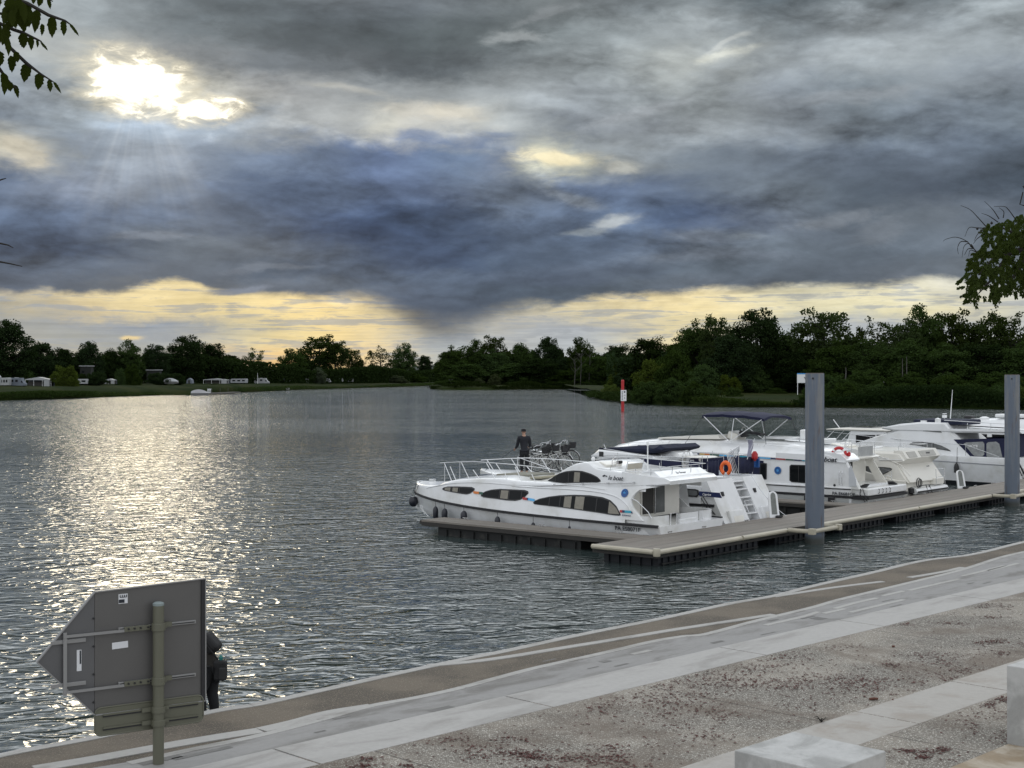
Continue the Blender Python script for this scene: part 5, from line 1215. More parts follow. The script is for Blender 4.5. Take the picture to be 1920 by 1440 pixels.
    # helm, seat and windscreen on the flybridge
    w = MB().torus((2.35, .55, 2.60), .17, .014, 'X', 18, 6); w.tube([(2.35, .38, 2.60), (2.35, .72, 2.60)], .01, 5); w.tube([(2.35, .55, 2.43), (2.35, .55, 2.77)], .01, 5); w.build('steering_wheel', M_STEEL, b.root, smooth=True)
    MB().box((2.6, .5, 2.47), (.35, .9, .26), 0, -.3).build('helm_console', M_CREAM, b.root, bevel=.03); MB().box((2.42, .2, 2.60), (.12, .22, .10)).build('throttle_box', M_BLACK, b.root, bevel=.02)
    se = MB().box((1.72, .55, 2.36), (.45, .9, .08)).build('helm_seat', M_CREAM, b.root, bevel=.02); MB().box((1.54, .55, 2.52), (.05, .80, .20), 0, -.2).build('seat_back', M_CUSH, se, bevel=.02)
    b.rail([(1.62, 1.0, 2.3), (1.50, 1.0, 2.70), (1.50, .1, 2.70), (1.62, .1, 2.3)], [], .014, 'seat_frame', M_STEEL)
    MB().lathe([(.05, 0), (.07, .03), (.07, .08), (.03, .13)], (3.0, .9, 2.66), 10).build('deck_light', M_WHITE, b.root, smooth=True)
    MB().tube([(1.2, .3, 2.3), (1.2, .3, 3.25)], .022, 8).lathe([(.04, 0), (.045, .1), (.02, .14)], (1.2, .3, 3.2), 8).build('stern_light_mast', M_WHITE, b.root, smooth=True)
    # bow rails
    mb = MB()
    top = [b.ray(px, py, lambda x, z: max(.25, deckb(x) * .84)) for px, py in ((826, 868), (833, 867.5), (865, 866), (887, 865.5), (912, 867), (950, 870), (990, 874), (1020, 878), (1045, 882))]
    pt = [(p.x, max(.25, deckb(p.x) * .84), p.z) for p in top]
    arc = [(pt[0][0] + .25, .0, pt[0][2])]
    for sd in (1, -1): mb.tube([(pt[0][0], sd * pt[0][1], pt[0][2])] + [(x, sd * y, z) for x, y, z in pt[1:]], .016, 6)
    for (px, py), (qx, qy) in (((833, 868), (847, 898)), ((844, 875), (855, 900)), ((865, 867), (880, 896)), ((887, 881), (899, 899)), ((912, 868), (928, 893)), ((946, 884), (950, 899)), ((966, 876), (979, 890)), ((997, 889), (1004, 901))):
        f = lambda x, z: max(.25, deckb(x) * .84); a = b.ray(px, py, f); c = b.ray(qx, qy, f)
        for sd in (1, -1): mb.tube([(a.x, sd * f(a.x, 0), a.z), (c.x, sd * f(c.x, 0), interp(topz, c.x) - .02)], .014, 6)
    mb.build('bow_rail', M_CHROMEW, b.root, smooth=True)
    b.rail([(11.0, -.35, 1.5), (11.0, -.35, 2.1)], [((10.4, -.55, 1.5), (10.4, -.55, 2.25))], .013, 'boarding_post', M_STEEL)
    # foredeck: sunpad hatch, windscreen cover, anchor gear
    MB().box((6.7, .0, 1.99), (1.5, 1.5, .06), 0, .02).build('sun_pad', mat('grey_khaki_pad', (.20, .195, .16), .9, var=.2), b.root, bevel=.04); MB().box((5.25, .3, 1.99), (.5, 1.9, .08), 0, .05).build('windscreen_cover', mat('khaki_canvas', (0.30, 0.28, 0.21), .9, var=.2), b.root, bevel=.04)
    MB().box((8.6, 0, 1.86), (.5, .6, .04)).build('deck_hatch', M_GLASS, b.root, bevel=.02)
    MB().box((11.7, 0, 1.48), (.5, .16, .06)).box((11.3, 0, 1.52), (.16, .22, .16)).build('anchor_winch', M_STEEL, b.root, bevel=.01)
    # rounded stem head and anchor rope
    b.rail([(11.7, .42, 1.44), (11.75, .55, 1.2), (11.7, .5, 1.0)], [((11.55, .5, 1.38), (11.62, .62, 1.05))], .012, 'bow_rope', M_BLACK)
    b.rail([(11.95, .15, .95), (11.4, .5, .5), (10.6, .95, .30)], [((11.8, .2, .9), (10.9, .85, .35))], .012, 'mooring_rope', M_WHITE)
    for px, zt, r, h in ((816, .62, .10, .50), (833, .60, .11, .46), (869, .60, .12, .46), (932, .52, .10, .36), (999, .42, .08, .24), (1067, .40, .06, .2)):
        p = b.ray(px, 955, lambda x, z: deckb(x) + .14); b.fender(p.x, deckb(p.x) + .12, zt, zr(p.x) - .02, r, h)
    p = b.ray(793, 935, lambda x, z: .3); MB().lathe([(.03, .22), (.12, .2), (.17, .08), (.17, -.05), (.1, -.16), (.02, -.18)], (L - .25, .42, .72), 12).build('bow_fender', mat('black_fender', (0.012, 0.014, 0.022), .35), b.root, smooth=True)
    return b
BA = boat_a()

def hull_std(b, zr, ztop, flare=.12, m=None, bowp=2.4, start=.45, transom=0.0, keel=-.4, low=.5, x0=0.0):
    """a plain planing hull with topsides up to ztop(x) and a flat deck"""
    L = b.L; hw = b.B / 2
    def deckb(x): return hw * max(.02, 1 - max(0, (x - L * start) / (L * (1 - start))) ** bowp) ** .85
    def yf(x, z): 
        w = deckb(x); return max(.02, w * (1 - flare * max(0, zr(x) - z) * (1 + 1.2 * max(0, x / L - .6))) - .05 * max(0, z - zr(x)))
    b.yf = yf; b.deckb = deckb; st = []
    for i in range(34):
        x = x0 + (L - x0) * i / 33; rise = max(0, (x - L * .6) / (L * .4)); kz = keel + (ztop(L) * .55 - keel) * rise ** 2.6; w = deckb(x); zt = ztop(x)
        sh = lambda z: transom * (zt - z) if x < L * .4 else 0
        sec = [(0, kz, -sh(kz)), (w * .55 * (1 - .4 * rise), kz + .12, -sh(kz))] + [(yf(x, z), z, -transom * (zt - z) * max(0, 1 - x / 2.0)) for z in [kz + .2 + (zt - kz - .2) * k / 7 for k in range(8)]] + [(max(.01, yf(x, zt) - .06), zt + .03), (0, zt + .06)]
        st.append((x, sec))
    rings = []
    for x, sec in st:
        port = [(x + (q[2] if len(q) > 2 else 0), q[0], q[1]) for q in sec]; rings.append(port + [(a, -bb, c) for a, bb, c in port[-2:0:-1]])
    MB().loft(rings).build('hull', m or M_GEL, b.root, smooth=True, angle=35)
def house(b, name, outline, w, m, ch=.07, parent=None, smooth=True, tumble=0.0):
    cx = sum(p[0] for p in outline) / len(outline); cz = sum(p[1] for p in outline) / len(outline); zlo = min(p[1] for p in outline)
    def shr(k): return [(x - math.copysign(min(abs(x - cx), k), x - cx), z - math.copysign(min(abs(z - cz), k), z - cz)) for x, z in outline]
    rings = []
    for y, k in ((-w, ch), (-w + ch, 0), (w - ch, 0), (w, ch)):
        rings.append([(x, y * (1 - tumble * (z - zlo)), z) for x, z in shr(k)])
    return MB().loft(rings).build(name, m, parent or b.root, smooth=smooth, angle=30)
def horseshoe(name, parent, c, R_, r, m, rz=0):
    return MB().torus(c, R_, r, 'Y', 18, 8, R(-62), R(242), 1.15).build(name, m, parent, smooth=True)

# ------------------------------------------------------------------ B: the second boat with the blue weather cloths
def boat_b():
    b = Boat('cruiser', 9.5, 2.75, 'second white cruiser with navy weather cloths and steps moulded in its high stern', 12.4, 3.8)
    zr = lambda x: 1.06 + .2 * (x / 12.4) ** 2; zt = lambda x: 1.72 - .10 * math.sin(min(1, x / 12.4) * math.pi) - (.05 if x > 9 else 0)
    hull_std(b, zr, zt, .10, start=.5, x0=.62)
    yf = b.yf
    b.band('rub_rail', M_BLACK, zr, .10, lambda x, z: b.deckb(x), -.03, .1, 12.35, 40, .05)
    low = [(-.0, .1), (11.0, .3), (11.6, .75), (9, .62), (0.0, .62)]
    b.side_panel('lower_hull', M_GREYG, low, yf, .008, .02, (1, -1), .5)
    # side walls of the aft cabin and the raised deck
    P = lambda l, f=yf: b.trace(l, f)
    house(b, 'aft_cabin', [(.35, 1.6), (.95, 1.93), (3.4, 2.0), (5.4, 2.0), (7.6, 1.75), (7.9, 1.6)], 1.72, M_GEL, .10, tumble=.03)
    # the stern: sloping moulding with steps and lockers
    mb = MB(); top = 1.92
    for y0, y1 in ((-1.85, -.50), (.22, 1.85)):
        mb.loft([[(-.38, y, .12), (-.33, y, .45), (.42, y, top), (1.1, y, top), (1.1, y, .2)] for y in (y0, y0 + .05, y1 - .05, y1)])
    mb.build('stern_moulding', M_GEL, b.root, smooth=True, angle=30)
    mb = MB()
    for k in range(6): mb.box((.50 - .145 * (5 - k), -.14, .42 + .27 * k), (.30, .70, .05)); mb.box((.64 - .145 * (5 - k), -.14, .30 + .27 * k), (.05, .70, .27))
    mb.build('stern_steps', M_GEL, b.root, bevel=.015)
    b.rail([(-.20, .10, .75), (-.02, .10, 1.12), (-.02, -.38, 1.12), (-.20, -.38, .75)], [], .016, 'step_rail', M_STEEL)
    for y in (1.0, -1.15):
        lk = MB().box((-.16, y, .50), (.42, .95, .72), 0, .30).build('stern_locker', M_GEL, b.root, bevel=.05); MB().box((-.385, y - .02, .47), (.02, .62, .46), 0, .30).build('locker_door', M_CREAM, lk)
        MB().box((.17, y + .25, 1.42), (.12, .13, .16), 0, .3).build('stern_lamp', M_BLACK, b.root, bevel=.02)
    # window, navy panel and its small name
    o = P([(1270, 925), (1274, 918), (1280, 915.5), (1304, 917), (1310, 919), (1311, 928), (1307, 932), (1274, 929.5), (1270.5, 928)]); xs = [p[0] for p in o]
    b.window('window', o, yf, off=.03, glass=M_GLASSG, mull=[sum(xs) / len(xs) - .02])
    b.side_panel('name_panel', M_STR['navy'], P([(1311.5, 921), (1350, 924), (1354.5, 934), (1311.5, 929.5)]), yf, .03, .01, (1,), .5)
    b.wtext('small_lettering', 'Caprice', .11, 1318, 928.5, yf, M_TEXTW, off=.045, bold=.002, shear=.2)
    # wheel shelter, folded dark cover and windscreen
    o = P([(1107, 856), (1121, 843), (1168, 848), (1225, 856), (1228, 863), (1165, 860)], lambda x, z: 1.45)
    house(b, 'fascia', o, 1.45, M_GEL, .05)
    house(b, 'cabin_front', [(2.9, 1.95), (3.0, 2.38), (5.5, 2.42), (6.2, 1.9)], 1.4, M_GEL, .06)
    o = P([(1110, 867), (1116, 862.5), (1129, 863), (1129, 866.5)], lambda x, z: 1.42); b.side_panel('window_slot', M_GLASS, o, lambda x, z: 1.41, .012, .01, (1, -1), .5)
    o = P([(1161, 865), (1195, 868), (1195, 872), (1163, 868)], lambda x, z: 1.42); b.side_panel('window_slot', M_GLASS, o, lambda x, z: 1.41, .012, .01, (1, -1), .5)
    p = b.ray(1127, 851.5, lambda x, z: 1.47); MB().box((p.x, 1.46, p.z), (.2, .02, .18)).build('vent', M_BLACK, b.root, bevel=.02)
    o = P([(1121, 843), (1127, 840), (1170, 838), (1195, 836), (1209, 836), (1224, 842), (1236, 834.5), (1246, 841), (1243, 845), (1225, 850), (1190, 851), (1160, 847)], lambda x, z: 1.2)
    house(b, 'folded_cover', o, 1.25, M_NAVY2, .10)
    b.rail([(5.2, 1.3, 2.83), (4.2, 1.4, 2.74), (2.6, 1.42, 2.52)], [((5.1, 1.3, 2.8), (5.2, 1.3, 2.98))], .014, 'windscreen_rail', M_STEEL)
    # seats, console, table, wheel
    o = P([(1211, 857), (1230, 848), (1262, 845.5), (1270, 850), (1275, 858), (1262, 866), (1215, 862)], lambda x, z: .5); house(b, 'helm_console', o, .55, M_GEL, .10)
    mb = MB().lathe([(.02, -.0), (.62, .0), (.64, .03), (.60, .05), (.02, .05)], (2.1, -.35, 2.55), 20).tube([(2.1, -.35, 2.0), (2.1, -.35, 2.55)], .04, 8); mb.build('cockpit_table', M_CREAM, b.root, smooth=True)
    p = b.ray(1287, 858, lambda x, z: .1); w = MB().torus((p.x, .1, p.z), .25, .014, 'X', 20, 6)
    for a in range(6): w.tube([(p.x, .1, p.z), (p.x + .02, .1 + .25 * math.cos(a * 1.047), p.z + .25 * math.sin(a * 1.047))], .009, 5)
    w.build('steering_wheel', M_STEEL, b.root, smooth=True)
    MB().box((p.x + .15, .1, p.z - .2), (.12, .2, .5)).build('wheel_column', M_CREAM, b.root, bevel=.02)
    # weather cloths laced to the rail round the aft deck
    zc0, zc1 = 2.02, 2.56
    mb = MB()
    def cloth(a, c, nm='weather_cloth'):
        a = Vector(a); c = Vector(c); n = 10; vs = []; nr = (c - a).cross(Vector((0, 0, 1))).normalized()
        for k in range(n + 1):
            q = a.lerp(c, k / n); s_ = .02 * math.sin(k * 2.2); vs += [q + nr * s_ + Vector((0, 0, zc0)), q + nr * (s_ + .01) + Vector((0, 0, zc1 - .03 * abs(math.sin(k * math.pi / 2.5))))]
        m_ = MB().add(vs, [(2 * k, 2 * k + 2, 2 * k + 3, 2 * k + 1) for k in range(n)]); o_ = m_.build(nm, M_NAVY, b.root, smooth=True); sd = o_.modifiers.new('solid', 'SOLIDIFY'); sd.thickness = .012; return o_
    cloth((3.9, 1.62, 0), (1.55, 1.66, 0)); cloth((1.25, 1.66, 0), (.75, 1.62, 0)); cloth((.62, -.55, 0), (.62, -1.62, 0)); cloth((.75, -1.66, 0), (4.1, -1.62, 0)); cloth((.62, 1.55, 0), (.62, .75, 0))
    posts = [((x, sd * 1.68, 1.95), (x, sd * 1.68, 2.72)) for x in (.7, 1.5, 2.4, 3.4, 4.3) for sd in (1, -1)] + [((.6, y, 1.95), (.6, y, 2.72)) for y in (1.5, .45, -.55)]
    b.rail([(5.0, 1.6, 2.6), (4.2, 1.68, 2.64), (.7, 1.68, 2.66), (.6, 1.55, 2.66), (.6, .45, 2.66)], posts, .014, 'deck_rail', M_STEEL); b.rail([(.6, -.55, 2.66), (.6, -1.55, 2.66), (.7, -1.68, 2.66), (4.2, -1.68, 2.64)], [], .014, 'deck_rail', M_STEEL)
    p = b.ray(1362, 879, lambda x, z: 1.72); horseshoe('horseshoe_buoy', b.root, (p.x, 1.76, p.z + .02), .17, .062, M_ORANGE)
    for k in range(2): MB().tube([(1.15 + k * .62, 1.60, 2.0), (1.62 + k * .62, 1.60, 2.0)], .11, 12).build('rolled_cushion', M_WHITE, b.root, smooth=True)
    # folded bimini frames, flag and gear at the stern
    mb = MB(); rs = random.Random(4)
    for k in range(5): mb.tube([(.65 + .03 * k, -.2 - .16 * k, 2.0), (.9 + .02 * k, -.25 - .10 * k, 2.7 + .04 * k)], .014, 6)
    for k in range(6): mb.tube([(.6 + .06 * k, -.35, 2.60 + .03 * k), (.9, -1.1, 2.80 + .035 * k)], .016, 6)
    mb.build('folded_awning_frame', M_STEEL, b.root, smooth=True)
    MB().tube([(.55, -1.05, 2.5), (.35, -1.25, 3.25)], .012, 6).build('flag_staff', M_STEEL, b.root)
    MB().loft([[(.42 + a * .1, -1.2 - .08 * math.sin(z * 9), 3.2 - z) for z in (0, .15, .3, .45, .6)] + [(.46 + a * .1, -1.1 - .06 * math.sin(z * 7), 3.2 - z) for z in (.6, .45, .3, .15, 0)] for a in (0, 1)]).build('flag', mat('limp_flag', (.25, .25, .32), .8), b.root)
    MB().lathe([(.02, -.2), (.11, -.1), (.12, .05), (.05, .16)], (.5, -1.5, 2.62), 10).build('red_float', M_RED, b.root, smooth=True); MB().box((.6, -1.75, 2.35), (.3, .1, .35)).build('blue_bag', M_STR['blue'] if False else M_BLUE, b.root, bevel=.03)
    # ropes down to the dock and the foredeck rail
    for px in (0, .12): b.rail([(.95 - px, 1.66, 1.98), (.78 - px, 1.86, 1.5), (.30 - px, 1.9, .9), (-.25 + px, 1.75, .55)], [], .012, 'mooring_rope', M_BLACK)
    b.rail([(.3, -.9, 1.95), (-.1, -.95, 1.4), (-.55, -1.0, .9), (-.95, -1.2, .55)], [], .012, 'shore_cable', M_STEEL)
    b.rail([(9.4, 1.25, 2.35), (8.6, 1.38, 2.2), (7.6, 1.5, 2.0)], [((x, y, 1.6), (x, y, z)) for x, y, z in ((8.6, 1.38, 2.2), (9.4, 1.25, 2.35))], .014, 'bow_rail')
    return b
BB = boat_b()
# the gangway board leaning on the second boat's stern
def board(s, t, h, w, tilt, label):
    p = DK(s, t, DZ); root = MB(); n = 14; out = []
    for i in range(n + 1): a = math.pi * i / n; out.append((w / 2 * math.cos(a), h - w / 2 + w / 2 * math.sin(a)))
    out += [(-w / 2 * 1.1, 0), (w / 2 * 1.1, 0)]
    root.ext([(x, 0, z) for x, z in out], (0, .07, 0)); o = root.build('gangway_board', M_GEL, None, bevel=.01)
    o.location = (p[0], p[1], DZ); o.rotation_euler = (R(tilt), 0, RZ_D + R(-38)); tag(o, label, 'gangway', 'white boards standing on the dock')
    MB().ext([(x * .55, 0, .12 + z * .82) for x, z in out], (0, -.006, 0)).build('grip_surface', mat('grip_grey', (.18, .19, .18), .9, var=.5, vscale=12), o)
    MB().box((.12, -.1, .03), (.22, .14, .07)).build('foot', M_BLACK, o)
board(10.35, 2.05, .95, .34, -14, 'white round topped board standing against the stern of the second cruiser')
board(27.0, 2.15, .85, .36, -16, 'white round topped board standing at the stern of the cream cruiser')

# ------------------------------------------------------------------ C: the long houseboat with the bimini
def boat_c():
    b = Boat('houseboat', 19.95, 3.0, 'long white houseboat with a navy bimini top, moored behind the first pile', 14.9, 3.9, cat='houseboat')
    zr = lambda x: .98 + .12 * (x / 14.9) ** 2; zt = lambda x: 1.02 + .14 * (x / 14.9) ** 2
    hull_std(b, zr, zt, .05, start=.66, bowp=2.2)
    yf0 = b.yf; w = 1.86; yf = lambda x, z: min(w, b.deckb(x)) - .0
    b.band('rub_rail', M_BLACK, lambda x: zr(x) - .01, .055, lambda x, z: b.deckb(x), -.03, -.0, 14.85, 40, .045); b.band('lower_rub_rail', M_BLACK, lambda x: .66 + .12 * (x / 14.9) ** 2, .12, lambda x, z: yf0(x, z), -.03, -.0, 14.8, 40, .05)
    b.side_panel('lower_hull', M_GREYG, [(.1, .2), (13.2, .25), (13.8, .6), (.1, .6)], yf0, .006, .02, (1, -1), .6); b.side_panel('boot_stripe', M_BOOT, [(.05, -.1), (13.0, -.1), (13.1, .16), (.05, .16)], yf0, .02, .02, (1, -1), .6)
    for px in (1558, 1513):
        p = b.ray(px, 935, lambda x, z: yf0(x, z) + .1); MB().box((p.x, b.deckb(p.x) + .02, .33), (.28, .12, .62)).build('square_fender', M_BLACK, b.root, bevel=.04)
    P = lambda l, f=yf: b.trace(l, f)
    # cabin with a long arched roof
    rear = P([(1613, 915), (1590, 872), (1587, 866)])
    roofpts = [(1590, 871), (1589, 864), (1560, 857), (1545, 842), (1530, 836), (1500, 832), (1440, 829), (1378, 826), (1300, 824), (1240, 828), (1200, 833), (1170, 840)]
    def w_at(x): return min(w, b.deckb(x) - .08) if x > 9 else w
    prof = P([(1589, 870), (1560, 857), (1543, 851), (1500, 846), (1400, 838), (1300, 832), (1240, 833), (1200, 837), (1175, 842)], lambda x, z: 1.55)
    topz = [(0.2, 2.12), (1.6, 2.50), (2.2, 2.60), (4, 2.70), (7, 2.74), (9.5, 2.70), (11, 2.58), (12.2, 2.36), (13.0, 1.9), (13.6, 1.45)]
    rings = []
    for i in range(45):
        x = 1.25 + (13.5 - 1.25) * i / 44; zt_ = interp(topz, x); ww = max(.05, min(w, b.deckb(x) - .04)); ze = min(2.08 + .05 * min(1, x / 3), zt_ - .08)
        pts = [(x, ww, .95), (x, ww - .01, 1.5), (x, ww - .03, ze - .04), (x, ww - .0, ze), (x, ww - .03, ze + .05), (x, ww - .26, ze + (zt_ - ze) * .45), (x, ww - .62, ze + (zt_ - ze) * .86), (x, ww * .4, zt_), (x, 0, zt_ + .02)]
        rings.append(pts + [(a, -y, c) for a, y, c in pts[-2::-1]])
    MB().loft(rings, close=False).add(rings[0], [tuple(range(len(rings[0])))]).build('cabin', M_GEL, b.root, smooth=True, angle=35)
    yc = lambda x, z: max(.05, min(w, b.deckb(x) - .04)) - .02
    Q_ = lambda l: b.trace(l, yc)
    for l in ([(1481, 874), (1484, 871), (1512, 872), (1516, 876), (1516, 902), (1512, 906), (1485, 904), (1481, 901)],): b.window('window', Q_(l), yc, off=.035, mull=[sum(p[0] for p in Q_(l)) / 8])
    for l in ([(1425, 868), (1438, 868.5), (1438, 899), (1425, 898)], [(1372, 862), (1405, 866), (1405, 892), (1372, 890)], [(1290, 854), (1345, 860), (1345, 880), (1290, 875)]): b.window('window', Q_(l), yc, off=.035)
    b.side_panel('window_blind', M_NAVY, Q_([(1350, 857), (1432, 864), (1432, 893), (1350, 888)]), yc, .03, .01, (1,), .6)
    p = b.ray(1459, 882, yc); b.badge(p.x, p.z, .16, yc, .04)
    # strip of coloured blocks under the gutter
    cols = ['blue', 'navy', 'yellow', 'orange', 'green', 'blue', 'blue', 'navy', 'teal', 'navy', 'blue', 'navy', 'red', 'green', 'navy', 'teal']; x0 = 1286; xs = [1286, 1300, 1313, 1322, 1332, 1350, 1366, 1378, 1388, 1404, 1425, 1446, 1456, 1474, 1490, 1505, 1520]
    segs = []
    for c, a, e in zip(cols, xs, xs[1:]):
        ya = 848.0 + (a - 1286) * .062; ye = 848.0 + (e - .6 - 1286) * .062; segs.append((c, Q_([(a, ya), (e - .6, ye), (e - .6, ye + 2.8), (a, ya + 2.8)])))
    b.colour_band(segs, yc, .045)
    b.side_panel('gutter', M_GEL, Q_([(1286, 845.5), (1589, 866.5), (1589, 868), (1286, 847)]), yc, .05, .03, (1, -1), .8)
    b.side_panel('name_board', M_GEL, [(.62, 2.02), (3.4, 2.10), (3.4, 2.32), (1.0, 2.28), (.62, 2.12)], yc, .06, .05, (1, -1), .5)
    b.wtext('boat_name', 'le boat', .27, 1533, 864.5, yc, shear=.35, bold=.005, off=.075, sx=1.15)
    b.wtext('registration', 'PA E6681OF', .16, 1561, 927, lambda x, z: b.deckb(x), off=.03, bold=.004, sx=1.2)
    # rear side: slanted grey door, grab handle, drain
    o = b.side_panel('side_door', M_GREYG if False else mat('pale_grey_panel', (.5, .52, .54), .4), Q_([(1592, 877), (1597, 874), (1605, 899), (1606, 912), (1592, 912)]), yc, .02, .02, (1,), .5)
    b.side_panel('wing_panel', M_GEL, [(1.3, .98), (1.3, 2.08), (.30, 2.08), (-.30, .98)], yc, .0, .22, (1,), .5)
    MB().loft([[(x, y, z) for x, z in ((.30, 2.04), (.22, 2.12), (.5, 2.36), (1.3, 2.44), (1.3, 2.04))] for y in (.7, .75, 1.80, 1.86)]).build('roof_corner', M_GEL, b.root, smooth=True, angle=40)
    for px in (1575, 1580.5): p = b.ray(px, 900, yc); b.rail([(p.x, w - .0, 1.12), (p.x, w + .07, 1.2), (p.x, w + .07, 1.6), (p.x, w, 1.68)], [], .014, 'grab_rail', M_STEEL)
    p = b.ray(1565, 913, yc); MB().tube([(p.x, w - .02, 1.1), (p.x, w + .01, 1.1)], .05, 10).build('drain', M_BLACK, b.root)
    # cockpit aft: bulkhead, door, roof deck with posts, steps, starboard pillar
    MB().box((1.27, -.1, 1.5), (.06, 3.5, 1.1)).build('rear_bulkhead', M_CREAM, b.root); MB().box((1.22, -.40, 1.45), (.03, .42, .98)).build('door_opening', M_INT, b.root)
    MB().loft([[(1.4, y, 2.02), (.62, y, 2.06), (.58, y, 2.12), (.66, y, 2.16), (1.4, y, 2.16)] for y in (-1.8, -1.6, .6, .7)]).build('cockpit_roof', M_CREAM, b.root, smooth=True, angle=40)
    MB().ext([(.85, -1.7, 2.05), (1.2, -1.7, 2.05), (.60, -1.7, 1.02), (.15, -1.7, 1.02)], (0, .08, 0)).build('roof_pillar', M_CREAM, b.root)
    MB().ext([(-.68, -1.75, .72), (1.3, -1.88, .72), (1.3, 1.88, .72), (-.68, 1.75, .72)], (0, 0, .30)).build('stern_deck', M_GEL, b.root, bevel=.06, seg=3)
    MB().ext([(-.70, -1.78, .60), (.0, -1.92, .60), (.0, 1.92, .60), (-.70, 1.78, .60)], (0, 0, .10)).build('stern_rub_rail', M_BLACK, b.root)
    MB().ext([(-.62, -1.7, .05), (.1, -1.82, .05), (.1, 1.82, .05), (-.62, 1.7, .05)], (0, 0, .52)).build('stern_counter', M_GREYG, b.root)
    for k in range(4): b.rail([(-.69, .9 - .33 * k, .78), (-.73, .9 - .33 * k, .82), (-.73, .9 - .33 * k, .94), (-.69, .9 - .33 * k, .97)], [], .014, 'stern_handle', M_BLACK)
    b.rail([(.5, -1.65, 1.0), (.5, -1.65, 1.65), (-.05, -1.65, 1.5), (-.05, -1.65, 1.0)], [((.5, -1.65, 1.35), (-.05, -1.65, 1.3)), ((.22, -1.65, 1.0), (.22, -1.65, 1.33))], .013, 'cockpit_rail', M_STEEL)
    b.rail([(1.0, .3, 2.2), (.75, .28, 1.6), (.65, .28, 1.05)], [], .014, 'ladder_rail', M_STEEL)
    rope = MB(); 
    for k in range(4): rope.torus((-.2 - .03 * k, 1.3 - .05 * k, 1.05 + .03 * k), .16 - .02 * k, .02, 'Z', 14, 5)
    rope.build('rope_coil', M_BLACK, b.root); rope = MB()
    for k in range(4): rope.torus((-.4, -1.0 + .05 * k, 1.05 + .03 * k), .18 - .02 * k, .02, 'Z', 14, 5)
    rope.build('rope_coil', M_BLACK, b.root)
    b.rail([(-.35, 1.78, 1.0), (-.4, 1.95, .8), (-.6, 1.9, .5)], [((-.45, 1.82, 1.02), (-.68, 1.92, .55))], .02, 'mooring_rope', M_BLACK)
    # flybridge rail, red ring buoy, seats
    b.rail([(1.5, .5, 2.75), (.75, .4, 2.72), (.75, -1.7, 2.72), (2.2, -1.7, 2.8)], [((.75, y, 2.15), (.75, y, 2.72)) for y in (-1.7, -1.0, -.3, .4)] + [((x, -1.7, 2.15), (x, -1.7, 2.76)) for x in (1.4, 2.1)], .014, 'flybridge_rail', M_STEEL)
    MB().box((.76, -.9, 2.36), (.03, 1.3, .4)).build('rail_cloth', mat('grey_cloth', (.35, .36, .36), .9, var=.3), b.root)
    p = b.ray(1573.5, 857, lambda x, z: 1.45); rb = MB().torus((p.x, 1.45, p.z + .06), .31, .065, 'Y', 28, 8).build('ring_buoy', M_RED, b.root, smooth=True)
    for a in (45, 135, 225, 315): MB().torus((p.x, 1.45, p.z + .06), .31, .069, 'Y', 3, 8, R(a - 8), R(a + 8)).build('reflective_band', M_WHITE, rb, smooth=True)
    MB().lathe([(.02, -.1), (.07, -.06), (.07, .05), (.02, .1)], (.35, 1.4, 2.35), 8).build('buoy_light', M_RED, b.root, smooth=True)
    MB().box((2.4, -.2, 2.78), (.7, 1.3, .18)).build('flybridge_bench', M_GEL, b.root, bevel=.05); MB().box((4.3, -.4, 2.84), (1.5, 1.1, .10)).build('flybridge_table', M_GEL, b.root, bevel=.03)
    MB().box((3.4, -.5, 3.0), (.12, .6, .42)).build('seat_back', M_GEL, b.root, bevel=.05)
    cn = MB().box((6.3, .2, 2.88), (.5, .8, .34), 0, -.3).build('helm_console', M_CREAM, b.root, bevel=.05); MB().box((5.3, .3, 3.02), (.75, .5, .09), 0, -.12).build('dark_cushion', M_BLACK, b.root, bevel=.04); MB().box((5.9, .3, 2.98), (.14, .5, .28), 0, .5).build('dark_seat_back', M_BLACK, b.root, bevel=.04)
    MB().torus((5.95, .2, 3.12), .17, .013, 'X', 16, 5).build('steering_wheel', M_STEEL, b.root)
    MB().loft([[(x, y, interp(topz, x) + .02 + z) for x, z in ((6.6, 0), (6.7, .18), (9.8, .05), (9.9, 0))] for y in (-1.1, -1.0, 1.0, 1.1)]).build('windscreen_cover', M_CREAM, b.root, smooth=True)
    for a, c in ((1.9, 4.2), (4.4, 6.6), (6.8, 9.0), (9.3, 11.2)): b.rail([(a, 1.5, interp(topz, a) - .18), (a + .06, 1.52, interp(topz, a) - .08), (c - .06, 1.52, interp(topz, c) - .08), (c, 1.5, interp(topz, c) - .18)], [], .014, 'roof_rail', M_CHROMEW)
    # bimini
    yb = 1.15; tp = lambda px, py, y=yb: b.ray(px, py, lambda x, z: y)
    front = tp(1317, 779); back = tp(1433, 785.5); bf = tp(1487, 779, -yb)
    X0, Z0 = front.x, front.z; X1 = back.x; Z1 = back.z; rings = []
    for i in range(13):
        f = i / 12; x = X0 + (X1 - X0) * f; z = Z0 + (Z1 - Z0) * f + .11 * math.sin(math.pi * min(1, f * 1.0)) ** .35 + .0 - .03 * abs(math.sin(f * math.pi * 3)); rg = []
        for k in range(9): a = -1 + 2 * k / 8; rg.append((x, a * yb * 1.02, z + .11 * (1 - abs(a) ** 3.4)))
        rg += [(x, a * yb, z - .11 + .17 * (1 - abs(a) ** 3.4)) for a in (1, .5, 0, -.5, -1)]; rings.append(rg)
    bim = MB().loft(rings).build('bimini_canvas', M_NAVY, b.root, smooth=True, angle=50)
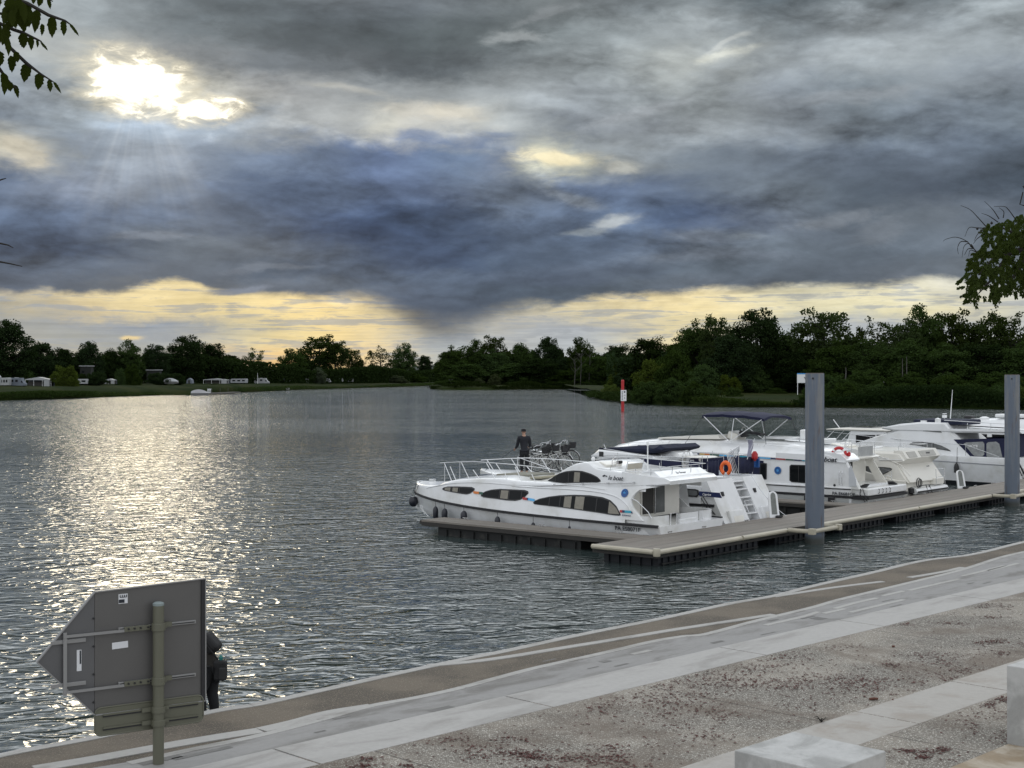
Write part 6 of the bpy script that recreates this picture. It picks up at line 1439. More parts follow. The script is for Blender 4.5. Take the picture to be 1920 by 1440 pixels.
    def legs(px0, py0, px1, py1, r, m, nm, sides=(1, -1)):
        a = tp(px0, py0); c = tp(px1, py1); 
        for sd in sides: MB().tube([(a.x, sd * yb, a.z), (c.x, sd * 1.45, c.z - .02)], r, 6).build(nm, m, b.root, smooth=True)
    legs(1318, 781, 1291, 831, .011, M_BLACK, 'bimini_strap'); legs(1320, 781, 1378, 830, .018, M_CHROMEW, 'bimini_pole'); legs(1428, 787, 1376, 826, .018, M_CHROMEW, 'bimini_pole'); legs(1433, 786, 1443, 832, .011, M_BLACK, 'bimini_strap'); legs(1376, 785, 1377, 826, .014, M_CHROMEW, 'bimini_pole')
    return b
BC = boat_c()

# ------------------------------------------------------------------ D: the cream cruiser
def boat_d():
    b = Boat('cruiser', 24.35, 2.75, 'cream cruiser with a pointed grey side window, left of the far pile', 12.6, 3.9)
    zr = lambda x: .72 + .3 * (x / 12.6) ** 2; zt = lambda x: 1.15 + .5 * min(1, x / 4) + .0 * x
    hull_std(b, zr, lambda x: 1.05 + .45 * sm((x - .2) / 2.5), .10, M_CREAM, start=.5)
    b.band('rub_rail', M_BLACK, zr, .07, lambda x, z: b.deckb(x), -.03, .0, 12.5, 40, .04)
    w = 1.82; yf = lambda x, z: min(w, b.deckb(x)) - .05 * max(0, z - 1)
    P = lambda l, f=yf: b.trace(l, f)
    o = P([(1713, 893), (1703, 874), (1690, 869), (1700, 852), (1718, 851), (1690, 851), (1660, 849), (1622, 847), (1600, 846)])
    house(b, 'deckhouse', [(-.1, .95), (.42, 1.72), (.05, 1.98), (.25, 2.26), (.75, 2.28), (3.2, 2.30), (5.6, 2.32), (6.8, 1.95), (9.0, 1.75), (9.6, 1.4), (9.6, .95)], w, M_CREAM, .10, tumble=.04)
    mb = MB(); mb.loft([[(-.15, y, 1.0), (.38, y, 1.72), (.0, y, 2.0), (.22, y, 2.32), (.6, y, 2.32), (.6, y, 1.0)] for y in (-1.7, -1.62, 1.62, 1.7)]); mb.build('stern_moulding', M_CREAM, b.root, smooth=True, angle=30)
    for y0, y1 in ((1.45, .62), (.25, -1.3)):
        MB().ext([(.035, y0, 2.04), (.18, y0, 2.27), (.18, y1, 2.27), (.035, y1, 2.04)], (-.03, 0, .0)).build('vent_panel', mat('grey_vent', (.42, .41, .38), .8, var=.2), b.root)
    text('boat_name', 'le boat', .13, M_TEXT, b.root, Vector((.05, -.35, 2.14)), Matrix(((0, -1, 0), (.45, 0, .89), (-.89, 0, .45))).transposed(), .35, .003, .002)
    text('small_lettering', 'PA E4271F', .07, M_TEXT, b.root, Vector((.12, -.55, 1.55)), Matrix(((0, -1, 0), (.59, 0, .81), (-.81, 0, .59))).transposed(), 0, .003, .001)
    yh = lambda x, z: w * (1 - .04 * (z - .95))
    o = b.trace([(1624, 874), (1640, 875), (1660, 876), (1669, 877), (1673, 879), (1671, 882), (1662, 887), (1652, 892), (1640, 891), (1624, 890)], yh); b.window('window', o, yh, off=.02, glass=M_GLASSG, mull=[sum(p[0] for p in o) / len(o) + .3])
    b.rail([b.ray(px, 862.3, yh) + Vector((0, .04, 0)) for px in (1648, 1692)], [], .014, 'hand_rail', M_STEEL)
    b.rail([b.ray(px, py, yh) + Vector((0, .02, 0)) for px, py in ((1603, 856), (1618, 848), (1640, 851), (1690, 872), (1708, 893))], [], .02, 'moulding', M_CREAM)
    MB().box((5.0, 0, 1.0), (2, 2, .1)).build('cabin_floor', M_CREAM, b.root)
    b.rail([(.5, 1.4, 2.5), (.5, -1.5, 2.5), (3.2, -1.5, 2.52)], [((x, sd * 1.45, 2.25), (x, sd * 1.45, 2.51)) for x in (.5, 1.6, 3.0) for sd in (1, -1)], .013, 'flybridge_rail', M_STEEL); b.rail([(.5, 1.45, 2.5), (3.2, 1.5, 2.52)], [], .013, 'flybridge_rail', M_STEEL)
    MB().box((3.7, .2, 2.36), (.5, 1.6, .22), 0, -.3).build('helm_console', M_CREAM, b.root, bevel=.06); MB().box((2.4, .1, 2.33), (.6, 1.1, .12)).build('helm_seat', M_GEL, b.root, bevel=.04)
    w_ = MB().torus((3.4, .4, 2.5), .15, .013, 'X', 16, 5); w_.build('steering_wheel', M_STEEL, b.root)
    MB().box((5.0, .2, 2.30), (1.6, 1.4, .12)).build('forward_hatch', M_GEL, b.root, bevel=.04)
    MB().loft([[(x, y, z) for x, z in ((.1, .55), (-.35, .5), (-.42, .6), (-.35, .72), (.1, .78))] for y in (-1.6, -1.4, 1.4, 1.6)]).build('swim_platform', M_GEL, b.root, smooth=True, angle=50); MB().box((-.12, .0, .60), (.62, 3.1, .06)).build('platform_rub_rail', M_BLACK, b.root)
    b.rail([(-.3, -.6, .7), (-.27, -.6, 1.45), (-.27, -1.5, 1.45), (-.3, -1.5, .7)], [((-.28, -.6, 1.1), (-.28, -1.5, 1.1))], .013, 'stern_rail', M_STEEL); MB().box((-.12, -1.05, .92), (.3, .9, .3)).build('stern_seat', M_CREAM, b.root, bevel=.05)
    MB().torus((-.15, .9, .95), .2, .02, 'X', 14, 5).torus((-.18, .8, .93), .17, .02, 'X', 14, 5).tube([(-.2, 1.2, .82), (-.3, .5, .84), (-.25, -.1, .8)], .02, 5).tube([(-.3, .5, .84), (-.44, .55, .5)], .02, 5).tube([(-.3, .2, .84), (-.44, .15, .5)], .02, 5).build('mooring_rope', M_BLACK, b.root)
    MB().lathe([(.02, -.15), (.13, -.1), (.13, .1), (.02, .15)], (-.3, 1.95, .68), 12).build('fender', M_BLACK, b.root, smooth=True)
    return b
boat_d()
# ------------------------------------------------------------------ E: the boat with the long side windows
def boat_e():
    b = Boat('houseboat', 43.0, 9.0, 'white houseboat with big side windows under a thin flat roof, behind the cream cruiser', 11.0, 3.8, cat='houseboat')
    zr = lambda x: .85; hull_std(b, zr, lambda x: 1.53 + .1 * (x / 13.5) ** 2, .08, start=.6); yf = b.yf
    b.band('rub_rail', M_STR['navy'], zr, .07, lambda x, z: b.deckb(x), -.03, .0, 13.4, 30, .04)
    w = 1.72; yw = lambda x, z: w
    P = lambda l, f=yw: b.trace(l, f)
    lo = P([(1702, 834), (1585, 831)]); x0, x1 = lo[0][0], lo[1][0]
    house(b, 'cabin', [(x0 - .2, 1.5), (x0 - .1, 2.33), (x1 - .3, 2.33), (x1, 1.5)], w - .02, M_GEL, .05)
    house(b, 'roof', [(x0 - .9, 2.32), (x0 - .95, 2.38), (x0 - .4, 2.46), (x1 + .4, 2.48), (x1 + 1.2, 2.40), (x1 + 1.2, 2.33)], w + .08, M_CREAM, .06)
    for a, c in ((1605, 1641), (1644, 1659), (1662, 1702)):
        pts = P([(a, 815), (c, 815.5), (c, 832.5), (a, 831)]); b.window('window', pts, yw, off=.02, glass=M_GLASSG if a != 1605 else M_GLASS, frame=.03, mull=[pts[0][0] * .4 + pts[1][0] * .6])
    b.side_panel('blue_swoosh', M_STR['blue'], b.trace([(1627, 842), (1640, 838.5), (1657, 841), (1640, 842.5)], yf), yf, .02, .006, (1,), .8)
    b.side_panel('blue_swoosh', M_STR['navy'], b.trace([(1661, 841.5), (1690, 843), (1690, 845), (1665, 843.5)], yf), yf, .02, .006, (1,), .8)
    b.rail([(x1 + .8, 1.4, 2.37), (x1 + 1.6, 1.4, 1.6)], [((x1 + 1.0, -1.4, 2.37), (x1 + 1.8, -1.4, 1.6)), ((x1 + .2, 1.5, 2.33), (x1 + .9, 1.5, 1.58))], .02, 'roof_strut'); MB().tube([(x1 + 1.1, .3, 2.42), (x1 + 1.5, .3, 2.9)], .025, 6).build('navigation_mast', M_WHITE, b.root)
    MB().box((x1 - .5, 0, 2.50), (1.3, 1.4, .04)).build('roof_hatch', M_GLASSG, b.root, bevel=.02)
    b.rail([(.3, 1.7, 2.0), (x0 - .5, 1.72, 2.0)], [((x, 1.7, 1.55), (x, 1.7, 2.0)) for x in (.3, .9)], .013, 'side_rail', M_STEEL)
boat_e()
# ------------------------------------------------------------------ F: the flybridge cruiser with the navy cockpit enclosure
def boat_f():
    b = Boat('motor_cruiser', 37.0, 2.7, 'white flybridge cruiser with a navy cockpit enclosure beside the far pile', 12.0, 4.0)
    zr = lambda x: 1.12 + .35 * (x / 12) ** 2; zt = lambda x: 1.42 + .35 * (x / 12) ** 2
    hull_std(b, zr, zt, .14, start=.4, bowp=2.0)
    yf = b.yf; P = lambda l, f=yf: b.trace(l, f)
    b.side_panel('sheer_stripe', mat('grey_stripe', (.25, .26, .29), .4), [(.3, 1.06), (9, 1.28), (9, 1.32), (.3, 1.10)], yf, .012, .01, (1, -1), .6)
    b.side_panel('boot_stripe', M_BOOT, [(.0, -.2), (9.5, -.1), (9.8, .26), (.0, .18)], yf, .015, .02, (1, -1), .6)
    w = 1.72; yw = lambda x, z: w * (1 - .05 * (z - 1.4))
    P2 = lambda l: b.trace(l, yw)
    prof = P2([(1757, 862), (1740, 850), (1712, 838), (1700, 831), (1712, 822), (1735, 810), (1745, 806), (1790, 818)])
    # saloon and sweeping side
    house(b, 'saloon', [(1.9, 1.35), (3.6, 2.80), (5.0, 2.92), (6.4, 2.75), (8.4, 1.95), (9.6, 1.62), (9.6, 1.35)], w, M_GEL, .12, tumble=.05)
    house(b, 'flybridge', [(-.1, 2.66), (.0, 2.74), (3.6, 2.82), (3.8, 3.12), (5.2, 3.12), (6.3, 3.0), (7.3, 2.72), (6.6, 2.62), (3.6, 2.62)], w * .96, M_GEL, .08)
    o = P2([(1705, 833), (1712, 829), (1730, 829), (1750, 831), (1766, 836), (1778, 842), (1783, 846), (1765, 843), (1735, 838)]); b.window('window', o, yw, off=.02, glass=M_GLASSG, mull=[o[3][0], o[2][0]])
    o = P2([(1757, 853), (1760, 852), (1783, 853.5), (1786, 855), (1784, 858), (1760, 857)]); b.window('window', o, yw, off=.02, glass=M_GLASSG)
    ws = b.ray(1700, 826, lambda x, z: 1.2); MB().ext([(6.7, 1.4, 2.66), (8.3, 1.1, 2.02), (8.3, -1.1, 2.02), (6.7, -1.4, 2.66)], (.03, 0, .03)).build('windscreen', M_GLASS, b.root)
    fs = b.trace([(1733, 808), (1735, 800), (1752, 801), (1764, 805), (1768, 811)], lambda x, z: 1.5); b.side_panel('flybridge_screen', M_GLASSG, fs, lambda x, z: 1.62, .02, .02, (1, -1), .6)
    MB().box((4.4, 0, 3.12), (2.6, 2.6, .26)).build('flybridge_cover', M_NAVY2, b.root, bevel=.08); MB().tube([(5.1, 1.3, 3.2), (5.1, 1.3, 2.8)], .17, 12).build('rolled_cushion', M_WHITE, b.root, smooth=True); MB().lathe([(.03, -.15), (.15, -.1), (.15, .1), (.03, .15)], (4.3, 1.4, 3.2), 10).build('rolled_cushion', M_WHITE, b.root, smooth=True)
    b.rail([(.3, 1.5, 3.1), (3.9, 1.55, 3.24)], [((x, 1.5, 2.7), (x, 1.5, 3.12)) for x in (.3, 1.5, 2.7)], .02, 'flybridge_rail', M_CHROMEW); MB().tube([(3.2, 1.5, 3.0), (.3, 1.5, 2.9)], .03, 6).build('boat_hook', M_BLACK, b.root)
    # navy enclosure over the cockpit with clear panels
    E_ = P2([(1788, 824), (1874, 822), (1910, 823), (1912, 866), (1842, 867), (1826, 862)])
    ce = [b.side_panel('cockpit_enclosure', M_NAVY, E_, yw, .01, .03, (1, -1), .5)[0]]
    for l in ([(1807, 832), (1812, 829.5), (1843, 828), (1846, 832), (1846, 852), (1842, 856), (1828, 855), (1824, 852)], [(1850, 832), (1853, 829), (1868, 828), (1874, 832), (1880, 858), (1852, 858), (1850, 855)]):
        b.side_panel('clear_panel', mat('cloudy_clear_vinyl', (.20, .21, .21), .15, spec=.6, var=.6, vscale=5), P2(l), yw, .03, .01, (1,), .5)
    b.wtext('window_lettering', 'HOYB', .17, 1817, 838, yw, M_TEXTW, off=.05, bold=.002)
    MB().box((.15, 0, 2.1), (.03, 3.2, 1.2)).build('cockpit_enclosure_back', M_NAVY, b.root)
    p = b.ray(1796, 880, yf); MB().tube([(p.x, 1.98, 1.9), (p.x, 2.02, 1.15)], .012, 5).lathe([(.02, 0), (.1, -.12), (.13, -.25), (.13, -.5), (.02, -.56)], (p.x, 2.08, 1.15), 10).build('fender', M_BLACK, b.root, smooth=True)
    b.rail([(.9, 1.95, 1.5), (2.6, 1.98, 2.05), (4.4, 1.9, 2.1), (8, 1.5, 2.3), (11, .5, 2.45)], [((x, y, 1.5), (x, y, z)) for x, y, z in ((2.6, 1.98, 2.05), (4.4, 1.9, 2.1), (6.2, 1.75, 2.2), (8, 1.5, 2.3))], .013, 'guard_rail', M_STEEL)
    MB().ext([(-.35, -1.7, .32), (.1, -1.9, .32), (.1, 1.9, .32), (-.35, 1.7, .32)], (0, 0, .12)).build('swim_platform', M_GEL, b.root, bevel=.04)
    MB().box((-.15, .9, .7), (.3, .8, .5)).build('deck_locker', M_GEL, b.root, bevel=.06)
    b.rail([(.0, 1.9, 1.5), (-.1, 1.95, 1.2), (-.4, 1.8, .5)], [((.15, 1.9, 1.5), (-.2, 1.9, .6)), ((.1, 1.86, 1.45), (-.3, 1.7, .55))], .03, 'mooring_rope', M_BLACK)
boat_f()
# ------------------------------------------------------------------ G: the long boat behind the far pile
def boat_g():
    b = Boat('houseboat', 48.5, 2.9, 'long white houseboat with a radar dome on its roof, farthest along the dock', 14.6, 4.0, cat='houseboat')
    zr = lambda x: 1.1; hull_std(b, zr, lambda x: 1.15, .05, start=.66); w = 1.9
    topz = [(0.2, 2.7), (1.6, 2.92), (4, 3.08), (7, 3.0), (9.5, 2.75), (11.5, 2.45), (13.2, 1.6)]; rings = []
    for i in range(30):
        x = .4 + 12.8 * i / 29; zt_ = interp(topz, x); ww = max(.05, min(w, b.deckb(x) - .04)); ze = min(2.25, zt_ - .06)
        pts = [(x, ww, 1.05), (x, ww - .03, ze - .04), (x, ww, ze), (x, ww - .04, ze + .05), (x, ww - .3, ze + (zt_ - ze) * .5), (x, ww - .7, ze + (zt_ - ze) * .88), (x, 0, zt_)]; rings.append(pts + [(a, -y, c) for a, y, c in pts[-2::-1]])
    MB().loft(rings, close=False).add(rings[0], [tuple(range(len(rings[0])))]).build('cabin', M_GEL, b.root, smooth=True, angle=35)
    yw = lambda x, z: w - .02
    b.side_panel('blue_line', M_STR['teal'], [(.5, 2.26), (10, 2.28), (10, 2.34), (.5, 2.32)], yw, .03, .01, (1, -1), .8)
    for a, c in ((.8, 3.0), (3.3, 5.6), (5.9, 8.2)): b.window('window', [(a, 1.55), (a, 2.12), (c, 2.12), (c, 1.55)], yw, off=.02)
    b.band('rub_rail', M_BLACK, zr, .08, lambda x, z: b.deckb(x), -.03, .0, 14.5, 30, .04)
    p = b.ray(1846, 788, lambda x, z: .8); MB().lathe([(.1, -.2), (.24, -.18), (.29, -.02), (.27, .06), (.1, .12)], (p.x, .8, p.z + .1), 14).build('radar_dome', M_WHITE, b.root, smooth=True)
    MB().box((p.x + 1.0, .6, interp(topz, p.x + 1) + .1), (.5, .5, .16)).build('dark_seat', M_BLACK, b.root, bevel=.06); MB().box((p.x - 1.6, .6, interp(topz, p.x - 1.6) + .12), (1.8, .9, .2)).build('roof_bench', M_WHITE, b.root, bevel=.07)
    q = b.ray(1771, 787, lambda x, z: .4); MB().tube([(q.x, .4, 2.5), (q.x, .4, q.z + .3)], .03, 6).box((q.x, .4, q.z + .2), (.18, .3, .16)).box((q.x, .4, q.z + .36), (.05, .5, .04)).build('wind_instrument', M_WHITE, b.root)
    q = b.ray(1782, 792, lambda x, z: 0); q2 = b.ray(1786, 731, lambda x, z: 0); MB().tube([(q.x, 0, q.z - .4), (q.x, 0, q.z + .3), (q2.x, 0, q2.z)], [.035, .03, .012], 6).build('whip_antenna', M_WHITE, b.root)
boat_g()

# ================================================================== PEOPLE
def body(name, joints, bones, m, rootj, parent=None, sub=2):
    """one continuous figure grown over a skeleton: joints name -> (x, y, z, rx, ry)"""
    names = list(joints); me = bpy.data.meshes.new(name); me.from_pydata([joints[n][:3] for n in names], [(names.index(a), names.index(b)) for a, b in bones], [])
    o = bpy.data.objects.new(name, me); COL.objects.link(o); o.parent = parent
    sk = o.modifiers.new('skin', 'SKIN'); sk.use_smooth_shade = True
    for i, n in enumerate(names):
        j = joints[n]; v = me.skin_vertices[0].data[i]; v.radius = (j[3], j[4] if len(j) > 4 else j[3]); v.use_root = (n == rootj)
    sb = o.modifiers.new('sub', 'SUBSURF'); sb.levels = sub; sb.render_levels = sub
    me.materials.append(m); bpy.context.view_layer.update()
    dg = bpy.context.evaluated_depsgraph_get(); nm = bpy.data.meshes.new_from_object(o.evaluated_get(dg)); o.modifiers.clear(); old = o.data; o.data = nm; bpy.data.meshes.remove(old)
    nm.name = name; nm.polygons.foreach_set('use_smooth', [True] * len(nm.polygons))
    return o
M_SKIN = mat('skin', (.34, .20, .14), .55); M_JKT = mat('black_jacket', (.008, .009, .014), .85, var=.3, vscale=6); M_TRS = mat('dark_trousers', (.008, .009, .011), .9, var=.3, vscale=6)
M_CAP = mat('black_cap', (.006, .006, .007), .8); M_SHOE = mat('dark_shoes', (.01, .01, .01), .6)
def hand_parts(J, Bn, side, wrist, d, curl, palm_n):
    """palm, five bent fingers and a thumb growing from a wrist joint"""
    w = Vector(wrist); d = Vector(d).normalized(); nrm = Vector(palm_n).normalized(); lat = d.cross(nrm).normalized()
    J[side + 'palm'] = (*(w + d * .05), .036, .018); Bn.append((side + 'wrist', side + 'palm')); J[side + 'knk'] = (*(w + d * .09), .036, .014); Bn.append((side + 'palm', side + 'knk'))
    for k, (off, ln) in enumerate(((-.028, .068), (-.010, .078), (.010, .072), (.028, .056))):
        a = w + d * .095 + lat * off; b_ = a + (d * math.cos(curl) + nrm * math.sin(curl)) * ln * .45; c = b_ + (d * math.cos(curl * 2.1) + nrm * math.sin(curl * 2.1)) * ln * .33; e = c + (d * math.cos(curl * 2.9) + nrm * math.sin(curl * 2.9)) * ln * .25
        for q, p_, r in (('a', a, .0095), ('b', b_, .009), ('c', c, .0085), ('d', e, .007)): J['%sf%d%s' % (side, k, q)] = (*p_, r)
        Bn += [(side + 'knk', '%sf%da' % (side, k)), ('%sf%da' % (side, k), '%sf%db' % (side, k)), ('%sf%db' % (side, k), '%sf%dc' % (side, k)), ('%sf%dc' % (side, k), '%sf%dd' % (side, k))]
    t0 = w + d * .035 - lat * .032; t1 = t0 + (d * .6 - lat * .8 + nrm * .3).normalized() * .036; t2 = t1 + (d * .7 - lat * .2 + nrm * .7).normalized() * .03
    for q, p_, r in (('a', t0, .012), ('b', t1, .011), ('c', t2, .009)): J[side + 't' + q] = (*p_, r)
    Bn += [(side + 'palm', side + 'ta'), (side + 'ta', side + 'tb'), (side + 'tb', side + 'tc')]
def boatman():
    base = at_z(983, 888, 1.70); base = Vector((base.x, base.y, 1.70))
    root = empty('person', base, 0, 'person in black jacket and cap standing by the bicycles, holding a long pole', 'person')
    # local: viewed from behind; x right, y away from the viewer, z up; facing away and a little to the left
    J = {}; Bn = []
    J.update(pelvis=(0, 0, .90, .155, .115), belly=(-.005, .0, 1.04, .158, .118), chest=(-.01, .01, 1.24, .185, .125), upper=(-.01, .01, 1.38, .175, .105), neck=(-.015, .02, 1.47, .062, .062), skull0=(-.02, .035, 1.545, .066, .078), skull1=(-.02, .035, 1.615, .078, .092), skull2=(-.02, .03, 1.675, .062, .075))
    Bn += [('pelvis', 'belly'), ('belly', 'chest'), ('chest', 'upper'), ('upper', 'neck'), ('neck', 'skull0'), ('skull0', 'skull1'), ('skull1', 'skull2')]
    J['nose'] = (-.035, .135, 1.60, .014, .016); Bn.append(('skull1', 'nose')); J['chin'] = (-.03, .105, 1.53, .028, .024); Bn.append(('skull0', 'chin'))
    for sd, sx in (('L', -1), ('R', 1)):
        J[sd + 'ear'] = (-.02 + sx * .088, .03, 1.60, .012, .018); Bn.append(('skull1', sd + 'ear'))
        J[sd + 'sh'] = (sx * .185 - .01, 0, 1.40, .078, .075); Bn.append(('upper', sd + 'sh'))
        J[sd + 'hip'] = (sx * .09, 0, .84, .098, .10); J[sd + 'thigh'] = (sx * .10, .0, .66, .088, .092); J[sd + 'knee'] = (sx * .095, .02, .46, .062, .066); J[sd + 'calf'] = (sx * .10, -.015, .31, .056, .06); J[sd + 'ankle'] = (sx * .10, -.01, .09, .042, .044); J[sd + 'heel'] = (sx * .10, -.03, .04, .042, .036); J[sd + 'toe'] = (sx * .115, .15, .03, .040, .026)
        Bn += [('pelvis', sd + 'hip'), (sd + 'hip', sd + 'thigh'), (sd + 'thigh', sd + 'knee'), (sd + 'knee', sd + 'calf'), (sd + 'calf', sd + 'ankle'), (sd + 'ankle', sd + 'heel'), (sd + 'heel', sd + 'toe')]
    arms = {'L': [(-.235, .01, 1.27, .056), (-.26, .05, 1.12, .050), (-.30, .17, 1.03, .042), (-.345, .28, .965, .034)], 'R': [(.215, .02, 1.27, .056), (.225, .06, 1.12, .050), (.21, .17, 1.06, .042), (.175, .27, 1.02, .034)]}
    for sd in 'LR':
        prev = sd + 'sh'
        for i, n in enumerate(('arm', 'elbow', 'fore', 'wrist')): J[sd + n] = arms[sd][i]; Bn.append((prev, sd + n)); prev = sd + n
    hand_parts(J, Bn, 'L', arms['L'][3][:3], (-.45, .85, -.35), .75, (.3, -.1, -.9)); hand_parts(J, Bn, 'R', arms['R'][3][:3], (-.4, .8, .1), .75, (-.5, 0, -.8))
    thin = lambda n: .74 if n in ('pelvis', 'belly', 'chest', 'upper') or n[1:] in ('sh', 'arm', 'elbow', 'hip', 'thigh', 'knee', 'calf') else 1.0
    bd = body('body', {n: tuple(j[:3]) + tuple(r * thin(n) for r in j[3:]) for n, j in J.items()}, Bn, M_SKIN, 'pelvis', root, 2)
    # clothes follow the same skeleton, a little fuller
    def sub(names, grow, extra=None):
        return {n: tuple(J[n][:3]) + tuple(r + grow for r in (J[n][3:] if len(J[n]) > 4 else (J[n][3], J[n][3]))) for n in names}
    jn = ['pelvis', 'belly', 'chest', 'upper'] + [s + n for s in 'LR' for n in ('sh', 'arm', 'elbow', 'fore')]
    jk = sub(jn, .016); jk['hem'] = (0, 0, .84, .175, .135); jk['collar'] = (-.012, .015, 1.445, .078, .078)
    for s_ in 'LR': a = Vector(J[s_ + 'fore'][:3]).lerp(Vector(J[s_ + 'wrist'][:3]), .85); jk[s_ + 'cuff'] = (*a, .046, .046)
    jb = [('hem', 'pelvis'), ('pelvis', 'belly'), ('belly', 'chest'), ('chest', 'upper'), ('upper', 'collar')] + [e for s in 'LR' for e in (('upper', s + 'sh'), (s + 'sh', s + 'arm'), (s + 'arm', s + 'elbow'), (s + 'elbow', s + 'fore'), (s + 'fore', s + 'cuff'))]
    body('jacket', jk, jb, M_JKT, 'belly', bd)
    tn = ['pelvis'] + [s + n for s in 'LR' for n in ('hip', 'thigh', 'knee', 'calf', 'ankle')]; tk = sub(tn, .014); tk['pelvis'] = (0, 0, .88, .158, .122)
    body('trousers', tk, [e for s in 'LR' for e in (('pelvis', s + 'hip'), (s + 'hip', s + 'thigh'), (s + 'thigh', s + 'knee'), (s + 'knee', s + 'calf'), (s + 'calf', s + 'ankle'))], M_TRS, 'pelvis', bd)
    for sd in 'LR': body('shoe', sub([sd + 'ankle', sd + 'heel', sd + 'toe'], .010), [(sd + 'ankle', sd + 'heel'), (sd + 'heel', sd + 'toe')], M_SHOE, sd + 'heel', bd)
    MB().lathe([(.094, 0), (.098, .03), (.092, .075), (.06, .11), (.01, .122)], (-.02, .028, 1.635), 18).ext([(-.09, .10, 1.645), (-.05, .20, 1.64), (.0, .205, 1.64), (.05, .11, 1.645)], (0, 0, .012)).build('cap', M_CAP, bd, smooth=True)
    pole = empty('pole', base, 0, 'long thin pole slanting down to the left from the hands of the person in black', 'pole')
    a = Vector((.12, .36, 1.05)); c = Vector((-.385, .385, .945)); dv = (c - a).normalized(); end = a + (c - a).normalized() * 2.6 + Vector((-.3, .0, -.95))
    MB().tube([tuple(a), tuple(c), tuple(c + Vector((-1.15, .1, -.85)))], .011, 6).build('shaft', mat('dark_pole', (.03, .04, .05), .4), pole); MB().tube([tuple(a + Vector((.25, 0, .05))), tuple(a)], .017, 8).build('grip', M_BLACK, pole)
boatman()
def walker():
    """the bent figure behind the arrow sign, standing on the low ledge at the water"""
    g = at_z(404, 1350, .06); base = Vector((g.x - .16, g.y, .04))
    root = empty('person', base, R(-12), 'dark dressed person bending forward at the water edge, half hidden by the arrow sign', 'person')
    # facing left (-x) and away, back rounded
    J = {}; Bn = []
    J.update(pelvis=(.06, 0, .86, .125, .160), belly=(.03, .0, 1.0, .125, .155), chest=(-.08, .02, 1.17, .135, .185), upper=(-.19, .04, 1.27, .115, .175), neck=(-.29, .06, 1.30, .06, .06), skull0=(-.355, .075, 1.30, .075, .068), skull1=(-.42, .085, 1.32, .092, .08), skull2=(-.47, .09, 1.34, .07, .065))
    Bn += [('pelvis', 'belly'), ('belly', 'chest'), ('chest', 'upper'), ('upper', 'neck'), ('neck', 'skull0'), ('skull0', 'skull1'), ('skull1', 'skull2')]
    J['nose'] = (-.475, .09, 1.225, .014, .014); Bn.append(('skull1', 'nose')); J['chin'] = (-.39, .08, 1.215, .028, .026); Bn.append(('skull0', 'chin'))
    for sd, sy in (('L', -1), ('R', 1)):
        J[sd + 'ear'] = (-.41, .08 + sy * .085, 1.30, .016, .012); Bn.append(('skull1', sd + 'ear'))
        J[sd + 'sh'] = (-.17, .03 + sy * .19, 1.24, .078, .08); Bn.append(('upper', sd + 'sh'))
        ox = -.06 if sd == 'L' else .06
        J[sd + 'hip'] = (.06, sy * .09, .80, .10, .10); J[sd + 'thigh'] = (.04 + ox * .6, sy * .10, .63, .09, .09); J[sd + 'knee'] = (.0 + ox, sy * .10, .44, .066, .064); J[sd + 'calf'] = (.04 + ox, sy * .10, .30, .058, .056); J[sd + 'ankle'] = (.05 + ox, sy * .10, .09, .043, .043); J[sd + 'heel'] = (.07 + ox, sy * .10, .04, .036, .042); J[sd + 'toe'] = (-.10 + ox, sy * .11, .03, .028, .042)
        Bn += [('pelvis', sd + 'hip'), (sd + 'hip', sd + 'thigh'), (sd + 'thigh', sd + 'knee'), (sd + 'knee', sd + 'calf'), (sd + 'calf', sd + 'ankle'), (sd + 'ankle', sd + 'heel'), (sd + 'heel', sd + 'toe')]
        arm = [(-.26, .03 + sy * .22, 1.10, .056), (-.34, .04 + sy * .21, .95, .048), (-.44, .05 + sy * .16, .86, .040), (-.55, .05 + sy * .10, .79, .032)]; prev = sd + 'sh'
        for i, n in enumerate(('arm', 'elbow', 'fore', 'wrist')): J[sd + n] = arm[i]; Bn.append((prev, sd + n)); prev = sd + n
        hand_parts(J, Bn, sd, arm[3][:3], (-.85, -sy * .3, -.45), .6, (.2, -sy * .5, -.8))
    thin = lambda n: .74 if n in ('pelvis', 'belly', 'chest', 'upper') or n[1:] in ('sh', 'arm', 'elbow', 'hip', 'thigh', 'knee', 'calf') else 1.0
    bd = body('body', {n: tuple(j[:3]) + tuple(r * thin(n) for r in j[3:]) for n, j in J.items()}, Bn, M_SKIN, 'pelvis', root, 2)
    def sub(names, grow): return {n: tuple(J[n][:3]) + tuple(r + grow for r in (J[n][3:] if len(J[n]) > 4 else (J[n][3], J[n][3]))) for n in names}
    m2 = mat('brown_black_jacket', (.013, .011, .009), .9, var=.4, vscale=5)
    jk = sub(['pelvis', 'belly', 'chest', 'upper'] + [s + n for s in 'LR' for n in ('sh', 'arm', 'elbow', 'fore')], .022); jk['hem'] = (.08, 0, .70, .17, .20); jk['collar'] = (-.24, .05, 1.30, .085, .085)
    jb = [('hem', 'pelvis'), ('pelvis', 'belly'), ('belly', 'chest'), ('chest', 'upper'), ('upper', 'collar')] + [e for s in 'LR' for e in (('upper', s + 'sh'), (s + 'sh', s + 'arm'), (s + 'arm', s + 'elbow'), (s + 'elbow', s + 'fore'))]
    body('jacket', jk, jb, m2, 'belly', bd)
    body('trousers', sub(['pelvis'] + [s + n for s in 'LR' for n in ('hip', 'thigh', 'knee', 'calf', 'ankle')], .032), [e for s in 'LR' for e in (('pelvis', s + 'hip'), (s + 'hip', s + 'thigh'), (s + 'thigh', s + 'knee'), (s + 'knee', s + 'calf'), (s + 'calf', s + 'ankle'))], M_TRS, 'pelvis', bd)
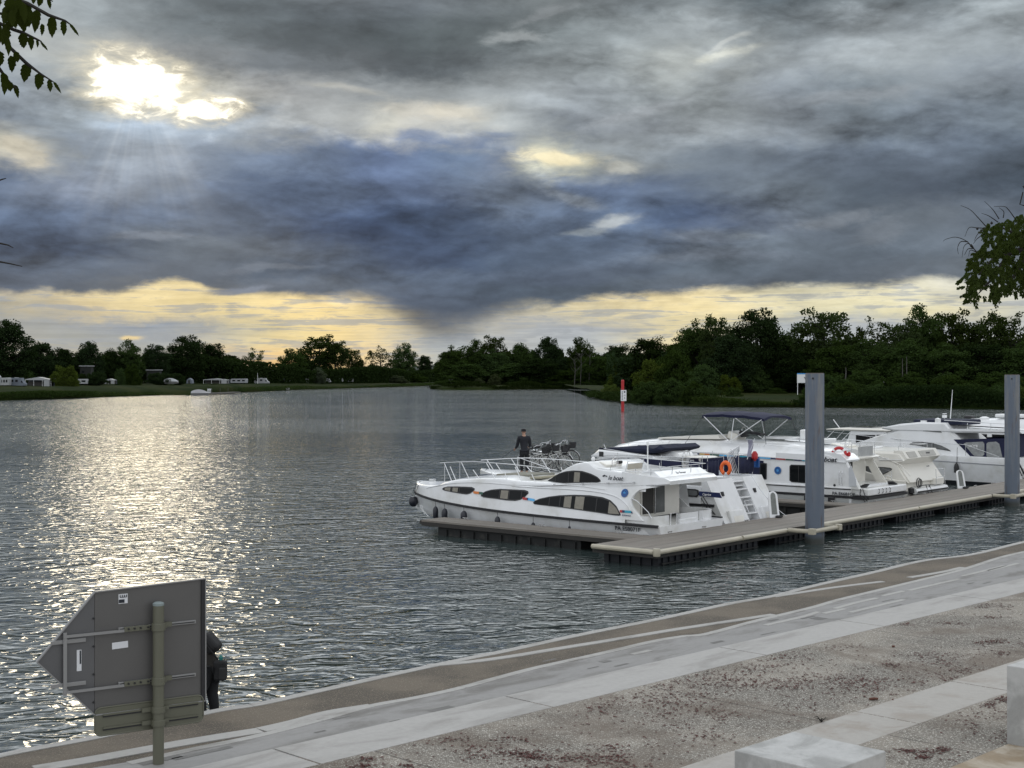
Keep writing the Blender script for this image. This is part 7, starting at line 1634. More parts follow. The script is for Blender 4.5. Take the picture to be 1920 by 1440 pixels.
    for sd in 'LR': body('shoe', sub([sd + 'ankle', sd + 'heel', sd + 'toe'], .010), [(sd + 'ankle', sd + 'heel'), (sd + 'heel', sd + 'toe')], M_SHOE, sd + 'heel', bd)
    MB().lathe([(.085, -.02), (.10, .02), (.09, .07), (.05, .10), (.01, .105)], (-.44, .085, 1.33), 16).build('hair', mat('dark_hair', (.02, .015, .012), .8), bd, smooth=True)
    # a small back pack worn high, and a shoulder bag hanging behind the hip
    bp = empty('backpack', base, R(-12), 'black backpack on the back of the bending person', 'backpack'); MB().box((.07, .02, 1.24), (.22, .30, .34), 0, -.75).build('pack', M_CAP, bp, bevel=.07, seg=3)
    MB().tube([(-.10, -.15, 1.42), (-.18, -.16, 1.34), (-.14, -.17, 1.12), (.0, -.16, 1.02)], .018, 6).tube([(-.10, .19, 1.42), (-.18, .2, 1.34), (-.14, .21, 1.12), (.0, .2, 1.02)], .018, 6).build('strap', M_CAP, bp)
    sb = empty('shoulder_bag', base, R(-12), 'small black bag with a teal bottle top hanging behind the bending person', 'bag'); MB().box((.30, -.10, .84), (.20, .14, .32)).build('pouch', M_CAP, sb, bevel=.04); MB().box((.36, -.17, .80), (.10, .05, .20)).build('pocket', M_SHOE, sb, bevel=.02)
    MB().tube([(.25, -.08, 1.0), (.10, -.15, 1.22), (-.15, -.14, 1.38)], .014, 6).build('strap', M_CAP, sb); MB().lathe([(.03, 0), (.032, .05), (.02, .08), (.01, .085)], (.30, -.08, .99), 10).build('bottle_top', mat('teal_plastic', (.01, .14, .13), .4), sb)
walker()

# ------------------------------------------------------------------ bicycles on the foredeck
def bicycle(label):
    r = empty('bicycle', (0, 0, 0), 0, label, 'bicycle', 'bicycles parked on the foredeck'); MT = mat('silver_frame', (.50, .50, .48), .35, metal=.4)
    for x in (-.53, .55):
        w = MB().torus((x, 0, .345), .325, .019, 'Y', 26, 6).build('tyre', M_BLACK, r, smooth=True); s_ = MB().torus((x, 0, .345), .30, .010, 'Y', 26, 5)
        for k in range(14): a = k * math.pi / 7; s_.tube([(x, .02 * (-1) ** k, .345), (x + .30 * math.cos(a), 0, .345 + .30 * math.sin(a))], .0028, 3)
        s_.tube([(x, -.04, .345), (x, .04, .345)], .018, 6); s_.build('rim', MT, w)
        MB().torus((x, 0, .345), .355, .012, 'Y', 14, 4, R(20 if x > 0 else 30), R(170)).build('mudguard', M_STEEL, r, smooth=True)
    MB().tube([(-.53, .05, .345), (-.10, .03, .30), (-.22, 0, .82)], .012, 6).tube([(-.53, -.05, .345), (-.10, -.03, .30)], .012, 6).tube([(-.53, .05, .345), (-.21, .01, .72)], .010, 6).tube([(-.53, -.05, .345), (-.21, -.01, .72)], .010, 6).tube([(-.10, 0, .30), (.34, 0, .62), (.38, 0, .78)], .017, 7).tube([(-.20, 0, .58), (.36, 0, .74)], .015, 7).tube([(.55, .05, .345), (.41, .04, .70), (.36, 0, .98)], .014, 6).tube([(.55, -.05, .345), (.41, -.04, .70)], .012, 6).build('frame', MT, r, smooth=True)
    MB().tube([(.36, 0, .96), (.37, 0, 1.08)], .014, 6).tube([(.18, -.30, 1.03), (.30, -.24, 1.10), (.38, -.08, 1.09), (.38, .08, 1.09), (.30, .24, 1.10), (.18, .30, 1.03)], .011, 6).build('handlebar', M_STEEL, r, smooth=True)
    for y in (-.30, .30): MB().tube([(.20, y * .98, 1.04), (.09, y * 1.02, 1.0)], .017, 6).build('grip', M_BLACK, r)
    MB().loft([[(x, y * w, z) for y, z in ((-.09, .93), (-.06, .97), (.06, .97), (.09, .93), (0, .88))] for x, w in ((-.38, .8), (-.32, 1.1), (-.18, .8), (-.05, .35))]).tube([(-.22, 0, .7), (-.24, 0, .9)], .013, 6).build('saddle', M_BLACK, r, smooth=True)
    bk = MB()
    for z in (.78, .86, .94, 1.02):
        e = .10 + .03 * (z - .78) / .24; bk.tube([(.48, -e - .04, z), (.48 + 2 * e, -e - .04, z), (.48 + 2 * e, e + .04, z), (.48, e + .04, z), (.48, -e - .04, z)], .006, 4)
    for k in range(6): y = -.13 + .052 * k; bk.tube([(.48, y, 1.02), (.48, y, .78), (.70, y, .78), (.73, y, 1.02)], .005, 4)
    bk.box((.6, 0, .79), (.24, .26, .03)); bk.ext([(.48, -.145, .80), (.70, -.145, .80), (.735, -.155, 1.0), (.47, -.155, 1.0)], (0, .012, 0)).ext([(.48, .145, .80), (.70, .145, .80), (.735, .155, 1.0), (.47, .155, 1.0)], (0, -.012, 0)); bk.build('basket', M_BLACK, r)
    MB().box((-.5, 0, .72), (.36, .12, .02)).tube([(-.53, .05, .345), (-.55, .05, .71)], .006, 4).tube([(-.53, -.05, .345), (-.55, -.05, .71)], .006, 4).build('rear_rack', M_STEEL, r)
    MB().torus((-.10, .06, .30), .085, .008, 'Y', 16, 4).tube([(-.10, .08, .30), (-.0, .09, .20)], .008, 5).tube([(-.10, -.08, .30), (-.2, -.09, .40)], .008, 5).box((.01, .13, .19), (.09, .07, .02)).box((-.21, -.13, .41), (.09, .07, .02)).build('crank', M_BLACK, r)
    return r
BIKES = [(1004, 884.5, -8, 'silver bicycle standing nearest the person in black'), (1015, 885, 6, 'second silver bicycle from the person in black'), (1022, 884, -14, 'silver bicycle in the middle of the row, saddle turned to the viewer'), (1032, 884.5, 10, 'silver bicycle right of the middle of the row'), (1040, 883.5, -6, 'silver bicycle with its black basket over the front wheel, second from the cabin'), (1047, 882, 4, 'silver bicycle nearest the upper cabin window, its black basket highest')]
bk0 = None
for i, (px, py, a, lab) in enumerate(BIKES):
    g = at_z(px, py, 1.68); d_ = g.y + (i % 3) * .28; p = Vector((g.x, d_, 1.68 + .05 * (i % 3)))
    rz = R(-18 + a * 2.2)
    if bk0 is None: bk0 = bicycle(lab); bk0.location = p; bk0.rotation_euler = (R(7), 0, rz); o = bk0
    else: o = copy_thing(bk0, p, rz, None, lab); o.rotation_euler = (R(10 - 14 * (i % 2)), 0, rz)

# ================================================================== SIGNS, BLOCKS, MARKER
M_ALU = mat('weathered_aluminium', (.105, .102, .099), .42, metal=.25, var=.12, vscale=1.5); M_ALUL = mat('aluminium_profile', (.26, .26, .26), .35, metal=.35)
M_OLIVE = mat('olive_painted_metal', (.105, .105, .075), .5, var=.12, vscale=3); M_STICK = mat('white_sticker', (.6, .61, .63), .6)
def arrow_sign():
    base = at_z(297, 1431, .42); u = Vector((.834, .552, 0)); n = Vector((u.y, -u.x, 0))           # n points to the viewer
    rz = math.atan2(u.y, u.x); root = empty('direction_sign', (base.x, base.y, .42), rz, 'back of a large grey arrow shaped river sign on an olive post', 'sign')
    z = lambda v: v - .42
    # local x along the panel, local -y toward the viewer
    MB().tube([(0, 0, -.4), (0, 0, z(2.50))], .072, 20).build('post', M_OLIVE, root, smooth=True); MB().lathe([(.074, 0), (.074, .03), (.05, .045), (.01, .05)], (0, 0, z(2.49)), 18).build('post_cap', mat('grey_cap', (.2, .24, .24), .6), root, smooth=True)
    yb = .125
    body_ = [(-.80, z(1.135)), (.69, z(1.13)), (.69, z(2.775)), (-.80, z(2.72))]
    MB().ext([(x, yb, q) for x, q in body_], (0, .03, 0)).build('sign_panel', M_ALU, root, bevel=.004)
    MB().ext([(-.803, yb, z(1.135)), (-.803, yb, z(2.72)), (-1.53, yb, z(1.90))], (0, .03, 0)).build('arrow_tip_panel', mat('grey_aluminium', (.105, .105, .108), .45, metal=.25, var=.1), root, bevel=.004)
    fr = MB(); pts = [(-.80, z(1.135)), (.69, z(1.13)), (.69, z(2.775)), (-.80, z(2.72)), (-1.53, z(1.90))]
    for (a, c), (e, f) in zip(pts, pts[1:] + pts[:1]):
        d = Vector((e - a, 0, f - c)); L = d.length; ang = math.atan2(f - c, e - a); fr.box(((a + e) / 2, yb + .005, (c + f) / 2), (L, .06, .016), 0, -ang)
    fr.build('edge_lip', M_ALUL, root); MB().box((.655, yb - .012, z(1.95)), (.05, .02, 1.62)).build('edge_fold', M_BLACK, root)
    for zz, x0, x1 in ((2.21, -.5, .55), (1.33 + .17, -.5, .55)):
        MB().box(((x0 + x1) / 2, yb - .018, z(zz)), (x1 - x0, .03, .045)).build('rail', M_ALUL, root, bevel=.004); MB().box(((x0 + x1) / 2, yb - .036, z(zz) - .001), (x1 - x0 - .04, .006, .012)).build('rail_groove', M_BLACK, root)
        MB().box((-.72, yb - .05, z(zz) - .02), (.98, .022, .035)).build('cross_arm', M_ALUL, root); cl = MB().box((-.26, yb - .055, z(zz) - .005), (.34, .03, .065)).build('clamp_plate', M_OLIVE, root, bevel=.004)
        k = MB()
        for x in (-.38, -.30, -.22, -.12): k.tube([(x, yb - .065, z(zz)), (x, yb - .09, z(zz))], .013, 6)
        k.build('bolt', M_BLACK, cl); MB().lathe([(.084, -.05), (.088, -.045), (.088, .045), (.084, .05)], (0, 0, z(zz)), 18).build('clamp_collar', M_OLIVE, root, smooth=True); MB().box((.14, yb - .06, z(zz) + .01), (.12, .05, .06)).box((.09, yb - .09, z(zz)), (.05, .07, .05)).build('clamp_ear', M_OLIVE, root)
    MB().box((-1.19, yb - .045, z(1.84)), (.045, .02, .80)).build('upright', M_ALUL, root)
    for zz in (2.12, 1.57): MB().box((-1.14, yb - .016, z(zz)), (.44, .03, .05)).build('rail', M_ALUL, root, bevel=.004)
    def stick(name, x, zz, w, h, tilt=0): return MB().box((x, yb - .004, z(zz)), (w, .006, h), 0, tilt).build(name, M_STICK, root)
    stick('white_label', -.47, 2.00, .21, .085, -.03); s1 = stick('grey_label', -.43, 2.60, .12, .125)
    t = MB()
    t.box((-.43, yb - .009, z(2.62)), (.09, .003, .008))
    for k in range(4): t.box((-.47 + .028 * k, yb - .009, z(2.635)), (.012, .003, .03))
    t.build('label_print', M_TEXT, s1); MB().box((-.45, yb - .009, z(2.57)), (.075, .003, .045)).build('label_print', M_TEXT, s1)
    s2 = stick('narrow_label', -1.00, 1.86, .06, .27); MB().box((-.985, yb - .009, z(1.90)), (.018, .003, .17)).build('label_print', M_TEXT, s2)
    m_ = MB()
    for k in range(4): m_.tube([(-.815, yb - .002, z(1.30 + .36 * k)), (-.815, yb - .02, z(1.30 + .36 * k))], .014, 6)
    m_.build('rivet', M_BLACK, root)
    # lower plate with rounded corners, fixed by its own clamps
    w, h, r = 1.46, .36, .085; cx, cz = -.075, z(1.085) - .045; pl = []
    for (sx, sz, a0) in ((1, 1, 0), (-1, 1, 90), (-1, -1, 180), (1, -1, 270)):
        for k in range(6): a = R(a0 + 18 * k); pl.append((cx + sx * (w / 2 - r) + r * math.cos(a), cz + sz * (h / 2 - r) + r * math.sin(a)))
    low = MB().ext([(x, yb - .02, q) for x, q in pl], (0, .022, 0)).build('lower_plate', M_OLIVE, root); b_ = MB(); n_ = len(pl)
    b_.tube([(x, yb - .02, q) for x, q in pl + pl[:1]], .011, 6); b_.build('plate_rim', M_OLIVE, low, smooth=True)
    for dz in (.085, -.085):
        for x0, x1 in ((-.70, -.16), (.14, .58)):
            MB().box(((x0 + x1) / 2 + 0, yb - .035, cz + dz), (x1 - x0, .02, .02)).build('plate_rib', M_OLIVE, low); MB().box(((x0 + x1) / 2, yb - .030, cz + dz - .022), (x1 - x0, .014, .016)).build('rib_gap', M_BLACK, low)
        MB().lathe([(.084, -.04), (.088, -.035), (.088, .035), (.084, .04)], (0, 0, cz + dz), 18).build('clamp_collar', M_OLIVE, root, smooth=True); MB().box((-.12, yb - .06, cz + dz), (.16, .03, .055)).build('clamp_plate', M_OLIVE, root); MB().box((.12, yb - .06, cz + dz), (.08, .04, .05)).build('clamp_ear', M_OLIVE, root)
arrow_sign()
def block(u0, u1, v0, v1, zt, label):
    c = Q((u0 + u1) / 2, (v0 + v1) / 2, 0); o = MB().box((0, 0, (zt + QZ) / 2), (u1 - u0, v1 - v0, zt - QZ)).build('concrete_block', M_BLOCK, None, bevel=.012, seg=2)
    o.location = (c[0], c[1], 0); o.rotation_euler = (0, 0, R(45)); tag(o, label, 'block', 'pale concrete seat blocks on the quay')
block(13.92, 15.2, 8.78, 10.10, .95, 'low square pale concrete block at the bottom of the picture')
block(18.36, 19.9, 7.3, 8.76, 1.53, 'tall pale concrete block cut by the right edge of the picture')
# river marker
p = at_z(1167.5, 771, 0); mk = empty('river_marker', (p.x, p.y, 0), 0, 'red river marker post with a small white number panel standing in the water', 'marker')
MB().tube([(0, 0, -2), (0, 0, 4.75)], .24, 16).build('post', M_RED, mk, smooth=True); MB().lathe([(.25, 0), (.25, .2), (.12, .3)], (0, 0, 4.6), 14).build('post_cap', M_RED, mk)
pn = MB().box((.12, -.30, 2.46), (.88, .06, 1.72)).build('panel', M_WHITE, mk)
t = MB()
for k in range(6): t.box((-.09, -.335, 3.08 - .24 * k), (.22 if k % 2 else .12, .006, .07)); t.box((-.09, -.335, 2.97 - .24 * k), (.08, .006, .08))
t.box((.28, -.335, 3.02), (.22, .006, .26)); t.build('panel_marks', M_TEXT, pn); t = MB()
for zz in (2.55, 2.42): t.box((.28, -.335, zz), (.22, .006, .03))
t.box((.18, -.335, 2.48), (.03, .006, .16)).box((.38, -.335, 2.48), (.03, .006, .16)).box((.28, -.335, 2.12), (.07, .006, .2)).box((.28, -.335, 1.98), (.16, .006, .05)); t.build('panel_marks', M_TEXT, pn)
# information board on the right bank
p = at_d(1512, 730, 275); ib = empty('information_board', (p.x, p.y, 1.6), R(-14), 'white information board with a blue top edge and a bird drawing on the right bank', 'sign')
z1 = EYE + (705 - 700) / FPX * 275 - 1.6; z0 = EYE + (705 - 718) / FPX * 275 - 1.6
pn = MB().box((0, 0, (z0 + z1) / 2), (3.6, .1, z1 - z0)).build('panel', M_WHITE, ib); MB().box((0, -.06, z1 - .08), (3.6, .04, .22)).build('blue_header', M_BLUEL, pn)
MB().ext([(-.1, -.07, z0 + .4), (.1, -.07, z0 + .4), (.75, -.07, z0 + 1.3), (.1, -.07, z0 + .85), (-.5, -.07, z0 + 1.25)], (0, .01, 0)).build('bird_drawing', M_TEXT, pn)
for x in (-1.7, 1.7): MB().box((x, .03, (z1 - 1) / 2 - .3), (.12, .1, z1 + 1)).build('post', M_WHITE, ib)
p = at_d(845.5, 720, 594); sg = empty('bank_sign', (p.x, p.y, 1.1), 0, 'small white sign on a thin pole under the far bank trees', 'sign'); MB().box((0, 0, EYE + (705 - 713) / FPX * 594 - 1.1), (1.7, .1, .85)).build('panel', M_WHITE, sg); MB().tube([(0, .1, -1), (0, .1, 2.6)], .06, 6).build('post', M_CHROMEW, sg)
MB().box((0, -.06, EYE + (705 - 713) / FPX * 594 - 1.1), (1.2, .02, .16)).build('panel_marks', M_TEXT, sg)

# ------------------------------------------------------------------ the camp site on the left bank
M_CARA = mat('caravan_white', (.31, .32, .33), .5, var=.12, vscale=.8); M_AWN = mat('awning_cloth', (.30, .31, .33), .85, var=.2, vscale=.6); M_AWNG = mat('grey_awning', (.13, .15, .18), .85, var=.2, vscale=.6); M_WIN = mat('camper_window', (.01, .012, .014), .2, spec=.3)
def camper(px0, px1, yt, yb, d, kind, label, cat='caravan', group='caravans and motorhomes on the left bank', m=None):
    d = shore_d((px0 + px1) / 2) + (36 if px0 < 380 else 38) + (px0 % 7)
    a = at_d(px0, yb, d); c = at_d(px1, yt, d); L = c.x - a.x; H = c.z - a.z; m = m or M_CARA
    r = empty({'caravan': 'caravan', 'motorhome': 'motorhome', 'awning': 'awning', 'tent': 'tent', 'van': 'van'}[kind], (a.x, d, a.z), 0, label, cat, group)
    def win(x0, x1, z0, z1): MB().box((L * (x0 + x1) / 2, -.02, H * (z0 + z1) / 2), (L * (x1 - x0), .06, H * (z1 - z0))).build('window', M_WIN, r, bevel=.02)
    if kind == 'caravan':
        MB().ext([(0, 0, H * .2), (0.0, 0, H * .8), (L * .05, 0, H * .97), (L * .95, 0, H), (L, 0, H * .85), (L * .98, 0, H * .2)], (0, 2.2, 0)).build('body', m, r, bevel=.06)
        for x in (.12, .42, .7): win(x, x + .17, .5, .78)
        for y in (.15, 2.0): MB().torus((L * .5, y, .3), .24, .09, 'Y', 12, 5).build('wheel', M_BLACK, r)
    elif kind in ('motorhome', 'van'):
        MB().ext([(0, 0, H * .14), (0, 0, H * .95), (L * .03, 0, H), (L * .78, 0, H), (L * .84, 0, H * .70), (L * .93, 0, H * .45), (L, 0, H * .38), (L, 0, H * .14)], (0, 2.1, 0)).build('body', m, r, bevel=.06)
        win(.12, .28, .55, .8); win(.4, .56, .55, .8); MB().ext([(L * .77, -.03, H * .48), (L * .77, -.03, H * .68), (L * .835, -.03, H * .68), (L * .9, -.03, H * .48)], (0, .03, 0)).build('cab_window', M_WIN, r)
        for x in (.2, .82): MB().torus((L * x, .1, .33), .25, .1, 'Y', 12, 5).build('wheel', M_BLACK, r); MB().torus((L * x, 2.0, .33), .25, .1, 'Y', 12, 5).build('wheel', M_BLACK, r)
        MB().box((L * .4, 1, H + .06), (L * .25, .6, .12)).build('roof_box', M_CARA, r)
    elif kind == 'awning':
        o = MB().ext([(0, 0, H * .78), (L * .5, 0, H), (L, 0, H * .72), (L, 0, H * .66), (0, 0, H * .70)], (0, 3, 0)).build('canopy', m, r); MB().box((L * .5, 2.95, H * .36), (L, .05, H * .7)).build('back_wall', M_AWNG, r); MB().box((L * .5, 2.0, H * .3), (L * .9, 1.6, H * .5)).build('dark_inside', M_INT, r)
        for x in (.01, .33, .66, .99): MB().tube([(L * x, .05, 0), (L * x, .05, H * .74)], .05, 5).build('pole', M_WHITE, r)
        MB().box((L * .83, .02, H * .35), (L * .22, .05, H * .62)).build('side_wall', m, r)
    elif kind == 'tent':
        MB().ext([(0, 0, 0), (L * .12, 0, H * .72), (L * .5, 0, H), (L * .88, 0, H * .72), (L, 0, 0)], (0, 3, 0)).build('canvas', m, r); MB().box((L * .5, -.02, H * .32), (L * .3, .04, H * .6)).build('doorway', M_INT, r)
    return r
CAMP = [
 (-42, -3, 704, 726, 322, 'caravan', 'white caravan cut by the left edge of the picture'), (-1, 16, 708, 726, 320, 'caravan', 'first white caravan at the left edge, end window showing'),
 (17, 46, 708.5, 725.5, 322, 'van', 'grey blue van beside the first white caravan', M_AWNG), (47, 96, 707, 725, 322, 'awning', 'long pale awning with dark open front and poles'),
 (98, 111, 709, 721.5, 345, 'caravan', 'small white caravan behind the clipped bush'), (122, 166, 710.5, 722, 350, 'caravan', 'long white caravan under the flat dark trees'), (178, 196, 711, 722, 352, 'caravan', 'white caravan right of the long one under the flat trees'), (197, 214, 710, 720, 360, 'awning', 'small white awning left of the round green bush'), (221, 236, 711, 720, 362, 'caravan', 'white caravan half behind the round green bush'),
 (381, 428, 709.5, 719.5, 440, 'awning', 'wide awning with white walls behind the pontoon'), (432, 463, 710, 720, 455, 'caravan', 'grey white caravan left of the motorhome with a cab', M_AWN), (476, 504, 709, 720.5, 470, 'motorhome', 'white motorhome with its cab to the right, beside the flag pole'),
 (521, 538, 706, 719, 490, 'tent', 'grey blue tent beside the high motorhome', M_AWNG), (538, 556, 706, 718.5, 495, 'motorhome', 'white high motorhome touching the grey blue tent'), (561, 578, 708.5, 718, 500, 'awning', 'small awning left of the pale willow'),
 (609, 620, 710, 717.5, 520, 'van', 'small dark and white van right of the pale willow'), (622, 643, 709.5, 717.5, 530, 'caravan', 'white caravan, left one of the long white pair'), (643.5, 662, 710, 717.5, 532, 'caravan', 'long white caravan with awning, right one of the pair'), (349, 360, 709, 719, 430, 'tent', 'small dull grey tent near the pontoon', M_AWNG),
]
for c in CAMP: camper(*c[:7], cat={'caravan': 'caravan', 'van': 'van', 'awning': 'awning', 'motorhome': 'motorhome', 'tent': 'tent'}[c[5]], m=c[7] if len(c) > 7 else None)
for px0, px1, yt, yb, d, lab in ((149, 171, 686.5, 700, 372, 'raised mobile home with a pale flat roof showing above the low trees'), (274, 300, 694, 706, 385, 'low cabin with a pale flat roof behind the round green bush')):
    d = shore_d(px0) + 75; a = at_d(px0, yb, d); c = at_d(px1, yt, d); L = c.x - a.x; H = c.z - 1.6; r = empty('cabin', (a.x, d, 1.6), 0, lab, 'cabin')
    MB().box((L / 2, 1.5, H / 2 - .2), (L * .92, 3, H)).build('wall', mat('cabin_grey', (.014, .016, .014), .9), r); MB().box((L / 2, 1.5, H + .05), (L * 1.05, 3.4, .25)).build('roof', M_CARA, r); MB().box((L * .3, -.03, H * .75), (L * .2, .06, .6)).build('window', M_WIN, r)
# flag pole, tarpaulin boat, pontoon with covered boat, small punt
p = at_d(483, 722, shore_d(483) + 25); fp = empty('flag_pole', p, 0, 'thin white pole on the lawn beside the motorhome', 'pole'); MB().tube([(0, 0, -.5), (0, 0, 4.4)], [.09, .05], 6).build('shaft', M_WHITE, fp)
def small_boat(px, py, d, L, label, cover=None, rz=0.0, zb=None):
    if px != 375: d = shore_d(px) + (30 if px < 500 else 3)
    p = at_d(px, py, d); p.z = p.z if zb is None else zb; r = empty('small_boat', p, rz, label, 'boat'); rings = []
    for i in range(9):
        f = i / 8; w = .85 * (1 - max(0, (f - .5) / .5) ** 2 * .95) ; rings.append([(f * L - L / 2, -w * .55, -.1 + .2 * f ** 3), (f * L - L / 2, -w, .5 + .2 * f), (f * L - L / 2, w, .5 + .2 * f), (f * L - L / 2, w * .55, -.1 + .2 * f ** 3)])
    MB().loft(rings).build('hull', mat('grey_white_hull', (.3, .3, .3), .5), r, smooth=True)
    if cover: MB().loft([[(f * L - L / 2, -.95, .62), (f * L - L / 2, 0, .62 + 1.05 * math.sin(math.pi * min(1, f * .9 + .12)) ** .7), (f * L - L / 2, .95, .62)] for f in [k / 8 for k in range(9)]]).build('cover', cover, r, smooth=True)
    return r
small_boat(321, 719, 400, 4.4, 'small boat under a white tarpaulin on the lawn', M_CARA, .1); small_boat(375, 741, 395, 4.9, 'boat under a white cover lying at the pontoon', mat('white_cover', (.30, .30, .31), .7, var=.2), 0, .05); small_boat(534, 731, 500, 3.6, 'small pale boat pulled up on the bank', None, .2, .25)
a = at_z(384, 741, 0); c = at_z(445, 738, 0); pt = empty('pontoon', (a.x, a.y, 0), math.atan2(c.y - a.y, c.x - a.x), 'low floating pontoon below the camp site with a grey metal ladder frame', 'pontoon')
L = (c - a).length; MB().box((L / 2, 0, .35), (L, 2.2, .45)).build('deck', mat('pontoon_grey', (.09, .085, .075), .8, var=.3), pt); mb = MB()
for k in range(5): mb.tube([(.3 + k * .8, -.6, .5), (1.0 + k * .8, -.6, 1.8), (1.7 + k * .8, -.6, .5)], .05, 5)
mb.tube([(.4, -.6, 1.8), (4.6, -.6, 1.8)], .05, 5); mb.build('ladder_frame', M_STEEL, pt)
for k in range(3): MB().tube([(L * (.3 + .25 * k), 1.0, -1), (L * (.3 + .25 * k), 1.0, 1.8)], .07, 6).build('mooring_post', M_BARKP, pt)

# ================================================================== NEAR BRANCHES
def leaf_poly(base, tip, w, nrm, V, F, rs, serr=True):
    """a toothed leaf blade, slightly folded along its rib"""
    base = Vector(base); tip = Vector(tip); ax = tip - base; L = ax.length; ax.normalize(); lat = ax.cross(nrm).normalized(); up = lat.cross(ax)
    prof = [(0, .04), (.10, .34), (.2, .46), (.24, .40), (.38, .5), (.43, .41), (.58, .44), (.63, .33), (.78, .27), (.82, .18), (1.0, 0.0)]
    k = len(V); mid = []; L_ = []; R_ = []
    for i, (f, h) in enumerate(prof):
        c = base + ax * L * f + up * (.06 * L * math.sin(f * 3.1)); V.append(tuple(c)); mid.append(len(V) - 1)
        for sd, A in ((1, L_), (-1, R_)): V.append(tuple(c + lat * sd * h * w * rs.uniform(.85, 1.1) + up * h * w * .22)); A.append(len(V) - 1)
    for i in range(len(prof) - 1):
        F.append((mid[i], mid[i + 1], L_[i + 1], L_[i])); F.append((mid[i], R_[i], R_[i + 1], mid[i + 1]))
def branch_left():
    rs = random.Random(8); S = 3.84; D0 = 4.6
    root = empty('tree_branch', at_d(-160, -60, D0), 0, 'dark leafy twigs hanging into the top left corner', 'branch', 'near branches'); o0 = Vector(root.location)
    pt = lambda x, y, dd=0: at_d(x / S, y / S, D0 + dd) - o0
    tw = MB(); V = []; F = []
    twigs = [[(-500, -260), (-100, -90), (200, 25), (350, 110), (470, 150), (520, 185)], [(-300, 60), (0, 170), (100, 215), (160, 235), (270, 285), (300, 300)], [(-350, 40), (-60, 200), (70, 340), (190, 455), (290, 530), (385, 590)], [(-320, 180), (-100, 380), (0, 500), (60, 580), (120, 640)], [(-500, -300), (0, -60), (300, -30), (380, 10)], [(-400, 0), (-80, 90), (120, 110), (230, 160)]]
    for i, l in enumerate(twigs): MB().tube([tuple(pt(x, y, .02 * i)) for x, y in l], [.006] * (len(l) - 2) + [.0035, .002], 5).build('twig', M_BARK, root, smooth=True)
    lv = [(262, 70, 250, 240, 70), (370, 120, 375, 275, 70), (455, 145, 460, 260, 50), (500, 170, 570, 262, 24), (300, 170, 300, 260, 40), (200, 80, 175, 185, 60), (285, -25, 278, 50, 55), (345, -10, 362, 68, 35), (235, -30, 242, 30, 40), (150, 240, 172, 350, 85), (220, 260, 225, 365, 45), (265, 285, 270, 345, 25), (290, 300, 345, 366, 20),
          (110, 370, 128, 450, 50), (75, 400, 85, 525, 70), (195, 455, 172, 595, 80), (285, 525, 272, 650, 75), (350, 572, 362, 665, 45), (385, 588, 442, 675, 24), (20, 520, 30, 688, 70), (60, 590, 76, 660, 60), (105, 610, 132, 710, 40)]
    for x, y, x2, y2, w in lv:
        dd = rs.uniform(-.1, .1); leaf_poly(pt(x, y, dd), pt(x2, y2, dd + rs.uniform(-.015, .015)), w / S / FPX * D0 * 1.05, Vector((rs.uniform(-.25, .25), 1, rs.uniform(-.2, .2))), V, F, rs)
    for k in range(130):
        x = rs.uniform(-420, 95) if k < 105 else rs.uniform(60, 210); y = rs.uniform(-60, 400) if x < 60 else rs.uniform(-40, 120); 
        if x > 20 and y > 300: continue
        l = rs.uniform(90, 160); dd = rs.uniform(-.25, .25); leaf_poly(pt(x, y, dd), pt(x + rs.uniform(-35, 40), y + l, dd + rs.uniform(-.02, .02)), rs.uniform(45, 85) / S / FPX * D0, Vector((rs.uniform(-.6, .6), 1, rs.uniform(-.3, .3))), V, F, rs)
    # bare twig tips a little lower
    for l in ([(-300, 1340), (-40, 1310), (20, 1290), (44, 1284)], [(-300, 1740), (0, 1752), (60, 1765), (96, 1785)], [(-300, 1840), (0, 1885), (80, 1900), (160, 1918)]): MB().tube([tuple(pt(x, y)) for x, y in l], [.004, .003, .0022, .0012], 4).build('twig', M_BARK, root, smooth=True)
    me = bpy.data.meshes.new('leaves'); me.from_pydata(V, [], F); me.materials.append(leaf_mat('near_leaf', (.030, .040, .012), .3, .3, 6)); o = bpy.data.objects.new('leaves', me); COL.objects.link(o); o.parent = root
branch_left()
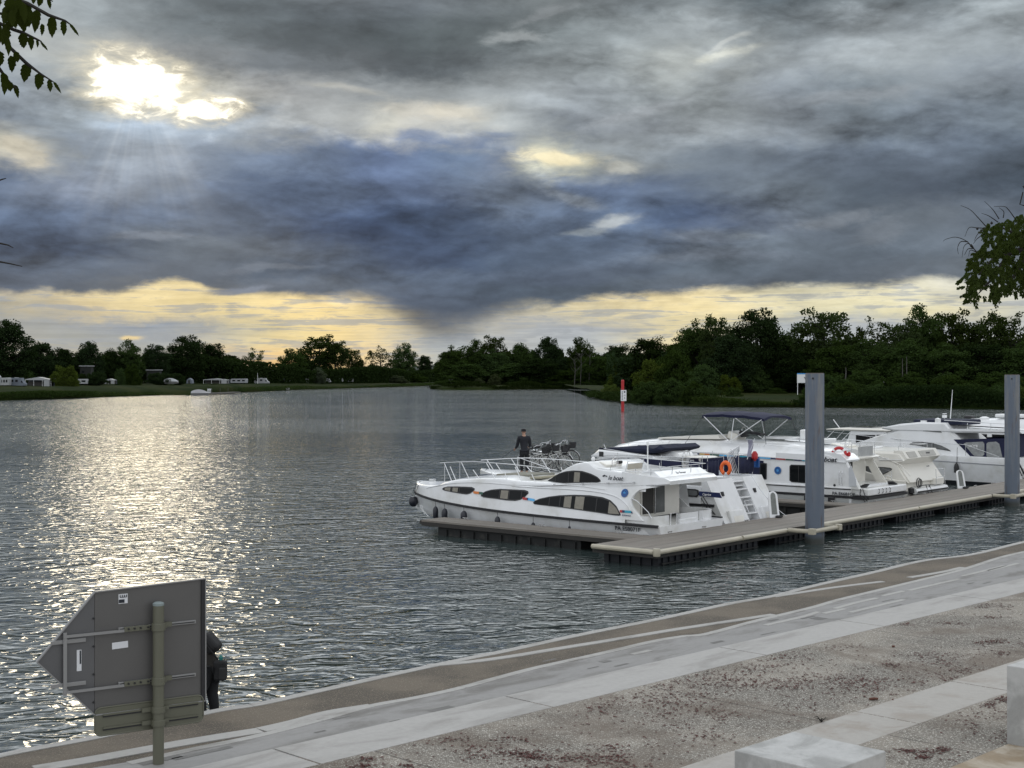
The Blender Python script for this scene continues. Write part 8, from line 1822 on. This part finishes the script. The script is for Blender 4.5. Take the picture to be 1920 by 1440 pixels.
def bough_right():
    rs = random.Random(21); D0 = 14.0; S = 1440 / 280
    trunk = at_d(2330, 705, D0); root = empty('tree', (trunk.x, trunk.y, QZ), 0, 'leafy bough with bare arching twigs reaching in from the right edge', 'tree', 'near branches'); o0 = Vector(root.location)
    pt = lambda x, y, dd=0: at_d(1640 + x / S, 360 + y / S, D0 + dd) - o0
    mb = MB(); q = pt(1900, 500); mb.tube([(0, 0, -.5), (0, 0, 1.6), (-.1, 0, 4.2), (-.35, 0, 7.5)], [.19, .15, .12, .06], 9); mb.tube([(-.1, 0, 4.0), tuple(pt(2500, 700)), tuple(q), tuple(pt(1400, 560)), tuple(pt(1150, 640)), tuple(pt(1000, 800))], [.07, .06, .045, .03, .018, .008], 7)
    for l in ([(1600, 520), (1350, 400), (1200, 330)], [(1500, 560), (1350, 800), (1250, 950)], [(1300, 580), (1150, 820), (1000, 980)], [(1700, 520), (1600, 800), (1500, 950)]): mb.tube([tuple(pt(x, y)) for x, y in l], [.025, .015, .006], 6)
    mb.build('trunk', M_BARK, root, smooth=True)
    poly = [(1060, 350), (1130, 275), (1200, 245), (1300, 235), (1440, 210), (1700, 150), (2400, 80), (2600, 500), (2300, 900), (1700, 960), (1440, 930), (1395, 960), (1330, 1010), (1250, 980), (1130, 1040), (1060, 985), (945, 1060), (885, 990), (875, 930), (810, 930), (865, 790), (940, 745), (895, 660), (1025, 560), (1060, 450)]
    def inside(x, y):
        c = False
        for i in range(len(poly)):
            (x1, y1), (x2, y2) = poly[i], poly[(i + 1) % len(poly)]
            if (y1 > y) != (y2 > y) and x < (x2 - x1) * (y - y1) / (y2 - y1) + x1: c = not c
        return c
    V = []; F = []
    holes = [(1040, 965, 38), (1100, 640, 22), (1330, 800, 20), (1250, 590, 16), (1380, 620, 16), (1200, 880, 14), (1010, 700, 18)]
    n = 0
    while n < 620:
        x = rs.uniform(800, 2500); y = rs.uniform(80, 1070)
        if not inside(x, y): continue
        if x > 1500 and rs.random() < .55: continue
        dd = rs.uniform(-1.2, 1.2); ang = rs.uniform(-.9, .9) + (.5 if x < 1100 else 0); L = rs.uniform(55, 100); sx, sy = -math.sin(ang), abs(math.cos(ang)); n += 1
        for j in range(7):                                     # one compound leaf: leaflets in pairs along a drooping stalk
            f = j / 6; bx = x + sx * L * f; by = y + sy * L * f * (.6 + .4 * f)
            if any((bx - hx) ** 2 + (by - hy) ** 2 < hr ** 2 for hx, hy, hr in holes): continue
            for sd in (-1, 1):
                ll = rs.uniform(26, 40) * (1 - .25 * f); a2 = ang + sd * rs.uniform(.5, 1.1); a = pt(bx, by, dd); t = pt(bx - math.sin(a2) * ll, by + abs(math.cos(a2)) * ll + 6, dd + rs.uniform(-.05, .05))
                leaf_poly_s(a, t, rs.uniform(9, 14) / S / FPX * D0, Vector((rs.uniform(-.7, .7), 1, rs.uniform(-.8, .4))), V, F)
    me = bpy.data.meshes.new('crown'); me.from_pydata(V, [], F); me.materials.append(leaf_mat('bough_leaf', (.030, .042, .011), .6, .35, 2.5)); o = bpy.data.objects.new('crown', me); COL.objects.link(o); o.parent = root
    tw = MB()
    arcs = [[(1090, 350), (1000, 250), (920, 170), (830, 130)], [(1050, 650), (950, 540), (880, 470), (780, 435), (690, 455), (660, 475)], [(1200, 260), (1140, 170), (1060, 90)], [(1350, 250), (1290, 170), (1250, 140), (1150, 140)], [(1190, 290), (1100, 230), (1030, 205)], [(1060, 350), (980, 345), (910, 345), (870, 430)], [(930, 520), (900, 495), (860, 530), (842, 630)], [(900, 480), (830, 480), (800, 540), (808, 600)], [(960, 545), (900, 550), (865, 610)], [(1000, 590), (925, 560), (905, 620)], [(1100, 330), (1000, 400), (960, 470)], [(1240, 250), (1245, 190), (1200, 150)], [(1060, 400), (990, 450), (950, 500)]]
    for l in arcs: pts = smooth_line([pt(x, y) for x, y in l], 5); tw.tube([tuple(p) for p in pts], [.006 - .0045 * i / len(pts) for i in range(len(pts))], 5)
    for l in ([(1750, 250), (1440, 130), (1400, 120), (1430, 0)], [(1750, 200), (1500, 60), (1430, -60)]): tw.tube([tuple(pt(x, y)) for x, y in l], .006, 4)
    tw.build('twig', M_BARK, root, smooth=True)
    for x, y, s_ in ((933, 520, 15), (945, 535, 12), (990, 355, 13), (1128, 300, 14)): c = pt(x, y); k = s_ / S / FPX * D0; MB().lathe([(.1 * k, -k), (.8 * k, -.5 * k), (k, .1 * k), (.5 * k, .8 * k), (.05 * k, 1.3 * k)], tuple(c), 8).build('seed_pod', M_BARK, root, smooth=True)
def leaf_poly_s(base, tip, w, nrm, V, F):
    ax = tip - base; L = ax.length; ax.normalize(); lat = ax.cross(nrm).normalized(); k = len(V); up = lat.cross(ax)
    V += [tuple(base), tuple(base + ax * L * .4 + lat * w + up * w * .4), tuple(tip), tuple(base + ax * L * .4 - lat * w + up * w * .4)]; F.append((k, k + 1, k + 2)); F.append((k, k + 2, k + 3))
bough_right()
# small things lying on the pavement
for px, py, s_, rot_, lab in ((1638, 1313, (.14, .06, .045), .2, 'brown paper cup lying on the pebbled pavement'), (1674, 1313, (.04, .03, .02), .9, 'dead brown leaf right of the brown cup'), (1675, 1214, (.05, .05, .04), 0, 'dark pebble on the upper pavement')):
    p = at_z(px, py, QZ); o = MB().tube([(-s_[0] / 2, 0, 0), (0, 0, .004), (s_[0] / 2, 0, 0)], [s_[2] / 2 * .8, s_[2] / 2, s_[2] / 2 * .75], 9).build('litter', mat('brown_litter', (.10, .035, .02), .7), None, smooth=True); o.location = (p.x, p.y, QZ + s_[2] / 2); o.rotation_euler = (0, 0, rot_); tag(o, lab, 'litter')
p = at_z(1540, 1354, QZ); mb = MB(); rs_ = random.Random(2)
for k in range(22): a = rs_.uniform(0, 6.28); l = rs_.uniform(.06, .13); mb.tube([(0, 0, 0), (math.cos(a) * l * .5, math.sin(a) * l * .5, l * .6), (math.cos(a) * l, math.sin(a) * l, l * .45)], [.004, .003, .001], 4)
o = mb.build('weed', M_BARK); o.location = p; tag(o, 'small dry weed tuft growing at the edge of the beige stripe', 'weed')
